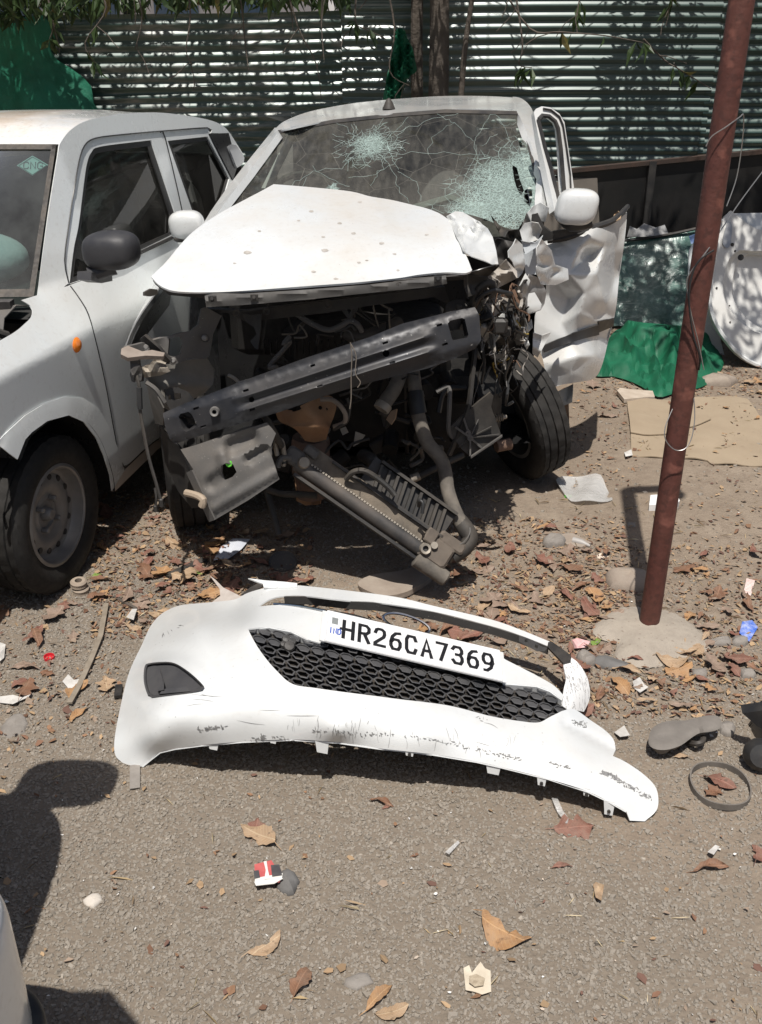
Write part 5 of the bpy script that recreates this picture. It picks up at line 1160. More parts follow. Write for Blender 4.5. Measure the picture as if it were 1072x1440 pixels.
LINES = [[(520, 205), (480, 235), (440, 240), (410, 262)], [(520, 205), (548, 230), (560, 262), (575, 285)], [(540, 190), (600, 170), (648, 158)], [(545, 215), (600, 216), (660, 216), (720, 225)], [(470, 170), (500, 188), (520, 205)], [(440, 235), (470, 255), (492, 262)], [(560, 240), (585, 255), (592, 283)], [(652, 290), (672, 230), (668, 200), (690, 160)], [(668, 200), (640, 175), (615, 160)], [(700, 190), (672, 205), (650, 260), (655, 290)], [(520, 260), (535, 240), (545, 215)], [(700, 165), (720, 200), (735, 230)], [(560, 225), (530, 245), (490, 250)], [(600, 216), (612, 190), (640, 172)], [(690, 160), (712, 178), (726, 172)], [(430, 250), (420, 285)], [(540, 165), (530, 190)], [(575, 165), (550, 190), (540, 200)]]
for L in LINES:
    P_ = []
    for a, b in zip(L[:-1], L[1:]):
        for k in range(5): t_ = k/5; P_.append(np.array(a)*(1-t_)+np.array(b)*t_+rr.randn(2)*1.6)
    P_.append(np.array(L[-1])); m.tube(field_pts(WF, P_, np.full(len(P_), -.003)), .00065, 4)
for i in range(150):     # star of short cracks at the two blows
    c, R0 = ((np.array([520., 207]), 38) if i < 95 else (np.array([725., 262.]), 46))
    a = rr.rand()*6.28; d = R0*rr.rand()**.6; p = c+d*np.array([math.cos(a)*1.25, math.sin(a)*.72]); b = a+rr.randn()*1.1; L_ = 6+rr.rand()*18
    q = p+L_*np.array([math.cos(b), math.sin(b)*.7]); P_ = [p, (p+q)/2+rr.randn(2)*1.5, q]
    m.tube(field_pts(WF, P_, np.array([-.003]*3)+sag(np.array(P_))), .0007, 4)
o = m.make('crack_lines', simple('crushed_glass', (.24, .31, .29), (.38, .45, .42), 40, .5), ws2); tag(o, kind='stuff')
trace('right_glass_border', [(727, 158), (734, 170), (746, 195), (758, 238), (764, 290), (757, 300), (755, 270), (750, 238), (741, 200), (731, 172)], None, BLACKP, ws2, res=6, th=.006, field=lambda q: WF(q)-.008, curve=False)
trace('left_glass_border', [(391, 184), (396, 186), (352, 247), (325, 286), (312, 302), (304, 302), (318, 282), (345, 245)], None, BLACKP, ws2, res=6, th=.006, field=lambda q: WF(q)-.008, curve=False)
trace('top_glass_border', [(391, 183), (469, 168), (560, 158.5), (626, 153.5), (727, 156), (728, 161), (626, 158.5), (560, 163.5), (469, 173), (394, 187)], None, BLACKP, ws2, res=7, th=.006, field=lambda q: WF(q)-.006, curve=False)
trace('mirror_mount', [(548, 178), (570, 170), (580, 180), (576, 190), (552, 192)], None, BLACKP, ws2, res=5, th=.03, field=lambda q: WF(q)+.03, curve=False)
# ---- roof, pillars, flanks
RC = [(391, 184, 4.76), (560, 159, 4.82), (727, 157, 4.72), (401, 171, 4.95), (435, 157, 5.25), (485, 147, 5.5), (573, 138, 5.6), (722, 137, 5.45), (560, 148, 5.15)]
roof2 = trace('roof', [(387, 181, 1), (401, 170), (435, 157), (485, 147), (520, 142.5), (573, 138), (626, 135), (680, 135), (722, 137, 1), (728, 157, 1), (680, 154), (626, 154), (560, 159), (469, 168.5), (392, 184, 1)], RC, WHITE, wreck, res=7, th=.006, step=5)
rf_ = depth_field(RC); crest = field_pts(rf_, [(401, 171), (435, 157.5), (485, 147.5), (573, 138.5), (626, 135.5), (680, 135.5), (722, 137.5)])
R2 = np.array([(x, 5.95, 1.34-.16*max(0, -.1-x)) for x in np.linspace(-.40, .62, 7)]); R3 = np.array([(x, 6.5, 1.18) for x in np.linspace(-.44, .58, 7)]); R4 = np.array([(x, 6.62, .95) for x in np.linspace(-.66, .70, 7)]); R5 = np.array([(x, 6.62, .25) for x in np.linspace(-.68, .70, 7)])
m = MB(); m.grid([crest-np.array([0, 0, .004]), R2, R3, R4, R5]); solid(m.make('rear_shell', WHITE, wreck), .005)
m = MB(); m.grid([[(-.70, 3.75, .22), (-.72, 6.6, .22)], [(-.76, 3.75, .55), (-.76, 6.62, .55)], [(-.72, 3.9, .98), (-.72, 6.6, .95)]]); m.grid([[(-.72, 4.6, .97), (-.70, 6.6, .95)], [(-.52, 5.0, 1.24), (-.46, 6.45, 1.16)]]); solid(m.make('left_flank', WHITE, wreck, sharp=20), .004)
m = MB(); m.grid([[(.66, 4.3, .22), (.68, 6.6, .22)], [(.70, 4.3, .55), (.70, 6.62, .55)], [(.68, 4.3, .95), (.68, 6.6, .92)]]); m.grid([[(.68, 4.5, .94), (.68, 6.6, .92)], [(.62, 4.9, 1.32), (.59, 6.4, 1.17)]]); solid(m.make('right_flank', WHITE, wreck, sharp=20), .004)
ant = MB(); pa = field_pts(rf_, [(547, 154)])[0]; ant.lathe([(.030, 0), (.028, .008), (.018, .030), (.010, .045), (0, .05)], pa, (0, .12, 1), 16); ant.make('antenna_base', BLACKP, roof2)
pl_f = depth_field([(388, 180, 4.77), (300, 300, 4.02), (285, 318, 3.94), (345, 242, 4.36), (330, 250, 4.38)])
trace('left_pillar', [(387, 179, 1), (392, 185, 1), (350, 242), (318, 283), (300, 309), (292, 322), (284, 318), (296, 298), (318, 266), (345, 231)], None, WHITE, wreck, res=6, th=.03, field=pl_f, curve=False)
pr_f = depth_field([(723, 137, 5.40), (727, 157, 4.72), (741, 194, 4.42), (757, 240, 4.2), (764, 292, 4.03), (747, 153, 4.95), (768, 223, 4.35), (777, 262, 4.18), (770, 300, 4.04)])
trace('right_pillar', [(721, 136, 1), (730, 137), (739, 142), (748, 153), (754, 172), (761, 199), (768, 223), (771, 234), (777, 258), (774, 285), (769, 302, 1), (762, 297), (762, 262), (757, 237), (746, 200), (735, 172), (727, 157, 1)], None, WHITE, wreck, res=5, th=.03, field=pr_f, crump=folds(5, .03, 9, (745, 220, 780, 300), 12))
# ---- cabin
m = MB(); m.grid([[(-.66, 3.95, .90), (-.1, 3.9, .95), (.55, 3.95, .92)], [(-.62, 4.30, 1.0), (-.1, 4.28, 1.02), (.56, 4.28, 1.0)], [(-.60, 4.45, .98), (-.1, 4.45, 1.0), (.55, 4.42, .97)], [(-.6, 4.5, .6), (-.1, 4.5, .6), (.55, 4.5, .6)]]); m.make('dashboard', simple('dusty_dashboard', (.16, .15, .13), (.25, .225, .195), 6, .8), wreck)
for x in (-.36, .30):
    superel(np.array([x, 5.15, .90]), np.array([.22, 0, 0]), np.array([0, .08, 0]), np.array([0, .08, .34]), p=3).make('seat', SEATM, wreck)
    superel(np.array([x, 5.25, 1.20]), np.array([.12, 0, 0]), np.array([0, .05, 0]), np.array([0, 0, .07]), p=3).make('headrest', SEATM, wreck)
m = MB(); sc_ = np.array([-.34, 4.55, 1.0]); m.tube([sc_+np.array([.17*math.cos(a), .06*math.sin(a), .15*math.sin(a)]) for a in np.linspace(0, 6.283, 25)], .014, 8); m.make('steering_wheel', BLACKP, wreck)
m = MB(); m.tube([(-.53, 4.72, 1.06), (-.40, 4.95, 1.30)], [.02, .02], 6); m.tube([(.1, 4.4, 1.02), (.3, 4.5, 1.06), (.45, 4.4, 1.02)], .02, 6); m.make('loose_trim', simple('pale_trim', (.35, .37, .34), None, 6, .7), wreck)
m = MB(); m.grid([[(-.70, 3.45, .24), (.62, 3.7, .24)], [(-.70, 6.6, .24), (.68, 6.6, .24)]]); m.grid([[(-.68, 4.02, .2), (.6, 4.02, .2)], [(-.68, 4.05, 1.0), (.6, 4.05, .98)]]); m.grid([[(-.57, 5.3, 1.33), (.6, 5.3, 1.33)], [(-.55, 6.4, 1.2), (.6, 6.4, 1.2)]]); m.grid([[(.64, 4.15, .25), (.64, 6.5, .25)], [(.64, 4.15, .98), (.64, 6.5, .98)], [(.57, 4.95, 1.28), (.54, 6.3, 1.14)]]); m.grid([[(-.62, 6.45, .25), (.64, 6.45, .25)], [(-.50, 6.4, 1.12), (.56, 6.4, 1.12)]]); m.make('blackout_floor_and_firewall', RIMBLK, wreck, smooth=False)  # blackened sheets stand for the shade inside and keep light out
# ---- left mirror
c_ = U(263, 317, 3.92); mm = superel(c_, np.array([.070, -.01, .006]), np.array([0, .05, 0]), np.array([-.006, 0, .056]), p=2.8, flat=.7).make('left_mirror', WHITE, wreck)
m = MB(); m.tube([c_+np.array([.01, .02, -.04]), c_+np.array([.09, .05, -.07])], [.03, .02], 8); a = c_+np.array([0, 0, -.048]); m.box(a, (.10, .07, .022), bev=.008); m.make('mirror_foot', BLACKP, mm)
# ---- front structure
T = lambda name, o, c, mat, par=None, **k: trace(name, o, c, mat, par or wreck, **{**dict(res=6, th=.006, curve=False), **k})
T('upper_support', [(288, 416), (300, 412), (341, 413), (435, 407), (520, 400), (600, 391), (627, 387), (629, 399), (600, 404), (520, 412), (435, 421), (341, 429), (290, 432)], [(288, 424, 2.865), (435, 413, 2.838), (628, 392, 2.925), (435, 421, 2.832)], SUPM, th=.03, crump=lambda q: -.010*np.exp(-((q[:, 1]-(424-(q[:, 0]-288)*.089+(q[:, 0] > 520)*0))/4)**2))
for a, b in ((299, 420), (358, 418), (417, 414), (500, 406), (559, 400), (616, 392)):
    m = MB(); p = U(a, b, 2.828+.00025*(a-299)); m.box(p, (.022, .012, .016)); m.lathe([(0, .012), (.005, .012), (.005, 0)], p, (0, -1, .3), 8); m.make('bonnet_clip', BLACKP, wreck, smooth=False)
T('lower_support', [(289, 434), (345, 438), (388, 433), (520, 416), (600, 406), (626, 403), (634, 428), (622, 424), (610, 418), (520, 430), (460, 440), (380, 449), (345, 452), (320, 440), (290, 441)], [(289, 436, 3.12), (520, 420, 3.12), (630, 412, 3.20), (345, 450, 3.12)], BLACKP, th=.02)
T('support_bracket', [(341, 441), (352, 443), (368, 441), (367, 462), (363, 492), (358, 489), (352, 480), (361, 470), (357, 460), (346, 453)], [(341, 441, 3.08), (368, 441, 3.08), (363, 492, 3.05)], DUSTYP)
m = MB()
for a, b, r_ in ((333, 441, .012), (375, 438, .011), (462, 428, .013), (289, 476, .013), (244, 507, .011)): p = U(a, b, 3.05); m.lathe([(r_*.5, .004), (r_, .006), (r_, 0)], p, (0, -1, .4), 12)
tag(m.make('bolt_bosses', DUSTYP, wreck), kind='stuff')
LS = [(288, 500, 3.06), (172, 495, 2.98), (250, 470, 3.02), (285, 440, 3.07), (230, 510, 3.0)]
T('headlamp_support', [(172, 497), (174, 488), (190, 485), (244, 471), (268, 465), (279, 457), (283, 434), (290, 432), (312, 444), (300, 470), (295, 500), (288, 505), (266, 504), (243, 514), (232, 509), (222, 492), (200, 500), (180, 503)], LS, GREYP, holes=[[(238, 476), (254, 473), (257, 483), (254, 498), (245, 503), (236, 500)]], th=.012, crump=folds(2, .02, 5, (180, 440, 300, 510), 25))
T('lamp_arm', [(203, 472), (224, 490), (240, 508), (236, 512), (214, 494), (196, 478)], [(203, 472, 2.98), (240, 508, 2.98), (224, 486, 2.97)], BLACKP, th=.01)
for a, b in ((288, 475), (244, 507), (206, 488), (207, 491)):
    MB().lathe([(0, .008), (.006, .008), (.009, .004), (.010, 0)], U(a, b, 2.995), (0, -1, .3), 10).make('bolt_head', STEELW, wreck)
T('torn_lamp_bracket', [(171, 490), (180, 486), (200, 494), (214, 492), (232, 496), (230, 501), (205, 500), (180, 503), (170, 498)], [(171, 492, 2.95), (232, 498, 2.96), (200, 500, 2.94)], simple('rusty_bracket', (.22, .18, .15), (.30, .25, .21), 20, .8), th=.015)
T('torn_plate', [(196, 518), (210, 512), (226, 497), (238, 500), (233, 512), (240, 522), (226, 528), (206, 531), (198, 528)], [(196, 518, 2.98), (238, 505, 3.0), (215, 530, 2.98)], ALU, crump=folds(8, .03, 8, (196, 497, 240, 530), 10), smooth=False)
APR = simple('dusty_grey_apron', (.17, .165, .15), (.25, .235, .21), 9, .7, dust=.3)
T('inner_apron', [(205, 531), (222, 515), (245, 512), (265, 506), (292, 504), (302, 520), (300, 540), (288, 553), (262, 566), (240, 578), (228, 572), (215, 545)], [(205, 531, 3.02), (292, 506, 3.14), (300, 545, 3.16), (240, 576, 3.06)], APR, th=.004, crump=folds(4, .03, 7, (210, 505, 300, 580), 22))
T('apron_side', [(205, 531), (216, 547), (230, 574), (229, 598), (219, 596), (212, 570)], [(205, 531, 3.02), (230, 580, 3.04), (216, 580, 3.2)], APR, th=.004)
T('lamp_socket', [(232, 548), (250, 545), (266, 552), (276, 565), (258, 574), (240, 578), (234, 566)], [(232, 548, 3.0), (276, 565, 3.02), (240, 578, 2.99)], BLACKP, holes=[[(245, 553), (254, 553), (255, 561), (246, 562)], [(237, 556), (241, 556), (241, 562), (237, 562)]], th=.02)
# left wing: its torn front edge, and a black liner that also stands for the shade inside
el = [(222, 410), (212, 424), (202, 438), (192, 454), (184, 470), (178, 486), (175, 505)]
A = np.array([U(a, b, 3.10+.01*i) for i, (a, b) in enumerate(el)]); m = MB(); m.grid([A, A+np.array([-.012, .10, .0]), A+np.array([-.03, .35, .01]), A+np.array([-.03, .75, .0])]); solid(m.make('left_wing', WHITE, wreck), .004)
A2 = A+np.array([.012, .01, -.004]); m = MB(); m.grid([A2, A2+np.array([.0, .10, 0]), A2+np.array([.0, .7, 0])]); m.make('wing_liner', RIMBLK, wreck)
T('wing_tongue', [(204, 411), (213, 406), (222, 407), (222, 414), (212, 417), (204, 416)], [(204, 411, 3.02), (222, 410, 3.05), (212, 417, 3.03)], DUSTYP, th=.012)
# bumper beam, a pressed steel channel with ribs
bc0 = np.array([236., 602.]); bdr = np.array([437., -141.]); bdr /= np.linalg.norm(bdr); bpp = np.array([-bdr[1], bdr[0]])
def beamc(q):
    p = (q-bc0) @ bpp; t_ = (q-bc0) @ bdr; h = 20+7*t_/460; r_ = p/h; mid = np.clip((t_-95)/25, 0, 1)*np.clip((400-t_)/20, 0, 1)
    return -.016*mid*(np.exp(-((r_+.42)/.20)**2)+np.exp(-((r_-.42)/.20)**2))+.014*np.clip((np.abs(r_)-.78)/.22, 0, 1)**1.5-.008*(1-mid)
BEF = depth_field([(236, 602, 2.91), (300, 582, 2.88), (450, 532, 2.862), (560, 496, 2.875), (673, 461, 2.94), (460, 555, 2.85), (440, 505, 2.875)])
def rect(c, a, b): c = np.array(c); return [tuple(c+bdr*x*a+bpp*y*b) for x, y in ((-1, -1), (1, -1), (1, 1), (-1, 1))]
def disc(c, r_, n=10): return [(c[0]+r_*math.cos(6.283*k/n), c[1]+r_*math.sin(6.283*k/n)) for k in range(n)]
bh = [[(251, 586), (254, 582), (265, 579), (270, 583), (277, 598), (273, 603), (262, 607), (258, 605)], [(630, 455), (633, 451), (650, 447), (654, 449), (659, 471), (657, 475), (639, 479), (636, 477)], disc((354, 562), 4), disc((543, 497), 5), rect((346, 549), 4, 1.6), rect((355, 576), 4, 1.6), rect((276, 574), 4, 1.6), rect((286, 600), 4, 1.6), rect((542, 482), 4, 1.6), rect((552, 510), 4, 1.6), rect((618, 457), 4, 1.6), rect((626, 484), 4, 1.6), rect((440, 514), 3.5, 1.5), rect((450, 543), 4, 1.6)]
beam = trace('bumper_beam', [(229, 581, 1), (261, 567), (328, 541), (429, 504), (520, 474), (566, 455), (640, 437), (668, 432), (674, 443), (677, 478), (669, 490, 1), (640, 504), (602, 518), (520, 538), (460, 556), (395, 579), (300, 607), (246, 624, 1), (239, 618), (232, 598)], None, BEAMM, wreck, holes=bh, res=6, th=.045, field=BEF, crump=beamc, step=4, lines=[[tuple(bc0+bdr*t_+bpp*(20+7*t_/460)*r_) for t_ in np.arange(80, 420, 4.)] for r_ in (-.74, -.62, -.52, -.42, -.32, -.22, -.10, 0, .10, .22, .32, .42, .52, .62, .74)], curve=False, sharp=35)
p = field_pts(BEF, [(303, 578)])[0]; m = MB(); ax_ = np.array([.05, -1, .25]); m.lathe([(.007, -.01), (.007, .030), (.013, .032), (.015, .025), (.016, 0), (.026, -.006)], p, ax_, 18); m.make('tow_socket', STEELW, beam)
m = MB(); m.tube([field_pts(BEF, [q], np.array([-.03]))[0] for q in ((493, 481), (495, 500), (494, 530), (494, 560), (492, 575))], .0016, 5, sm=4); m.tube([field_pts(BEF, [q], np.array([-.028]))[0] for q in ((494, 484), (501, 500), (500, 525), (507, 537), (503, 545))], .0016, 5, sm=4); m.make('tie_wire', simple('dull_wire', (.2, .17, .14), None, 4, .5, .4), beam)
# splash panel
def spc(q):
    s = np.zeros(len(q))
    def slot(a, b, w_, d):
        a = np.array(a, float); b = np.array(b, float); L = np.linalg.norm(b-a); u_ = (b-a)/L; t_ = np.clip((q-a) @ u_, 0, L); dd = np.linalg.norm(q-a-t_[:, None]*u_, axis=1); return d*np.clip(1.6-dd/w_, 0, 1)
    s += slot((328, 628), (352, 616), 9, .018)+slot((350, 646), (372, 632), 5, .016)+slot((300, 680), (312, 672), 9, .014)
    s += slot((300, 715), (388, 664), 5, -.010)+slot((312, 640), (318, 660), 6, -.012)+.003*wav(q[:, 0]/20, q[:, 1]/20, 6, 3)
    return s*1.5
sp = trace('splash_panel', [(254, 632, 1), (275, 626), (310, 614), (345, 604), (375, 594, 1), (388, 610), (384, 620), (379, 633), (393, 674, 1), (350, 703), (304, 730, 1), (286, 700), (266, 664), (272, 660)], [(254, 632, 2.90), (375, 597, 2.88), (393, 674, 2.83), (304, 728, 2.82), (320, 660, 2.84)], GREYP, wreck, holes=[[(311, 655), (318, 651), (328, 653), (333, 664), (327, 671), (316, 675), (312, 666)]], res=5, th=.008, crump=spc, curve=False, sharp=50)
MB().lathe([(0, .004), (.010, .003), (.012, -.004)], U(322, 652, 2.845), (0, -1, .3), 8).make('green_cap', simple('bright_green_plastic', (.12, .55, .05), None, 4, .5), wreck)
m = MB(); m.grid([[U(272, 660, 2.845), U(304, 730, 2.815)], [U(264, 664, 2.865), U(296, 733, 2.835)]]); solid(m.make('panel_edge', GREYP, sp, smooth=False), .006)
T('rear_splash', [(225, 600), (254, 630), (270, 668), (290, 712), (270, 715), (250, 690), (232, 650)], [(225, 600, 3.06), (254, 630, 3.05), (285, 712, 3.02), (232, 650, 3.1)], BLACKP)
m = MB(); m.tube([U(262, 693, 2.86), U(277, 697, 2.83), U(286, 703, 2.81), U(284, 712, 2.81)], .012, 8, sm=3); m.make('drain_stub', simple('tan_plastic', (.34, .27, .20), None, 5, .7), wreck)
# engine bay contents
m = MB()
m.box((-.05, 3.72, .52), (.62, .36, .50), bev=.04); m.box((.28, 3.62, .42), (.34, .34, .32), bev=.06); m.box((-.42, 3.75, .75), (.28, .3, .25), bev=.03)
o = m.make('engine_block', ENGM, wreck, sharp=30)
rr = np.random.RandomState(22)
for i in range(26):
    a = 330+rr.rand()*320; b = 455+rr.rand()*200; Yd = 3.34+rr.rand()*.12; p = U(a, b, Yd)
    if p[2] < .15: continue
    m = MB(); k = rr.rand()
    if k < .4: m.lathe([(0, .03), (.02+.02*rr.rand(), .03), (.03, .02), (.03, -.05)], p, rr.randn(3)+np.array([0, -2., 0]), 12)
    elif k < .7: m.box(p, (.04+.08*rr.rand(), .05, .03+.06*rr.rand()), Matrix.Rotation(rr.randn()*.5, 3, 'Y'), bev=.006)
    else: m.tube([p, p+rr.randn(3)*.08, p+rr.randn(3)*.12], .006+.006*rr.rand(), 6, sm=3)
    m.make('engine_fitting', ENGM if rr.rand() < .75 else DUSTYP, wreck, sharp=30)
m = MB()
for k in range(14): a = U(372+k*9, 488+(k % 2)*2, 3.40); m.box(a, (.004, .03, .05), bev=0)
m.make('cover_ribs', ENGM, wreck, smooth=False)
def H(name, pts, r_, mat, par=None, n=10, sm=5): m = MB(); m.tube([U(*p) for p in pts], r_, n, sm=sm); return m.make(name, mat, par or wreck)
H('intake_hose', [(488, 468, 3.22), (505, 474, 3.2), (525, 470, 3.2), (545, 463, 3.24), (560, 455, 3.3)], .024, DUSTYP)
H('coolant_pipe', [(415, 440, 3.2), (440, 456, 3.18), (462, 464, 3.17), (480, 458, 3.16), (492, 451, 3.16), (503, 456, 3.16), (509, 466, 3.17)], .009, GREYP)
H('coolant_pipe', [(470, 466, 3.17), (484, 462, 3.165), (494, 457, 3.165), (500, 464, 3.17)], .006, BLKHOSE)
H('bent_bracket_rod', [(322, 528, 3.1), (330, 532, 3.08), (338, 540, 3.05)], .006, ALU)
rr = np.random.RandomState(51)
for i in range(46):     # the tangle of looms and pipes behind the beam
    a = 380+rr.rand()*260; b = 430+rr.rand()*235; Yd = 3.10+rr.rand()*.2; P_ = [(a, b, Yd)]
    for k in range(4): a += rr.randn()*16; b += rr.randn()*14; P_.append((a, b, Yd+rr.randn()*.02))
    if U(*P_[-1])[2] < .12 or max(p[0] for p in P_) > 662 or min(p[0] for p in P_) < 330: continue
    H('engine_loom', P_, [.003, .005, .008][rr.randint(3)], [ENGM, BLKHOSE, DUSTYP, GREYP, HOSEM][rr.randint(5)], n=6, sm=4)
# dusty catalyser shield
tan = trace('heat_shield', [(388, 582, 1), (398, 575), (412, 577), (430, 567), (462, 556), (473, 568), (470, 585), (464, 600), (459, 618, 1), (444, 622), (429, 620, 1), (420, 608), (411, 601), (394, 593)], [(388, 582, 3.12), (472, 565, 3.16), (459, 618, 3.10), (429, 620, 3.09), (436, 585, 3.05)], TANM, wreck, res=5, th=.004, crump=lambda q: .010*np.sin(q[:, 0]/7)*np.cos(q[:, 1]/9)-.012*np.exp(-((q[:, 1]-601)/4)**2), holes=[disc((451, 573), 3.2, 8), [(408, 573), (421, 569), (424, 575), (411, 579)]], sharp=50)
m = MB(); m.lathe([(.02, .02), (.062, .02), (.066, .0), (.066, -.11), (.055, -.13), (.055, -.2)], U(437, 622, 3.17), (.02, .0, 1), 22); m.make('catalyser', simple('brown_rusty_steel', (.16, .10, .075), (.10, .065, .05), 14, .8, dust=.2, bump=(30, .5, .01)), wreck)
T('lower_shield', [(414, 670), (440, 676), (452, 690), (450, 708), (430, 711), (418, 704)], [(414, 672, 3.16), (450, 690, 3.16), (430, 710, 3.14)], TANM, crump=folds(7, .03, 6, (412, 670, 452, 712), 9))
H('wiring_cable', [(452, 562, 3.1), (466, 562, 3.08), (478, 570, 3.07), (486, 583, 3.07), (484, 594, 3.08), (470, 600, 3.1)], .008, simple('dusty_cable', (.20, .165, .13), (.28, .23, .19), 14, .8))
H('wiring_cable', [(470, 604, 3.1), (480, 598, 3.08), (488, 592, 3.08), (492, 572, 3.09), (488, 560, 3.1)], .006, DUSTYP)
H('condenser_pipe', [(372, 586, 2.95), (380, 598, 2.93), (392, 620, 2.95), (398, 632, 2.98), (400, 652, 2.97)], .011, DUSTYP)
H('condenser_pipe', [(390, 640, 2.97), (388, 622, 2.97), (396, 620, 2.97), (400, 640, 2.97), (399, 655, 2.97)], .008, ALU)
for a, b, c2 in (((500, 607), (514, 612), (497, 628)), ((478, 603), (486, 600), (482, 612))):
    T('torn_bracket', [a, b, (c2[0]+8, c2[1]-4), c2], [(*a, 3.2), (*b, 3.2), (*c2, 3.19)], ALU)
T('gearbox_mount', [(520, 660), (528, 652), (540, 668), (538, 680), (528, 678)], [(520, 660, 3.2), (540, 668, 3.2), (528, 679, 3.18)], ALU, th=.03, crump=folds(3, .02, 3, (520, 650, 540, 680), 8))
H('gearbox_arm', [(510, 640, 3.24), (522, 646, 3.2), (530, 660, 3.19)], .024, DUSTYP)
H('short_hose', [(568, 512, 3.3), (562, 530, 3.24), (554, 548, 3.18), (543, 564, 3.14), (536, 576, 3.12)], .025, HOSEM)
p = U(536, 576, 3.12); q_ = U(545, 562, 3.14); m = MB(); m.lathe([(.022, .0), (.028, .0), (.029, .02), (.027, .024)], p, q_-p, 16); m.make('hose_clamp', ALU, wreck)
T('ear_bracket', [(543, 590), (550, 578), (558, 575), (556, 588), (550, 597)], [(543, 590, 3.2), (558, 575, 3.2), (550, 597, 3.18)], simple('tan_bracket', (.33, .22, .14), None, 5, .7))
lh = H('long_radiator_hose', [(580, 516, 3.3), (583, 540, 3.22), (586, 565, 3.18), (590, 590, 3.16), (601, 622, 3.14), (620, 645, 3.12), (627, 668, 3.10), (630, 690, 3.07), (639, 716, 3.03), (650, 738, 3.0)], .024, HOSEM, n=14)
H('hose_sleeve', [(584, 552, 3.20), (586, 566, 3.18), (589, 582, 3.165)], .029, BLKHOSE, lh, 14)
H('hose_elbow', [(646, 731, 3.02), (655, 744, 2.99), (661, 757, 2.97), (653, 772, 2.95), (637, 783, 2.94)], [.027, .030, .028, .026, .026], DUSTYP, lh, 14)
H('hose_clip_wire', [(661, 742, 2.96), (660, 752, 2.94), (650, 764, 2.93), (640, 765, 2.93)], .0016, STEELW, lh, 5)
H('drive_shaft', [(552, 684, 3.22), (585, 672, 3.24), (616, 656, 3.28), (650, 640, 3.36)], .013, DUSTYP)
H('shaft_sleeve', [(578, 674, 3.232), (590, 669, 3.24)], .016, ALU)
H('lower_rod', [(376, 688, 3.1), (396, 694, 3.08), (418, 695, 3.06), (446, 697, 3.05)], .012, DUSTYP)
H('hanging_strut', [(376, 690, 3.12), (384, 720, 3.08), (392, 752, 3.04)], [.014, .012, .012], BLACKP)
m = MB(); m.tube([U(*q) for q in ((669, 490, 3.2), (664, 530, 3.16), (659, 572, 3.12), (646, 606, 3.1), (632, 640, 3.1))], .009, 4, sm=4); m.make('hanging_strap', BLACKP, wreck)
H('filler_strap', [(655, 545, 3.35), (632, 546, 3.33), (622, 556, 3.32), (617, 580, 3.3)], .010, BLKHOSE, n=6)
# finned bracket right of the hoses
bf = depth_field([(630, 603, 3.1), (690, 552, 3.12), (705, 610, 3.12), (662, 641, 3.08)])
trace('ribbed_bracket', [(630, 604), (640, 594), (672, 566), (690, 552), (694, 557), (691, 572), (705, 612), (684, 627), (662, 642), (650, 632)], None, DUSTYP, wreck, res=6, th=.012, field=bf, curve=False)
c_ = np.array([661., 615.]); m = MB()
for e in ((640, 600), (652, 588), (690, 600), (701, 611), (678, 630), (661, 640), (646, 628), (672, 590)):
    a = field_pts(bf, [c_], np.array([-.004]))[0]; b = field_pts(bf, [e], np.array([-.004]))[0]; d = np.array([0, -.014, .004]); w_ = np.array([.0025, 0, .0025]); m.prism([a-w_, b-w_, b+w_, a+w_], d)
m.lathe([(.004, .02), (.010, .02), (.012, 0)], field_pts(bf, [c_])[0], (0, -1, .2), 10); m.lathe([(.004, .02), (.010, .02), (.012, 0)], field_pts(bf, [c_-np.array([3, 7])])[0], (0, -1, .2), 10)
a, b = field_pts(bf, [(662, 643)], np.array([-.012]))[0], field_pts(bf, [(706, 613)], np.array([-.012]))[0]; m.prism([a, b, b+np.array([0, 0, .006]), a+np.array([0, 0, .006])], (0, -.012, 0)); m.make('bracket_ribs', GREYP, wreck, smooth=False)
T('white_torn_bracket', [(672, 578), (690, 590), (700, 606), (690, 610), (674, 605)], [(672, 578, 3.14), (700, 606, 3.16), (674, 605, 3.13)], simple('dull_white_plastic', (.32, .32, .31), (.42, .41, .39), 9, .6), crump=folds(5, .02, 4, (670, 578, 700, 610), 9))
m = MB(); m.tube([U(690, 590, 3.3), U(712, 586, 3.32)], .008, 8)
for k in range(6): m.lathe([(.010, -.003), (.016, 0), (.010, .003)], U(692+k*3, 589.5-k*.6, 3.3+.003*k), (1, .1, .05), 12)
m.make('spring_boot', ALU, wreck)
H('exhaust_stub', [(698, 628, 3.4), (718, 624, 3.42)], .022, simple('rust_pipe', (.16, .10, .07), None, 5, .8))
# radiator hanging down to the ground
rA = U(413, 648, 2.99); rB = U(628, 797, 2.90); e1 = (rB-rA); rL = np.linalg.norm(e1); e1 /= rL
e2 = np.array([.45, .55, .75]); e2 -= e1*np.dot(e1, e2); e2 /= np.linalg.norm(e2); e3 = np.cross(e1, e2); e3 *= -1 if e3[1] > 0 else 1
RM = Matrix([(e1[i], e2[i], e3[i]) for i in range(3)])
def RP(t_, v, w_=0): return rA+e1*rL*t_+e2*v+e3*w_
rad = []
tank = MB(); tank.tube([RP(t_, 0, 0) for t_ in np.linspace(.02, .86, 14)], .026, 14); RT = tank.make('radiator_tank', simple('dusty_black_tank', (.030, .030, .032), (.075, .07, .064), 8, .5, dust=.5, dcol=(.24, .19, .15)), wreck)
m = MB(); m.box(RP(.44, .045, -.006), (rL*.84, .065, .022), RM); m.make('radiator_core', simple('dusty_core', (.10, .085, .068), (.20, .165, .125), 18, .8, dust=.4, bump=(200, .4, .004)), RT, smooth=False)
m = MB()
for t_ in np.linspace(.04, .84, 46): m.box(RP(t_, .020, .018), (.007, .006, .008), RM)
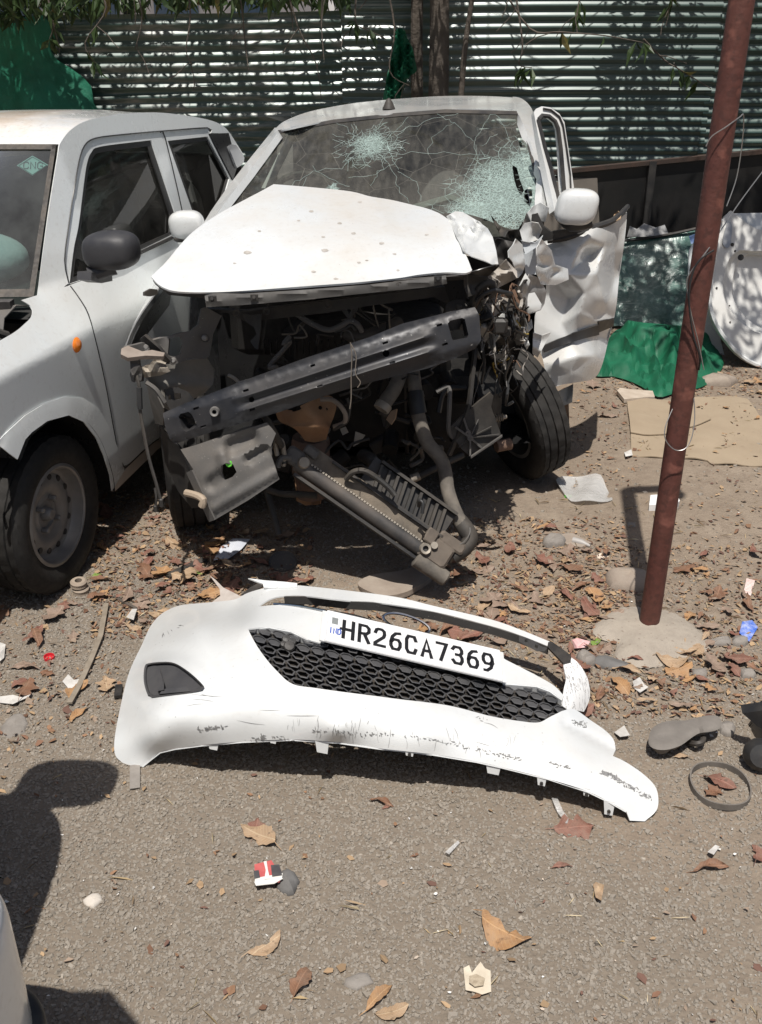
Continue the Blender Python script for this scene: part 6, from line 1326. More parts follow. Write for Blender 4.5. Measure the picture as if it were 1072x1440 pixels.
o = m.make('crimp_teeth', ALU, RT, smooth=False); tag(o, kind='stuff')
m = MB(); m.box(RP(.44, -.034, -.012), (rL*.80, .010, .03), RM); m.box(RP(.52, .068, .016), (rL*.70, .008, .012), RM); m.make('side_rail', BLACKP, RT, smooth=False)
m = MB(); m.box(RP(.62, .115, -.01), (rL*.54, .11, .012), RM); m.make('fan_shroud', BLACKP, RT, smooth=False)
for k in range(9):
    t_ = .42+.052*k
    MB().box(RP(t_, .115, .004), (.010, .085, .022), RM @ Matrix.Rotation(.25, 3, 'Z')).make('shroud_fin', DUSTYP, RT, smooth=False)
for v in (.072, .165): MB().box(RP(.64, v, .006), (rL*.50, .010, .028), RM).make('shroud_rim', DUSTYP, RT, smooth=False)
m = MB(); m.tube([U(487, 674, 2.97), U(497, 664, 2.955), U(512, 662, 2.95), U(530, 672, 2.95), U(548, 687, 2.94), U(556, 697, 2.93)], .0095, 8, sm=4); m.make('shroud_hoop', DUSTYP, RT)
H('fan_cable', [(589, 712, 2.9), (590, 704, 2.89), (595, 708, 2.88), (594, 722, 2.87)], .006, BLKHOSE, RT)
m = MB(); m.box(RP(.90, .02, .0), (.11, .085, .05), RM, bev=.008); m.box(RP(.95, .075, 0), (.10, .04, .04), RM, bev=.006); m.box(RP(.83, .05, .02), (.04, .05, .03), RM, bev=.004); m.make('radiator_end', simple('brown_dusty_end', (.085, .07, .058), (.14, .115, .092), 14, .8, dust=.3), RT, sharp=30)
m = MB(); m.lathe([(.0, .024), (.020, .024), (.027, .018), (.029, -.10), (.022, -.104), (0, -.104)], RP(1.0, -.035, .0), e1, 18); m.make('outlet_stub', HOSEM, RT)
m = MB(); m.lathe([(.010, .012), (.018, .014), (.020, .0)], RP(.84, .004, .026), e3, 14); m.make('port_fitting', ALU, RT); MB().lathe([(0, .01), (.012, .01), (.014, 0)], RP(.87, .03, .028), e3, 10).make('port_fitting', ALU, RT); MB().lathe([(0, .014), (.017, .012), (.021, .0), (.021, -.03)], RP(.05, .01, .024), e3, 14).make('port_fitting', ALU, RT)
m = MB(); m.box(RP(-.01, .012, 0), (.06, .055, .045), RM, bev=.008); m.box(RP(.05, .055, .01), (.05, .03, .03), RM, bev=.005); m.tube([RP(-.02, .0, .02), RP(-.06, -.02, .03), RP(-.05, -.05, .02)], .010, 8, sm=3); m.make('top_fitting', GREYP, RT, sharp=30)
# wires hanging at the left corner
H('hanging_loom', [(190, 520, 2.95), (196, 545, 2.93), (197, 575, 2.92), (203, 610, 2.90), (210, 645, 2.88), (220, 680, 2.86), (226, 703, 2.85)], .0055, DUSTYP, n=6)
H('hanging_loom', [(218, 686, 2.86), (220, 700, 2.85), (219, 712, 2.85)], .004, DUSTYP, n=6)
H('hanging_loom', [(206, 538, 2.96), (220, 548, 2.95), (232, 566, 2.95)], .007, GREYP, n=6)
m = MB(); m.box(U(227, 707, 2.85), (.014, .014, .03), bev=.003); m.box(U(219, 715, 2.85), (.012, .012, .025), bev=.003); m.make('loom_plug', BLACKP, wreck, sharp=30)
m = MB(); m.tube([U(196, 545, 2.925), U(197, 575, 2.915)], .009, 8); m.make('loom_sleeve', BLKHOSE, wreck)
T('lamp_connector', [(183, 508), (196, 506), (201, 520), (199, 535), (190, 538), (184, 522)], [(183, 508, 2.95), (201, 520, 2.95), (190, 538, 2.93)], BLACKP, th=.03, crump=folds(1, .02, 6, (183, 506, 201, 538), 6), smooth=False)
# ---- wheels
wheel((-.735, 3.50, .278), (-.97, -.2, -.02), .280, .165, .178, wreck, tyre_mat=RUBBER_D, spin=.4)
wheel(U(730, 580, 3.92), (.87, .40, .27), .285, .152, .178, wreck, tyre_mat=RUBBER_D, spin=.1)
wheel((-.70, 5.95, .278), (-1, 0, 0), .280, .165, .178, wreck, tyre_mat=RUBBER, spin=.8)
wheel((.64, 5.95, .278), (1, 0, 0), .280, .165, .178, wreck, tyre_mat=RUBBER, spin=.2)
# ---- crushed right corner: torn panels, pillar foot, door
CRW = white_paint('crumpled_white_paint', (.60, .61, .60), dust=.45, specks=.9, rough=.25)
CRD = simple('dusty_torn_metal', (.30, .27, .235), (.46, .43, .39), 16, .6, dust=.3, bump=(40, .3))
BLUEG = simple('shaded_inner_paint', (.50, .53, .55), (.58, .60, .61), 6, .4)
def scrap(name, o, Y0, mat, seed, amp=.05, tilt=(0, 0), par=None, nf=9, smooth=False, res=3.2, wid=9, th=.003):
    o = [tuple(p) for p in o]; a = np.array([p[:2] for p in o], float); lo, hi = a.min(0), a.max(0); c = (lo+hi)/2
    ctrl = [(p[0], p[1], Y0+tilt[0]*(p[0]-c[0])/100+tilt[1]*(p[1]-c[1])/100) for p in o[::max(1, len(o)//7)]]
    f_, L_ = facets(seed, amp*.7, max(5, int((hi[0]-lo[0])*(hi[1]-lo[1])/90)), o)
    return trace(name, o, ctrl, mat, par or wreck, res=res, th=th, crump=rounded(f_, 1.4), curve=False, smooth=True, sharp=40)
scrap('crumpled_wing', [(628, 304), (640, 297), (651, 298), (671, 310), (686, 321), (693, 333), (698, 352), (701, 371, 1), (692, 372), (683, 367), (663, 360), (652, 352), (646, 338), (636, 320)], 3.18, CRW, 31, .055, (.0, -.55), nf=9, wid=14)
scrap('torn_strip', [(715, 353), (722, 344), (726, 336, 1), (735, 344), (739, 372), (735, 384), (729, 391), (721, 368), (716, 362)], 3.36, CRW, 32, .05, (.5, 0))
scrap('crumpled_pillar_foot', [(731, 324), (738, 314), (748, 312), (757, 314), (762, 323), (757, 337), (745, 341), (735, 339)], 3.86, CRW, 33, .06)
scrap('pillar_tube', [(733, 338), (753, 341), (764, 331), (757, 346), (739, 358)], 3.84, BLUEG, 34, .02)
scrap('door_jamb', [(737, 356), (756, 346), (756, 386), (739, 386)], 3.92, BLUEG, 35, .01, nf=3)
scrap('crumpled_cowl', [(690, 302), (704, 318), (716, 324), (733, 322), (740, 300), (757, 296), (768, 305), (760, 316), (744, 318), (736, 330), (720, 336), (705, 332)], 3.98, DUSTYP, 36, .06)
scrap('torn_sheet', [(742, 300), (750, 290), (760, 285), (772, 292), (767, 312), (756, 310), (748, 314)], 3.9, CRW, 37, .06)
scrap('bent_panel', [(755, 349), (762, 336), (776, 352), (781, 372), (799, 378), (800, 393), (782, 401), (761, 400), (755, 385)], 3.60, CRW, 38, .06, (.6, 0), nf=12)
scrap('grey_torn_panel', [(744, 385), (759, 391), (769, 410), (766, 427), (761, 436), (742, 443), (737, 418), (741, 398)], 3.46, simple('grey_scraped_metal', (.20, .19, .18), (.34, .33, .32), 30, .5, .2), 39, .05, (.6, 0))
scrap('sunlit_panel_foot', [(742, 413), (752, 411), (762, 428), (760, 435), (742, 442)], 3.42, CRW, 52, .03)  # white piece stands for the sunlit foot of the grey panel
scrap('torn_strip', [(730, 402), (739, 384), (746, 395), (741, 410), (738, 418), (733, 428)], 3.36, CRW, 40, .05)
scrap('torn_strip', [(716, 446), (726, 427), (734, 421), (731, 435), (730, 458), (738, 463), (745, 485), (741, 492), (727, 464)], 3.34, CRW, 41, .06)
scrap('torn_sill', [(750, 468), (762, 472), (775, 467), (766, 485), (756, 503), (749, 497)], 3.62, CRW, 42, .05)
scrap('torn_strip', [(739, 460), (747, 449), (749, 461), (741, 470)], 3.46, CRW, 43, .03)
scrap('dusty_crumple', [(697, 380), (712, 365), (727, 381), (728, 391), (704, 403), (696, 408), (686, 389)], 3.22, CRD, 44, .06, nf=12)
scrap('dusty_crumple', [(684, 425), (694, 412), (704, 416), (702, 440), (690, 452), (682, 440)], 3.22, CRD, 45, .06)
scrap('dusty_crumple', [(672, 450), (682, 436), (690, 450), (692, 470), (682, 482), (675, 468)], 3.20, CRD, 46, .06)
scrap('black_plate', [(652, 386), (686, 390), (686, 397), (674, 412), (658, 418), (653, 402)], 3.08, DUSTYP, 47, .02, nf=4)
scrap('black_plate', [(654, 404), (680, 400), (676, 440), (660, 440)], 3.16, BLACKP, 48, .03, nf=4)
scrap('strut_tower', [(688, 345), (700, 335), (722, 340), (724, 360), (712, 372), (698, 374)], 3.4, BLACKP, 49, .06)
scrap('inner_wing', [(655, 385), (700, 372), (735, 400), (740, 470), (715, 540), (670, 560), (655, 480)], 3.62, RIMBLK, 50, .05, (0, .25), nf=6, res=12)
scrap('lower_crumple', [(775, 556), (790, 548), (806, 540), (805, 566), (786, 573), (778, 566)], 4.02, simple('grey_white_metal', (.42, .43, .42), (.30, .30, .29), 8, .4), 51, .04)
scrap('rusty_jack_plate', [(782, 572), (800, 568), (801, 606), (788, 612)], 4.1, simple('brown_plate', (.14, .09, .06), (.2, .14, .1), 9, .8), 53, .02)
m = MB(); m.lathe([(0, .02), (.045, .02), (.05, .012), (.055, -.02)], U(646, 441, 3.12), (0, -.5, 1), 18); m.box(U(646, 436, 3.11), (.016, .016, .03)); m.make('strut_cap', DUSTYP, wreck, sharp=30)
H('looped_hose', [(666, 428, 3.12), (668, 416, 3.10), (676, 404, 3.09), (688, 398, 3.09), (695, 405, 3.10), (690, 416, 3.11)], .013, DUSTYP)
H('looped_hose', [(670, 424, 3.09), (680, 414, 3.07), (695, 408, 3.07), (708, 411, 3.08), (719, 413, 3.12)], .007, BLKHOSE)
m = MB(); m.box(U(702, 458, 3.18), (.055, .04, .05), bev=.008); m.box(U(712, 466, 3.19), (.03, .03, .03), bev=.004); m.make('relay_box', BLACKP, wreck, sharp=30)
rr = np.random.RandomState(33)
WM = [BLKHOSE, DUSTYP, GREYP, simple('yellow_wire', (.35, .25, .05), None, 5, .6), simple('brown_wire', (.14, .08, .05), None, 5, .7), CRD]
for i in range(60):
    a = 668+rr.rand()*62; b = 392+rr.rand()*120; Yd = 3.14+rr.rand()*.22; P_ = [(a, b, Yd)]
    for k in range(3+rr.randint(3)):
        a += rr.randn()*8; b += 5+rr.randn()*14; P_.append((a, b, Yd+rr.randn()*.03))
    H('torn_wire' if rr.rand() < .6 else 'broken_loom', P_, [.0018, .003, .0055][rr.randint(3)], WM[min(5, int(rr.rand()**1.5*6))], n=5, sm=3)
for i in range(26):
    a = 672+rr.rand()*60; b = 400+rr.rand()*100; q = [(a+rr.randn()*8, b+rr.randn()*9) for k in range(5)]
    c = np.array(q).mean(0); q = sorted(q, key=lambda p: math.atan2(p[1]-c[1], p[0]-c[0]))
    if len(q) >= 4:
        dd_ = (3.16+rr.rand()*.22)/ray(*c)[1]; k1, k2 = rr.randn(2)*.004
        T('metal_shard', q, None, [CRD, DUSTYP, CRW, BLACKP][min(3, int(rr.rand()*4))], field=lambda p, c=c, d=dd_, k1=k1, k2=k2: d+(p[:, 0]-c[0])*k1+(p[:, 1]-c[1])*k2, smooth=False)
# ---- opened right front door
DC = [(765, 400, 3.93), (772, 333, 3.96), (820, 325, 3.97), (848, 340, 3.98), (852, 420, 3.97), (838, 500, 3.95), (882, 301, 4.20), (872, 389, 4.17), (856, 480, 4.14), (763, 504, 3.90), (819, 536, 3.92), (842, 534, 4.02), (800, 430, 3.92)]
DF = depth_field(DC)
DO = [(765, 338, 1), (790, 336), (820, 324), (836, 318), (862, 311), (882, 300, 1), (880, 325), (877, 350), (871, 389), (867, 430), (862, 455), (855, 482), (848, 510), (840, 528), (828, 535), (815, 537), (790, 541), (772, 547, 1), (767, 522), (762, 500), (752, 474), (754, 440), (762, 425), (768, 410), (766, 370)]
_f, DL = facets(64, .030, 24, DO, [(828, 361, .075), (812, 352, -.02), (845, 366, -.012), (800, 385, -.045), (838, 384, -.045), (850, 345, .02), (866, 350, .045), (862, 400, .06), (850, 440, .04), (846, 400, .0), (835, 450, .0), (800, 420, .035), (780, 400, .01), (815, 440, -.03), (790, 455, .025), (780, 512, -.03), (815, 500, -.03), (838, 500, .01)])
_fr = rounded(_f, 1.7)
def doorc(q): return _fr(q)+.003*wav(q[:, 0]/12, q[:, 1]/12, 3, 2)
dr = trace('right_front_door', DO, None, CRW, wreck, res=3.2, th=.004, field=DF, crump=doorc, sharp=40, step=4)
trace('door_inner_panel', DO, None, DARKIN, dr, res=14, th=.004, field=lambda q: DF(q)+.075, crump=None)
A = field_pts(DF, [p[:2] for p in DO[5:18]], doorc(np.array([p[:2] for p in DO[5:18]]))); m = MB(); m.grid([A, A+np.array([.012, .075, 0])]); solid(m.make('door_edge', CRW, dr), .003)
m = MB(); m.tube([field_pts(DF, [q], np.array([-.012]))[0] for q in ((770, 338), (800, 333), (832, 321), (858, 312), (872, 302), (883, 290))], [.013, .014, .014, .013, .012, .010], 8, sm=4); m.make('window_ledge', TRIMB, dr)
trace('rub_strip', [(763, 487), (785, 477), (814, 466), (842, 457), (843, 471), (818, 477), (790, 486), (765, 496)], None, TRIMB, dr, res=6, th=.012, field=lambda q: DF(q)-.018, crump=doorc, curve=False)
trace('rub_strip', [(842, 452), (864, 447), (863, 459), (842, 468)], None, TRIMB, dr, res=5, th=.012, field=lambda q: DF(q)-.010, crump=doorc, curve=False)
FFd = depth_field([(752, 160, 4.16), (807, 262, 4.12), (793, 170, 4.18), (786, 290, 3.99), (772, 280, 3.98), (770, 152, 4.18)])
fr_o = [(751, 158, 1), (754, 153), (762, 149.5), (774, 151), (787, 160), (794, 172), (799, 205), (804, 240), (808, 268), (806, 292, 1), (789, 300, 1), (780, 296), (773, 262), (765, 225), (757, 190)]
fr_i = [(757, 166), (762, 161), (772, 162), (782, 170), (786, 180), (790, 210), (794, 262), (796, 290), (788, 291), (784, 270), (775, 235), (766, 203)]
trace('door_window_frame', fr_o, None, WHITE, dr, holes=[fr_i], res=5, th=.03, field=FFd, curve=False)
A = [field_pts(FFd, [q], np.array([-.002]))[0] for q in [(758, 168), (763, 162.5), (772, 163.5), (781, 171), (785, 181), (789, 211), (793, 262), (795, 289)]]; m = MB(); m.tube(A, .009, 6); A = [field_pts(FFd, [q], np.array([-.004]))[0] for q in [(757, 168), (766, 205), (775, 237), (784, 272), (788, 291)]]; m.tube(A, .008, 6); m.make('frame_seal', BLACKP, dr)
A = [field_pts(FFd, [q], np.array([-.006]))[0] for q in [(764, 152.5), (775, 154.5), (787, 164), (792, 176), (797, 208), (802, 245), (803, 268)]]; m = MB(); m.tube(A, .004, 6); m.make('outer_seal', TRIMB, dr)
m = MB(); c_ = U(811, 291, 3.84)
mr = superel(c_, np.array([.075, -.012, -.002]), np.array([.0, .05, 0]), np.array([.012, .0, .066]), p=3.0, flat=.7).make('right_mirror', WHITE, dr)
T('mirror_triangle', [(748, 302), (756, 300), (764, 318), (775, 326), (800, 322), (832, 312), (836, 318), (815, 327), (780, 336), (752, 342), (746, 325)], [(748, 302, 3.90), (775, 330, 3.88), (834, 315, 3.9), (752, 340, 3.9)], BLACKP, dr, th=.02)
m = MB(); m.tube([c_+np.array([-.05, .02, -.03]), c_+np.array([-.01, .0, -.062]), c_+np.array([.06, 0, -.060])], [.028, .03, .018], 10, sm=3); m.make('mirror_base', BLACKP, mr)
T('debris_on_ledge', [(861, 308), (864, 301), (869, 297), (874, 301), (873, 307), (866, 310)], [(861, 308, 4.1), (874, 300, 4.12), (866, 310, 4.08)], LEAFM[2], dr, th=.004, crump=folds(9, .03, 6, (860, 296, 874, 310), 5), smooth=False)
# ================================================================ VEHICLE AT THE BOTTOM LEFT CORNER
jp = thing('white_vehicle', 'corner of a white vehicle with black lower trim at the bottom left corner', 'car', (-1.2, .4, 0))
MB().box((-1.24, -.2, .98), (1.44, 2.0, 1.26), bev=.10).make('unseen_cab', WHITE2, jp, sharp=30)  # unseen cab, added and sized for the shadow it throws into view
superel(np.array([-1.27, 1.12, .82]), np.array([.485, 0, 0]), np.array([0, .46, 0]), np.array([0, 0, .29]), p=4.5).make('nose', WHITE2, jp, sharp=60)  # unseen too, shaped to fit the outline of that shadow
m = MB(); prof = [(.50, .34), (.50, .44), (.47, .50), (.40, .52)]
P = np.array([[(-1.24+s*(.62-(.10 if abs(s) < .9 else 0)), 1.165-.10*s*s*0-(0 if k < 2 else .03*k), z) for k, (d, z) in enumerate(((0, .23), (.0, .44), (.02, .485), (.05, .50)))] for s in np.linspace(-1, 1, 9)])
m = superel(np.array([-1.24, .60, .39]), np.array([.685, 0, 0]), np.array([0, .595, 0]), np.array([0, 0, .19]), n=40, p=9); m.make('wing', WHITE2, jp, sharp=60)
superel(np.array([-1.24, .61, .225]), np.array([.70, 0, 0]), np.array([0, .60, 0]), np.array([0, 0, .05]), n=40, p=9).make('lower_trim', BLACKP, jp, sharp=60)
m = MB(); m.tube([(-1.0, 1.42, 1.02), (-.95, 1.47, 1.14), (-.87, 1.50, 1.22)], .06, 8, sm=4); m.make('mirror_arm', BLACKP, jp)
superel(np.array([-.865, 1.515, 1.23]), np.array([.125, .0, 0]), np.array([0, .075, .0]), np.array([0, 0, .09]), p=3).make('door_mirror', MIRB, jp)
for x in (-.78, -1.72): wheel((x, -.5, .28), (1 if x > -1 else -1, 0, 0), .28, .17, .17, jp); wheel((x-.0, .55, .28), (1 if x > -1 else -1, 0, 0), .28, .17, .17, jp)
# ---- black liner at the right edge
P0 = G(1074, 1050); ln = thing('black_wheel_liner', 'black plastic wheel arch liner standing at the right edge of the gravel', 'liner', (P0[0]+.2, P0[1], 0))
m = MB(); ths = np.linspace(-.1, math.pi+.1, 26); ctr = np.array([P0[0]+.26, P0[1]-.02, -.01])
A = np.array([ctr+np.array([.27*math.cos(t), -.10+.02*math.sin(6*t), .27*math.sin(t)]) for t in ths[::-1]]); B_ = A+np.array([0, .22, 0]); m.grid([A+np.array([.03, 0, 0])*0, A, B_, B_+np.array([0, .0, -.02])]); solid(m.make('arch', RIMBLK, ln, sharp=60), .004)
m = MB(); m.prism([G(1044, 1003, .12), G(1080, 998, .16), G(1084, 1030, .10), G(1066, 1022, .10)], (0, .02, .012)); m.make('side_flap', BLACKP, ln, smooth=False)
m = MB(); m.lathe([(0, .02), (.03, .018), (.042, 0), (.042, -.02)], G(1070, 1062, .05), (-.2, -1, .6), 16); m.make('round_boss', BLACKP, ln)
# ================================================================ FALLEN LEAVES AND LITTER
def leaf_mesh(seed, kind):
    rr = np.random.RandomState(seed); n = 13; V = []; F_ = []; K = (-1, -.62, -.25, 0, .25, .62, 1)
    lob = kind == 'lobed'; curl = (.25+1.0*rr.rand())*(1 if rr.rand() < .6 else -1); cup = .55*rr.rand()*(1 if rr.rand() < .75 else -.5); tw = rr.randn()*.9; bend = rr.randn()*.12
    wr = [rr.rand()*6 for _ in range(4)]; tear = rr.rand() < .5
    for i in range(n):
        t = i/(n-1); x = t-.5
        w0 = (math.sin(math.pi*min(1, t*.97+.03))**(.8 if kind != 'long' else 1.0))*{'long': .15, 'broad': .27, 'lobed': .32, 'ribbed': .17}[kind]
        for k, s in enumerate(K):
            e = abs(s) == 1
            ww = w0*s*(1+(.42*math.sin(t*17+wr[0]+(s > 0)*1.3)*e if lob else .10*math.sin(t*31+wr[1])*e)+.12*(rr.rand()-.5)*e-(.45 if tear and e and s > 0 and .45 < t < .62 else 0))
            y = ww+bend*(x*x*4-.5); z = cup*abs(ww)*1.1+.13*curl*(x*x*4-.4)+.035*math.sin(t*9+wr[2]+s*1.5)*abs(s)+.02*math.sin(t*21+wr[3])*e+(.010*math.sin(t*55)*(abs(s) > .2) if kind == 'ribbed' else 0)
            c_, s_ = math.cos(tw*x), math.sin(tw*x); V.append((x, y*c_-z*s_, y*s_+z*c_))
    m_ = len(K)
    for i in range(n-1):
        for k in range(m_-1): a = i*m_+k; F_.append((a, a+m_, a+m_+1, a+1))
    zmin = min(v[2] for v in V); zz = V[3][2]-zmin; V = [(x, y, z-zmin) for x, y, z in V]
    k0 = len(V); b_ = V[3]; V += [(b_[0], b_[1]-.012, zz), (b_[0], b_[1]+.012, zz), (b_[0]-.2, b_[1]+.03, .01), (b_[0]-.2, b_[1]+.045, .01)]; F_.append((k0, k0+1, k0+3, k0+2))
    return V, F_
KINDS_ = ['long', 'broad', 'lobed', 'ribbed']
LM = {}
for ki, kd in enumerate(KINDS_):
    for s in range(4):
        for mi in range(5):
            v, f = leaf_mesh(100*ki+s, kd); LM[(kd, s, mi)] = mesh('fallen_leaf', v, f, LEAFM[mi], True, 60)
CN_ = ['dark brown', 'russet', 'tan', 'orange brown', 'grey brown']
def put_leaf(px, py, ln, kd, s, mi, rot, label, group='dry leaves fallen on the ground', z=0.):
    p = G(px, py); o = link('fallen_leaf', LM[(kd, s, mi)]); o.scale = (ln, ln, ln*.9)
    o.location = (p[0], p[1], float(gh(p[0], p[1]))+.003+z); o.rotation_euler = (RND.gauss(0, .12), RND.gauss(0, .12), rot); return tag(o, label, 'leaf', group)
FIX = [(365, 1176, .105, 'broad', 0, 2, 2.6, 'tan torn leaf above the crushed red packet on the open gravel'), (375, 1331, .085, 'ribbed', 1, 2, .7, 'yellowish ribbed leaf curled on the gravel, nearest to the crushed red packet below it'), (424, 1384, .075, 'broad', 2, 0, 1.2, 'flat round brown leaf pressed into the gravel near the bottom edge'),
       (533, 1405, .085, 'long', 3, 3, .9, 'curled brown leaf at the bottom edge between two flat leaves'), (552, 1424, .07, 'broad', 1, 2, .2, 'flat tan leaf at the very bottom edge of the gravel'), (538, 1130, .062, 'long', 0, 0, -.4, 'small dark curled leaf just below the shadow of the bumper'), (709, 1315, .115, 'broad', 3, 3, -.5, 'large orange brown leaf lying above the square paper scrap'),
       (113, 1006, .085, 'long', 2, 3, 1.0, 'orange leaf with a stalk left of the fog lamp pocket'), (808, 1166, .10, 'lobed', 1, 1, .1, 'russet crumpled leaf below the right end of the bumper'), (960, 1066, .055, 'long', 1, 2, -.2, 'pale tan leaf just below the sandal sole'), (1012, 1103, .085, 'broad', 2, 1, -.6, 'russet leaf lying inside the rubber ring'), (1004, 1115, .055, 'lobed', 0, 0, .6, 'small brown crumpled leaf inside the rubber ring'),
       (192, 884, .075, 'ribbed', 3, 2, .1, 'pale ribbed leaf pointing at the upper left shoulder of the bumper'), (225, 863, .075, 'broad', 1, 2, .5, 'broad tan leaf curled against the upper left shoulder of the bumper'), (143, 842, .095, 'ribbed', 0, 3, 1.3, 'yellow curled leaf beside the rubber bushings'), (860, 872, .10, 'broad', 0, 4, .4, 'grey brown leaf left of the concrete footing'), (905, 903, .075, 'broad', 1, 1, .1, 'reddish flat leaf on the concrete footing in front of the pole'),
       (830, 876, .07, 'long', 2, 3, -.3, 'orange leaf left of the footing, next to a larger grey brown leaf'), (845, 915, .085, 'broad', 3, 4, .5, 'brown leaf at the front left rim of the footing'), (955, 945, .095, 'lobed', 2, 3, .4, 'orange curled leaf pair in front of the footing'), (970, 870, .065, 'broad', 2, 3, 1.0, 'orange leaf standing right of the pole base'), (1048, 892, .055, 'broad', 0, 2, 1.2, 'tan leaf lying on the blue wrapper'), (985, 805, .075, 'long', 3, 3, -.2, 'orange leaf on bare dirt right of the pole'),
       (360, 1165, .06, 'lobed', 3, 1, 1.5, 'russet bits of leaf beside the tan torn leaf'), (545, 1135, .03, 'long', 2, 1, .3, 'tiny russet leaf scrap below the bumper shadow'), (790, 1220, .05, 'long', 1, 1, .1, 'thin russet leaf on the gravel under the bumper corner'), (1000, 1223, .085, 'long', 0, 0, .05, 'dark flat leaf on the gravel near the right edge'), (860, 648, .05, 'long', 1, 0, .1, 'dark curled leaf on bare dirt in front of the cardboard'), (1063, 1205, .06, 'broad', 3, 1, 1.3, 'russet leaf cut off by the right edge'), (36, 943, .10, 'long', 1, 4, -.1, 'long brown leaf left of the red cap'), (28, 965, .06, 'broad', 2, 1, 1.0, 'russet leaf left of the white tissue')]
for a in FIX: put_leaf(*a)
REG = [((135, 225), (700, 850), 26, 'close to the left car tyre'), ((225, 330), (690, 790), 22, 'on the sunlit strip between the two cars'), ((225, 330), (790, 850), 20, 'just above the left shoulder of the bumper'), ((290, 430), (745, 835), 18, 'in the shade under the wrecked car front'), ((640, 740), (760, 880), 24, 'right of the hanging radiator end'), ((740, 860), (745, 880), 26, 'between the clear sheet and the footing'), ((800, 1000), (900, 1005), 28, 'between the bumper and the sandal'), ((950, 1072), (780, 960), 26, 'right of the concrete footing'), ((885, 980), (452, 474), 14, 'behind the green cloth heap'), ((1000, 1072), (500, 560), 14, 'below the spare tailgate'), ((400, 770), (848, 915), 24, 'seen through the bumper opening'), ((150, 330), (830, 900), 12, 'behind the bumper shoulder'), ((800, 880), (520, 600), 8, 'beside the wrecked car door'), ((0, 160), (840, 1000), 12, 'in front of the left car wheel'), ((925, 1068), (566, 640), 6, 'on the cardboard')]
SEEN = set()
NL = 0
for (x0, x1), (y0, y1), n, ph in REG:
    for i in range(n):
        for tr_ in range(40):
            kd = KINDS_[min(3, int(RND.random()*3.3))]; mi = [0, 1, 1, 0, 3, 2, 4, 4][RND.randrange(8)]; ln = .032+.075*RND.random()**1.5
            if 'tailgate' in ph or 'heap' in ph or 'cardboard' in ph: ln *= .8; mi = [0, 2, 3, 2][RND.randrange(4)] if tr_ < 15 else mi
            lb = ('small ' if ln < .052 else 'large ' if ln > .08 else 'middling ')+CN_[mi]+' '+{'long': 'narrow', 'broad': 'broad', 'lobed': 'ragged', 'ribbed': 'ribbed'}[kd]+' leaf lying '+ph
            if lb not in SEEN: break
        if lb in SEEN: continue
        SEEN.add(lb)
        put_leaf(RND.uniform(x0, x1), RND.uniform(y0, y1), ln, kd, RND.randrange(4), mi, RND.uniform(0, 6.28), lb, 'dry leaves lying '+ph, z=.012 if 'cardboard' in ph else RND.random()*.012)
        NL += 1
# uncountable crumbs of leaf, straw and chips
def crumbs(name, regs, smin, smax, mats, seed, asp=(.3, .8)):
    rr = np.random.RandomState(seed); V = []; F_ = []; C = []
    for (x0, x1, y0, y1, n) in regs:
        for i in range(n):
            p = G(x0+(x1-x0)*rr.rand(), y0+(y1-y0)*rr.rand()); p[2] = float(gh(p[0], p[1]))+.003+.006*rr.rand(); L_ = smin+(smax-smin)*rr.rand()**2; W_ = L_*(asp[0]+(asp[1]-asp[0])*rr.rand()); a = rr.rand()*6.283
            u_ = np.array([math.cos(a), math.sin(a), rr.randn()*.25]); v_ = np.array([-math.sin(a), math.cos(a), rr.randn()*.3]); q = len(V); h = np.array([0, 0, L_*.15*rr.rand()])
            kk = rr.rand(5)*.8; V += [p-u_*L_/2, p-v_*W_/2*(.5+kk[0])-u_*L_*.2*kk[1]+h, p+u_*L_/2*(.5+kk[2])-v_*W_*.25*kk[3], p+u_*L_*.3+v_*W_*.3+h, p+v_*W_/2*(.4+kk[4])-u_*L_*.15+h*.5]; F_.append((q, q+1, q+2)); F_.append((q, q+2, q+3)); F_.append((q, q+3, q+4)); c = mats[rr.randint(len(mats))]; C += [np.array(c)*(.7+.5*rr.rand())]*5
    return link(name, npmesh(name, np.array(V), np.array(F_), CRUMBM, False, np.array(C)))
g = NG('leaf_crumbs'); at = g.n('ShaderNodeVertexColor', layer_name='Col'); g.set(Base_Color=at.outputs[0], Roughness=.8, Specular_IOR_Level=.2); CRUMBM = g.m
BR = [(.18, .10, .065), (.24, .14, .085), (.33, .225, .135), (.36, .25, .15), (.15, .085, .065), (.27, .205, .155)]
o = crumbs('leaf_litter', [(130, 340, 690, 900, 2600), (280, 440, 740, 840, 800), (630, 880, 730, 900, 2200), (780, 1072, 770, 1010, 2200), (860, 1072, 450, 560, 2600), (390, 790, 840, 930, 600), (790, 900, 520, 690, 450), (0, 170, 840, 1060, 350), (0, 1072, 1050, 1440, 170), (930, 1072, 640, 780, 200), (920, 1060, 570, 640, 130)], .007, .030, BR, 91); tag(o, kind='stuff')
o = crumbs('straw', [(130, 340, 690, 900, 260), (630, 1072, 700, 1000, 420), (860, 1072, 450, 640, 260), (0, 1072, 1040, 1440, 60)], .02, .06, [(.44, .34, .20), (.5, .42, .28), (.3, .22, .14)], 92, (.04, .10)); tag(o, kind='stuff')
o = crumbs('pale_litter_specks', [(0, 1072, 700, 1440, 130)], .005, .014, [(.6, .58, .55), (.7, .69, .66), (.5, .42, .34)], 93, (.4, .9)); tag(o, kind='stuff')
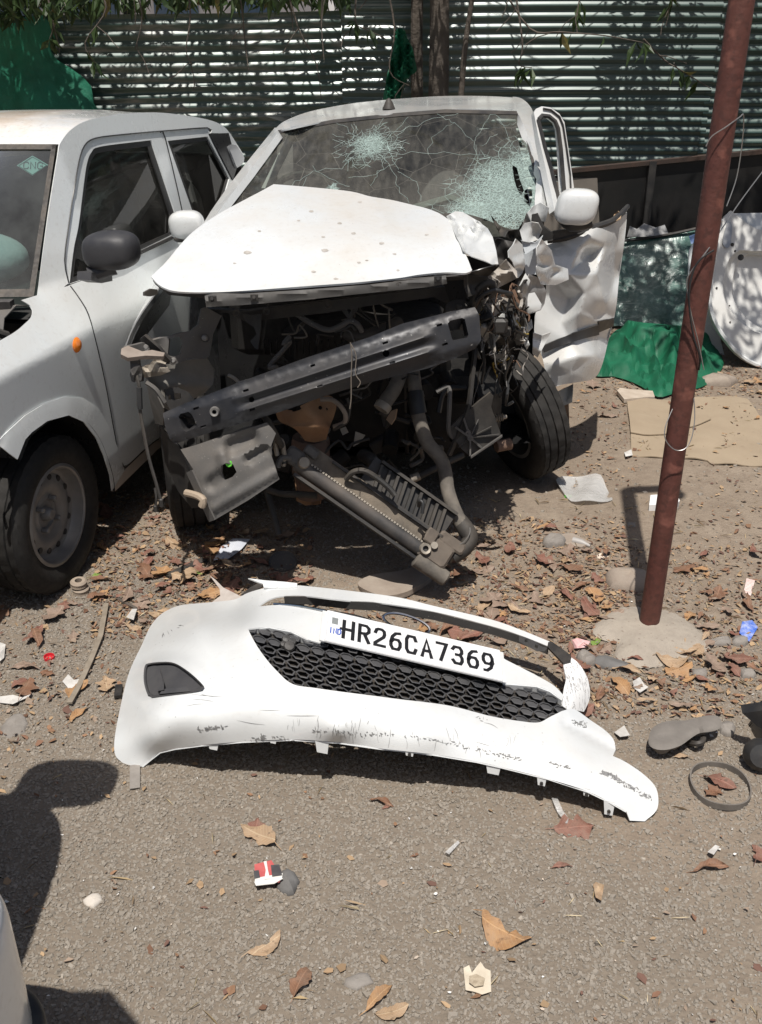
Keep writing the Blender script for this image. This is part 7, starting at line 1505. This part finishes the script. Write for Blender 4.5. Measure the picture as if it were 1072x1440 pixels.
# ---- stones and slabs one can tell apart
def stone(px, py, a, b, h, label, mat, seed, rot=0.):
    rr = np.random.RandomState(seed); p = G(px, py); m = MB(); n = 10; P = np.zeros((7, n+1, 3))
    rad = 1+.22*(rr.rand(n)-.5)*2; rad = np.append(rad, rad[0]); ph = rr.rand()*6
    for i in range(7):
        th = -.45*math.pi/2+(1.45*math.pi/2)*i/6
        for j in range(n+1):
            t = 6.283*j/n; x = a*rad[j]*math.cos(th)**.6*math.cos(t); y = b*rad[j]*math.cos(th)**.6*math.sin(t); z = h*math.sin(th)*(1+.12*math.sin(2*t+ph))
            P[i, j] = (p[0]+x*math.cos(rot)-y*math.sin(rot), p[1]+x*math.sin(rot)+y*math.cos(rot), gh(p[0], p[1])+z)
    m.grid(P); o = m.make('stone', mat, None, sharp=32); return tag(o, label, 'stone')
ST1 = simple('grey_stone', (.20, .18, .16), (.28, .255, .23), 18, .9, bump=(60, .5, .005)); ST2 = simple('slate_stone', (.12, .115, .11), (.17, .165, .16), 18, .85, bump=(70, .4, .004)); ST3 = simple('tan_slab', (.26, .21, .17), (.32, .27, .22), 14, .9, bump=(50, .5, .005))
for i, a in enumerate([(22, 1021, .035, .06, .012, 'flat pale grey stone chip at the left edge of the gravel', ST1, .2), (884, 822, .085, .06, .05, 'rounded earth coloured stone in the pole shadow behind the footing', ST3, .1), (858, 936, .06, .035, .018, 'dark slate flake in front of the concrete footing', ST2, -.4), (824, 930, .03, .035, .03, 'small grey stone beside the torn corner strip of the bumper', ST1, 0), (1022, 1026, .026, .026, .022, 'small pale stone touching the heel of the sandal', ST1, 0), (780, 765, .05, .035, .035, 'grey lump of earth right of the radiator hose', ST1, .4), (1015, 905, .035, .02, .018, 'flat grey stone right of the footing', ST1, .2), (1050, 950, .028, .022, .02, 'grey stone near the right edge below the blue wrapper', ST1, .2), (983, 948, .028, .024, .016, 'flat grey chip in front of the footing among leaves', ST1, .5), (405, 1243, .025, .04, .018, 'grey scrap like stone right of the crushed red packet', ST2, .3), (1040, 905, .03, .022, .02, 'rough pale stone just below the blue wrapper', ST1, .8), (131, 1267, .022, .02, .01, 'pale flat pebble in the sun beside the dark shadow', simple('pale_pebble', (.55, .5, .44), None, 5, .8), 0), (505, 1380, .03, .02, .008, 'flat grey flake in the bottom gravel', ST1, .3), (888, 740, .018, .014, .012, 'small pale pebble in the pole shadow', ST1, .0), (1010, 540, .10, .06, .05, 'tan earth clod below the spare tailgate', ST3, .2), (1000, 475, .13, .06, .07, 'dusty tan rock behind the pole at the foot of the tailgate', ST3, -.3)]):
    stone(*a[:5], a[5], a[6], 300+i, a[7])
flat('flat_slab', 'flat tan stone slab lying under the end of the radiator', 'slab', [(503, 818), (530, 806), (575, 798), (603, 797), (610, 806), (590, 822), (566, 833), (525, 832)], .02, .02, ST3, .003, True, 7)
flat('flat_stone', 'flat pale card like flake right of the radiator hose', 'stone', [(783, 752), (806, 750), (832, 764), (818, 770), (797, 766)], .012, .008, ST3, .001)
# ---- rubbish
def lbl(o, l, c): return tag(o, l, c)
sc_o = [(912, 1040), (916, 1026), (928, 1017), (946, 1013), (964, 1013), (980, 1009), (996, 1006), (1010, 1007), (1015, 1015), (1013, 1024), (1000, 1029), (984, 1031), (972, 1038), (958, 1048), (940, 1054), (924, 1054), (914, 1049)]
SOLE = simple('worn_grey_rubber', (.15, .135, .12), (.20, .18, .16), 16, .9, bump=(120, .3, .003))
sd = thing('sandal', 'worn grey sandal lying sole up on the gravel right of the bumper', 'sandal', G(960, 1032))
o2 = curve_closed(sc_o, 5, True); v2, f2 = triangulate(o2, [], 6); dm = np.array([np.sqrt(((o2-p)**2).sum(1).min()) for p in v2])
Pw = []
for (a_, b_), d_ in zip(v2, dm):
    z = .040+.006*min(1, d_/5)**.6+(.008 if a_ > 985 else 0)+.006*math.sin((a_-912)/33); Pw.append(G(a_, b_, z))
so = ob('sole', Pw, f2, SOLE, sd, sharp=50); solid(so, .024)
m = MB(); m.tube([G(984, 1022, .046), G(990, 1016, .0475), G(989, 1010, .047)], .002, 5); m.make('heel_groove', ST2, so)
m = MB(); m.tube([G(968, 1044, .01), G(980, 1046, .03), G(988, 1043, .03), G(990, 1034, .02)], .008, 6, sm=3); m.make('strap', BLACKP, sd)
m = MB(); c_ = G(1012, 1108); 
ring_ = [c_+np.array([.075*math.cos(t), .085*math.sin(t), .008+.003*math.sin(3*t)]) for t in np.linspace(0, 6.283, 40)]
m.grid([[p-np.array([0, 0, .008]) for p in ring_], [p+np.array([0, 0, .010]) for p in ring_]]); o = solid(m.make('rubber_ring', simple('grey_rubber_band', (.12, .105, .09), (.18, .16, .14), 20, .8), None), .004); lbl(o, 'grey rubber ring lying round dry leaves near the right edge', 'ring')
m = MB(); p = G(70, 928); m.lathe([(0, .004), (.012, .004), (.014, .012), (.016, .012), (.017, .0), (0, 0)], p+np.array([0, 0, .003]), (.05, -.1, 1), 24); lbl(m.make('plastic_stopper', simple('red_plastic', (.50, .02, .03), None, 5, .4)), 'red plastic bottle cap lying upside down left of the bumper', 'cap')
RBM = simple('tan_rubber', (.26, .21, .165), (.33, .27, .21), 20, .8)
for dz, dx, l in ((.0, .004, 'lower of two tan rubber bushings stacked beside the left car tyre'), (.026, 0, 'upper of two tan rubber bushings stacked beside the left car tyre')):
    m = MB(); p = G(113, 834)+np.array([dx, 0, dz+.002]); m.lathe([(.012, .0), (.024, .0), (.028, .005), (.026, .012), (.028, .019), (.022, .024), (.012, .024)], p, (.05, -.12, 1), 24, closed=True); lbl(m.make('rubber_bushing', RBM), l, 'bushing')
def slat(px, wd, th, label, name='wooden_strip', mat=None, z=.006):
    P_ = [G(a, b, z+float(gh(*G(a, b)[:2]))) for a, b in px]; m = MB(); d = P_[-1]-P_[0]; d /= np.linalg.norm(d); s = np.array([-d[1], d[0], 0])*wd/2
    m.grid([[p-s for p in P_], [p+s for p in P_]]); o = solid(m.make(name, mat or simple('weathered_strip', (.20, .165, .125), (.28, .24, .19), 30, .9), None, smooth=False), th, 1); return lbl(o, label, name.split('_')[-1])
slat([(150, 850), (142, 895), (128, 930), (112, 965), (98, 990)], .016, .006, 'long thin weathered wooden strip lying left of the bumper', z=.012)
slat([(160, 840), (175, 848), (192, 857)], .010, .006, 'short dark stick among the leaves behind the wooden strip', 'stick', BARK)
slat([(236, 812), (262, 800), (288, 788)], .030, .008, 'dark flat plastic strip at the edge of the car shade', 'plastic_strip', DUSTYP)
slat([(190, 1076), (190, 1109)], .026, .002, 'grey perforated metal strip sticking out under the left bumper end', 'metal_strip', ST1)
slat([(168, 966), (166, 982)], .02, .01, 'small black clip beside the left edge of the bumper', 'clip', BLACKP)
TIS = simple('white_tissue', (.45, .43, .40), (.62, .60, .57), 30, .9); CLEAR = PLAST
for i, (o2, l, c, mat) in enumerate([([(0, 903), (8, 906), (6, 925), (0, 930), (-8, 918)], 'white plastic scrap at the left edge by the car tyre', 'plastic', TIS), ([(-5, 980), (18, 977), (30, 980), (45, 974), (40, 980), (18, 990), (0, 988)], 'white torn tissue lying at the left edge below the russet leaves', 'tissue', TIS), ([(88, 958), (96, 948), (104, 956), (118, 953), (122, 957), (108, 963), (98, 970)], 'white and red torn wrapper lying across the wooden strip', 'wrapper', TIS), ([(178, 868), (186, 856), (193, 856), (188, 872)], 'small white printed packet between leaves left of the bumper', 'packet', TIS),
    ([(300, 788), (312, 768), (328, 757), (352, 758), (340, 772), (322, 785)], 'bluish white paper sheet in the shade under the car front', 'paper', simple('bluish_paper', (.50, .52, .58), (.6, .62, .66), 20, .8)), ([(1040, 890), (1044, 874), (1058, 872), (1066, 882), (1054, 902), (1048, 898)], 'crumpled blue wrapper lying right of the footing', 'wrapper', simple('blue_wrapper', (.05, .14, .55), (.4, .45, .7), 50, .35)), ([(804, 900), (812, 897), (830, 902), (826, 910), (808, 912)], 'pink spotted wrapper between the bumper and the footing', 'wrapper', simple('pink_wrapper', (.66, .36, .36), (.7, .5, .48), 70, .6)),
    ([(1046, 832), (1050, 813), (1062, 816), (1056, 838)], 'small pink and white printed card at the right edge', 'card', simple('pink_card', (.62, .42, .38), (.72, .64, .6), 120, .7)), ([(776, 1122), (784, 1122), (792, 1140), (804, 1156), (796, 1158), (784, 1142)], 'clear plastic shred below the right end of the bumper', 'plastic', CLEAR), ([(626, 1198), (644, 1182), (647, 1185), (632, 1201)], 'thin clear plastic strip on the open gravel', 'plastic', CLEAR), ([(890, 958), (900, 952), (906, 962), (912, 966), (900, 974), (892, 968)], 'white torn paper bits among leaves right of the bumper', 'paper', TIS), ([(864, 1030), (878, 1020), (886, 1034), (872, 1036)], 'crumpled white foil beside the right bumper corner', 'foil', TIS), ([(995, 1198), (1006, 1188), (1012, 1190), (1004, 1202)], 'red and white wrapper scrap on the right gravel', 'wrapper', TIS), ([(960, 558), (976, 556), (978, 566), (964, 570)], 'pale paper scrap on the cardboard by the pole', 'paper', TIS), ([(878, 636), (888, 632), (890, 640), (880, 642)], 'white scrap at the corner of the cardboard', 'paper', TIS), ([(834, 1214+30), (838, 1240), (850, 1244), (846, 1266), (838, 1262)], 'pale torn leaf like paper scrap at the right of the gravel', 'paper', LEAFM[2])]):
    c0 = np.array(o2, float); lo, hi = c0.min(0), c0.max(0); fz = folds(400+i, .012, 6, (*lo, *hi), 8)
    oo = curve_closed(o2, 4, False); v2, f2 = triangulate(oo, [], 4.5); zz = np.abs(fz(v2))
    o = solid(ob('litter_'+c, [G(a, b, .008+float(gh(*G(a, b)[:2]))+z) for (a, b), z in zip(v2, zz)], f2, mat, None, sharp=20), .001); o.name = c if c not in bpy.data.objects else c; lbl(o, l, c)
m = MB(); p = G(700-0, 0+1228) if False else G(706, 1228); 
m = MB(); p = G(848, 786); m.lathe([(0, .006), (.020, .006), (.023, .003), (.023, 0)], p+np.array([0, 0, .004]), (.1, -.2, 1), 24); lbl(m.make('plastic_disc', simple('cream_plastic', (.66, .55, .45), None, 5, .6)), 'cream round bottle lid among the leaves left of the pole', 'lid')
m = MB(); m.tube([G(806, 760, .014), G(818, 763, .014), G(830, 768, .010)], [.014, .013, .005], 10); lbl(m.make('plastic_nozzle', simple('grey_nozzle', (.36, .34, .32), None, 5, .5)), 'small grey plastic nozzle right of the radiator hose', 'nozzle')
m = MB(); p = G(398, 793); m.lathe([(0, .004), (.045, .004), (.05, .012), (.052, .0)], p+np.array([0, 0, .004]), (.0, -.3, 1), 24); lbl(m.make('grey_disc', GREYP), 'round grey lid in the shade under the radiator', 'lid')
m = MB(); p = G(799, 699); m.box(p+np.array([0, 0, .004]), (.03, .02, .004)); lbl(m.make('green_chip', bpy.data.materials['bright_green_plastic'], None, smooth=False), 'tiny bright green plastic chip beside the clear sheet', 'chip')
# crushed red packet
pk = thing('crushed_packet', 'crushed red, white and black printed carton lying on the open gravel', 'packet', G(376, 1230))
PKR = simple('red_print', (.42, .07, .07), (.5, .12, .11), 40, .6); PKW = simple('packet_white', (.66, .64, .60), None, 5, .7); PKB = simple('packet_black', (.05, .045, .05), (.08, .08, .08), 40, .6)
def PK(a, b, z=.018): return G(a, b, z)
def pkpoly(name, px, mat, z, par): m = MB(); m.prism([PK(a, b, z) for a, b in px], (0, 0, .0012)); return m.make(name, mat, par, smooth=False)
pb = pkpoly('box_face', [(358, 1216), (382, 1210), (397, 1235), (393, 1241), (359, 1244)], PKR, .018, pk); pkpoly('box_side', [(358, 1241), (395, 1233), (398, 1236), (386, 1243), (360, 1246)], PKW, .0205, pk); pkpoly('black_print', [(381, 1217), (393, 1216), (397, 1231), (383, 1233)], PKB, .0206, pb); pkpoly('black_print', [(357, 1225), (364, 1224), (366, 1234), (358, 1236)], PKB, .0206, pb); pkpoly('white_stripe', [(371, 1212), (375, 1211), (377, 1224), (380, 1236), (372, 1237), (374, 1224)], PKW, .0206, pb)
m = MB(); m.prism([PK(358, 1244, .003), PK(397, 1237, .003), PK(397, 1235, .02), PK(358, 1242, .02)], (0, .015, 0)); m.make('box_edge', PKW, pk, smooth=False)
# printed paper scrap
pp = thing('paper_scrap', 'square beige printed paper scrap lying at the bottom right of the gravel', 'paper', G(671, 1377))
px = [(652, 1360), (660, 1356), (664, 1366), (676, 1352), (682, 1362), (690, 1366), (691, 1394), (678, 1398), (655, 1391)]
o = flat('sheet', 'x', 'x', px, .010, .0015, simple('beige_paper', (.52, .45, .35), (.62, .55, .44), 40, .85), .002, False, 5); del o['label']; del o['category']; o.parent = pp; o.matrix_parent_inverse = Matrix.Translation(-pp.location)
pkpoly('brown_print', [(660, 1373), (670, 1370), (682, 1376), (680, 1386), (668, 1388), (660, 1382)], simple('brown_print', (.30, .24, .17), (.45, .38, .28), 90, .85), .017, pp)
tag(put_leaf(136, 812, .05, 'broad', 1, 2, .6, 'fresh green leaf beside the left car tyre', None), None).data = mesh('fallen_leaf', *leaf_mesh(7, 'broad'), GREENL)
tag(put_leaf(838, 905, .05, 'broad', 1, 2, .9, 'yellow green leaf in front of the concrete footing', None), None).data = mesh('fallen_leaf', *leaf_mesh(9, 'broad'), GREENL)
tag(put_leaf(278, 808, .06, 'long', 1, 2, .3, 'green narrow leaf at the edge of the shade behind the bumper', None), None).data = mesh('fallen_leaf', *leaf_mesh(12, 'long'), GREENL)
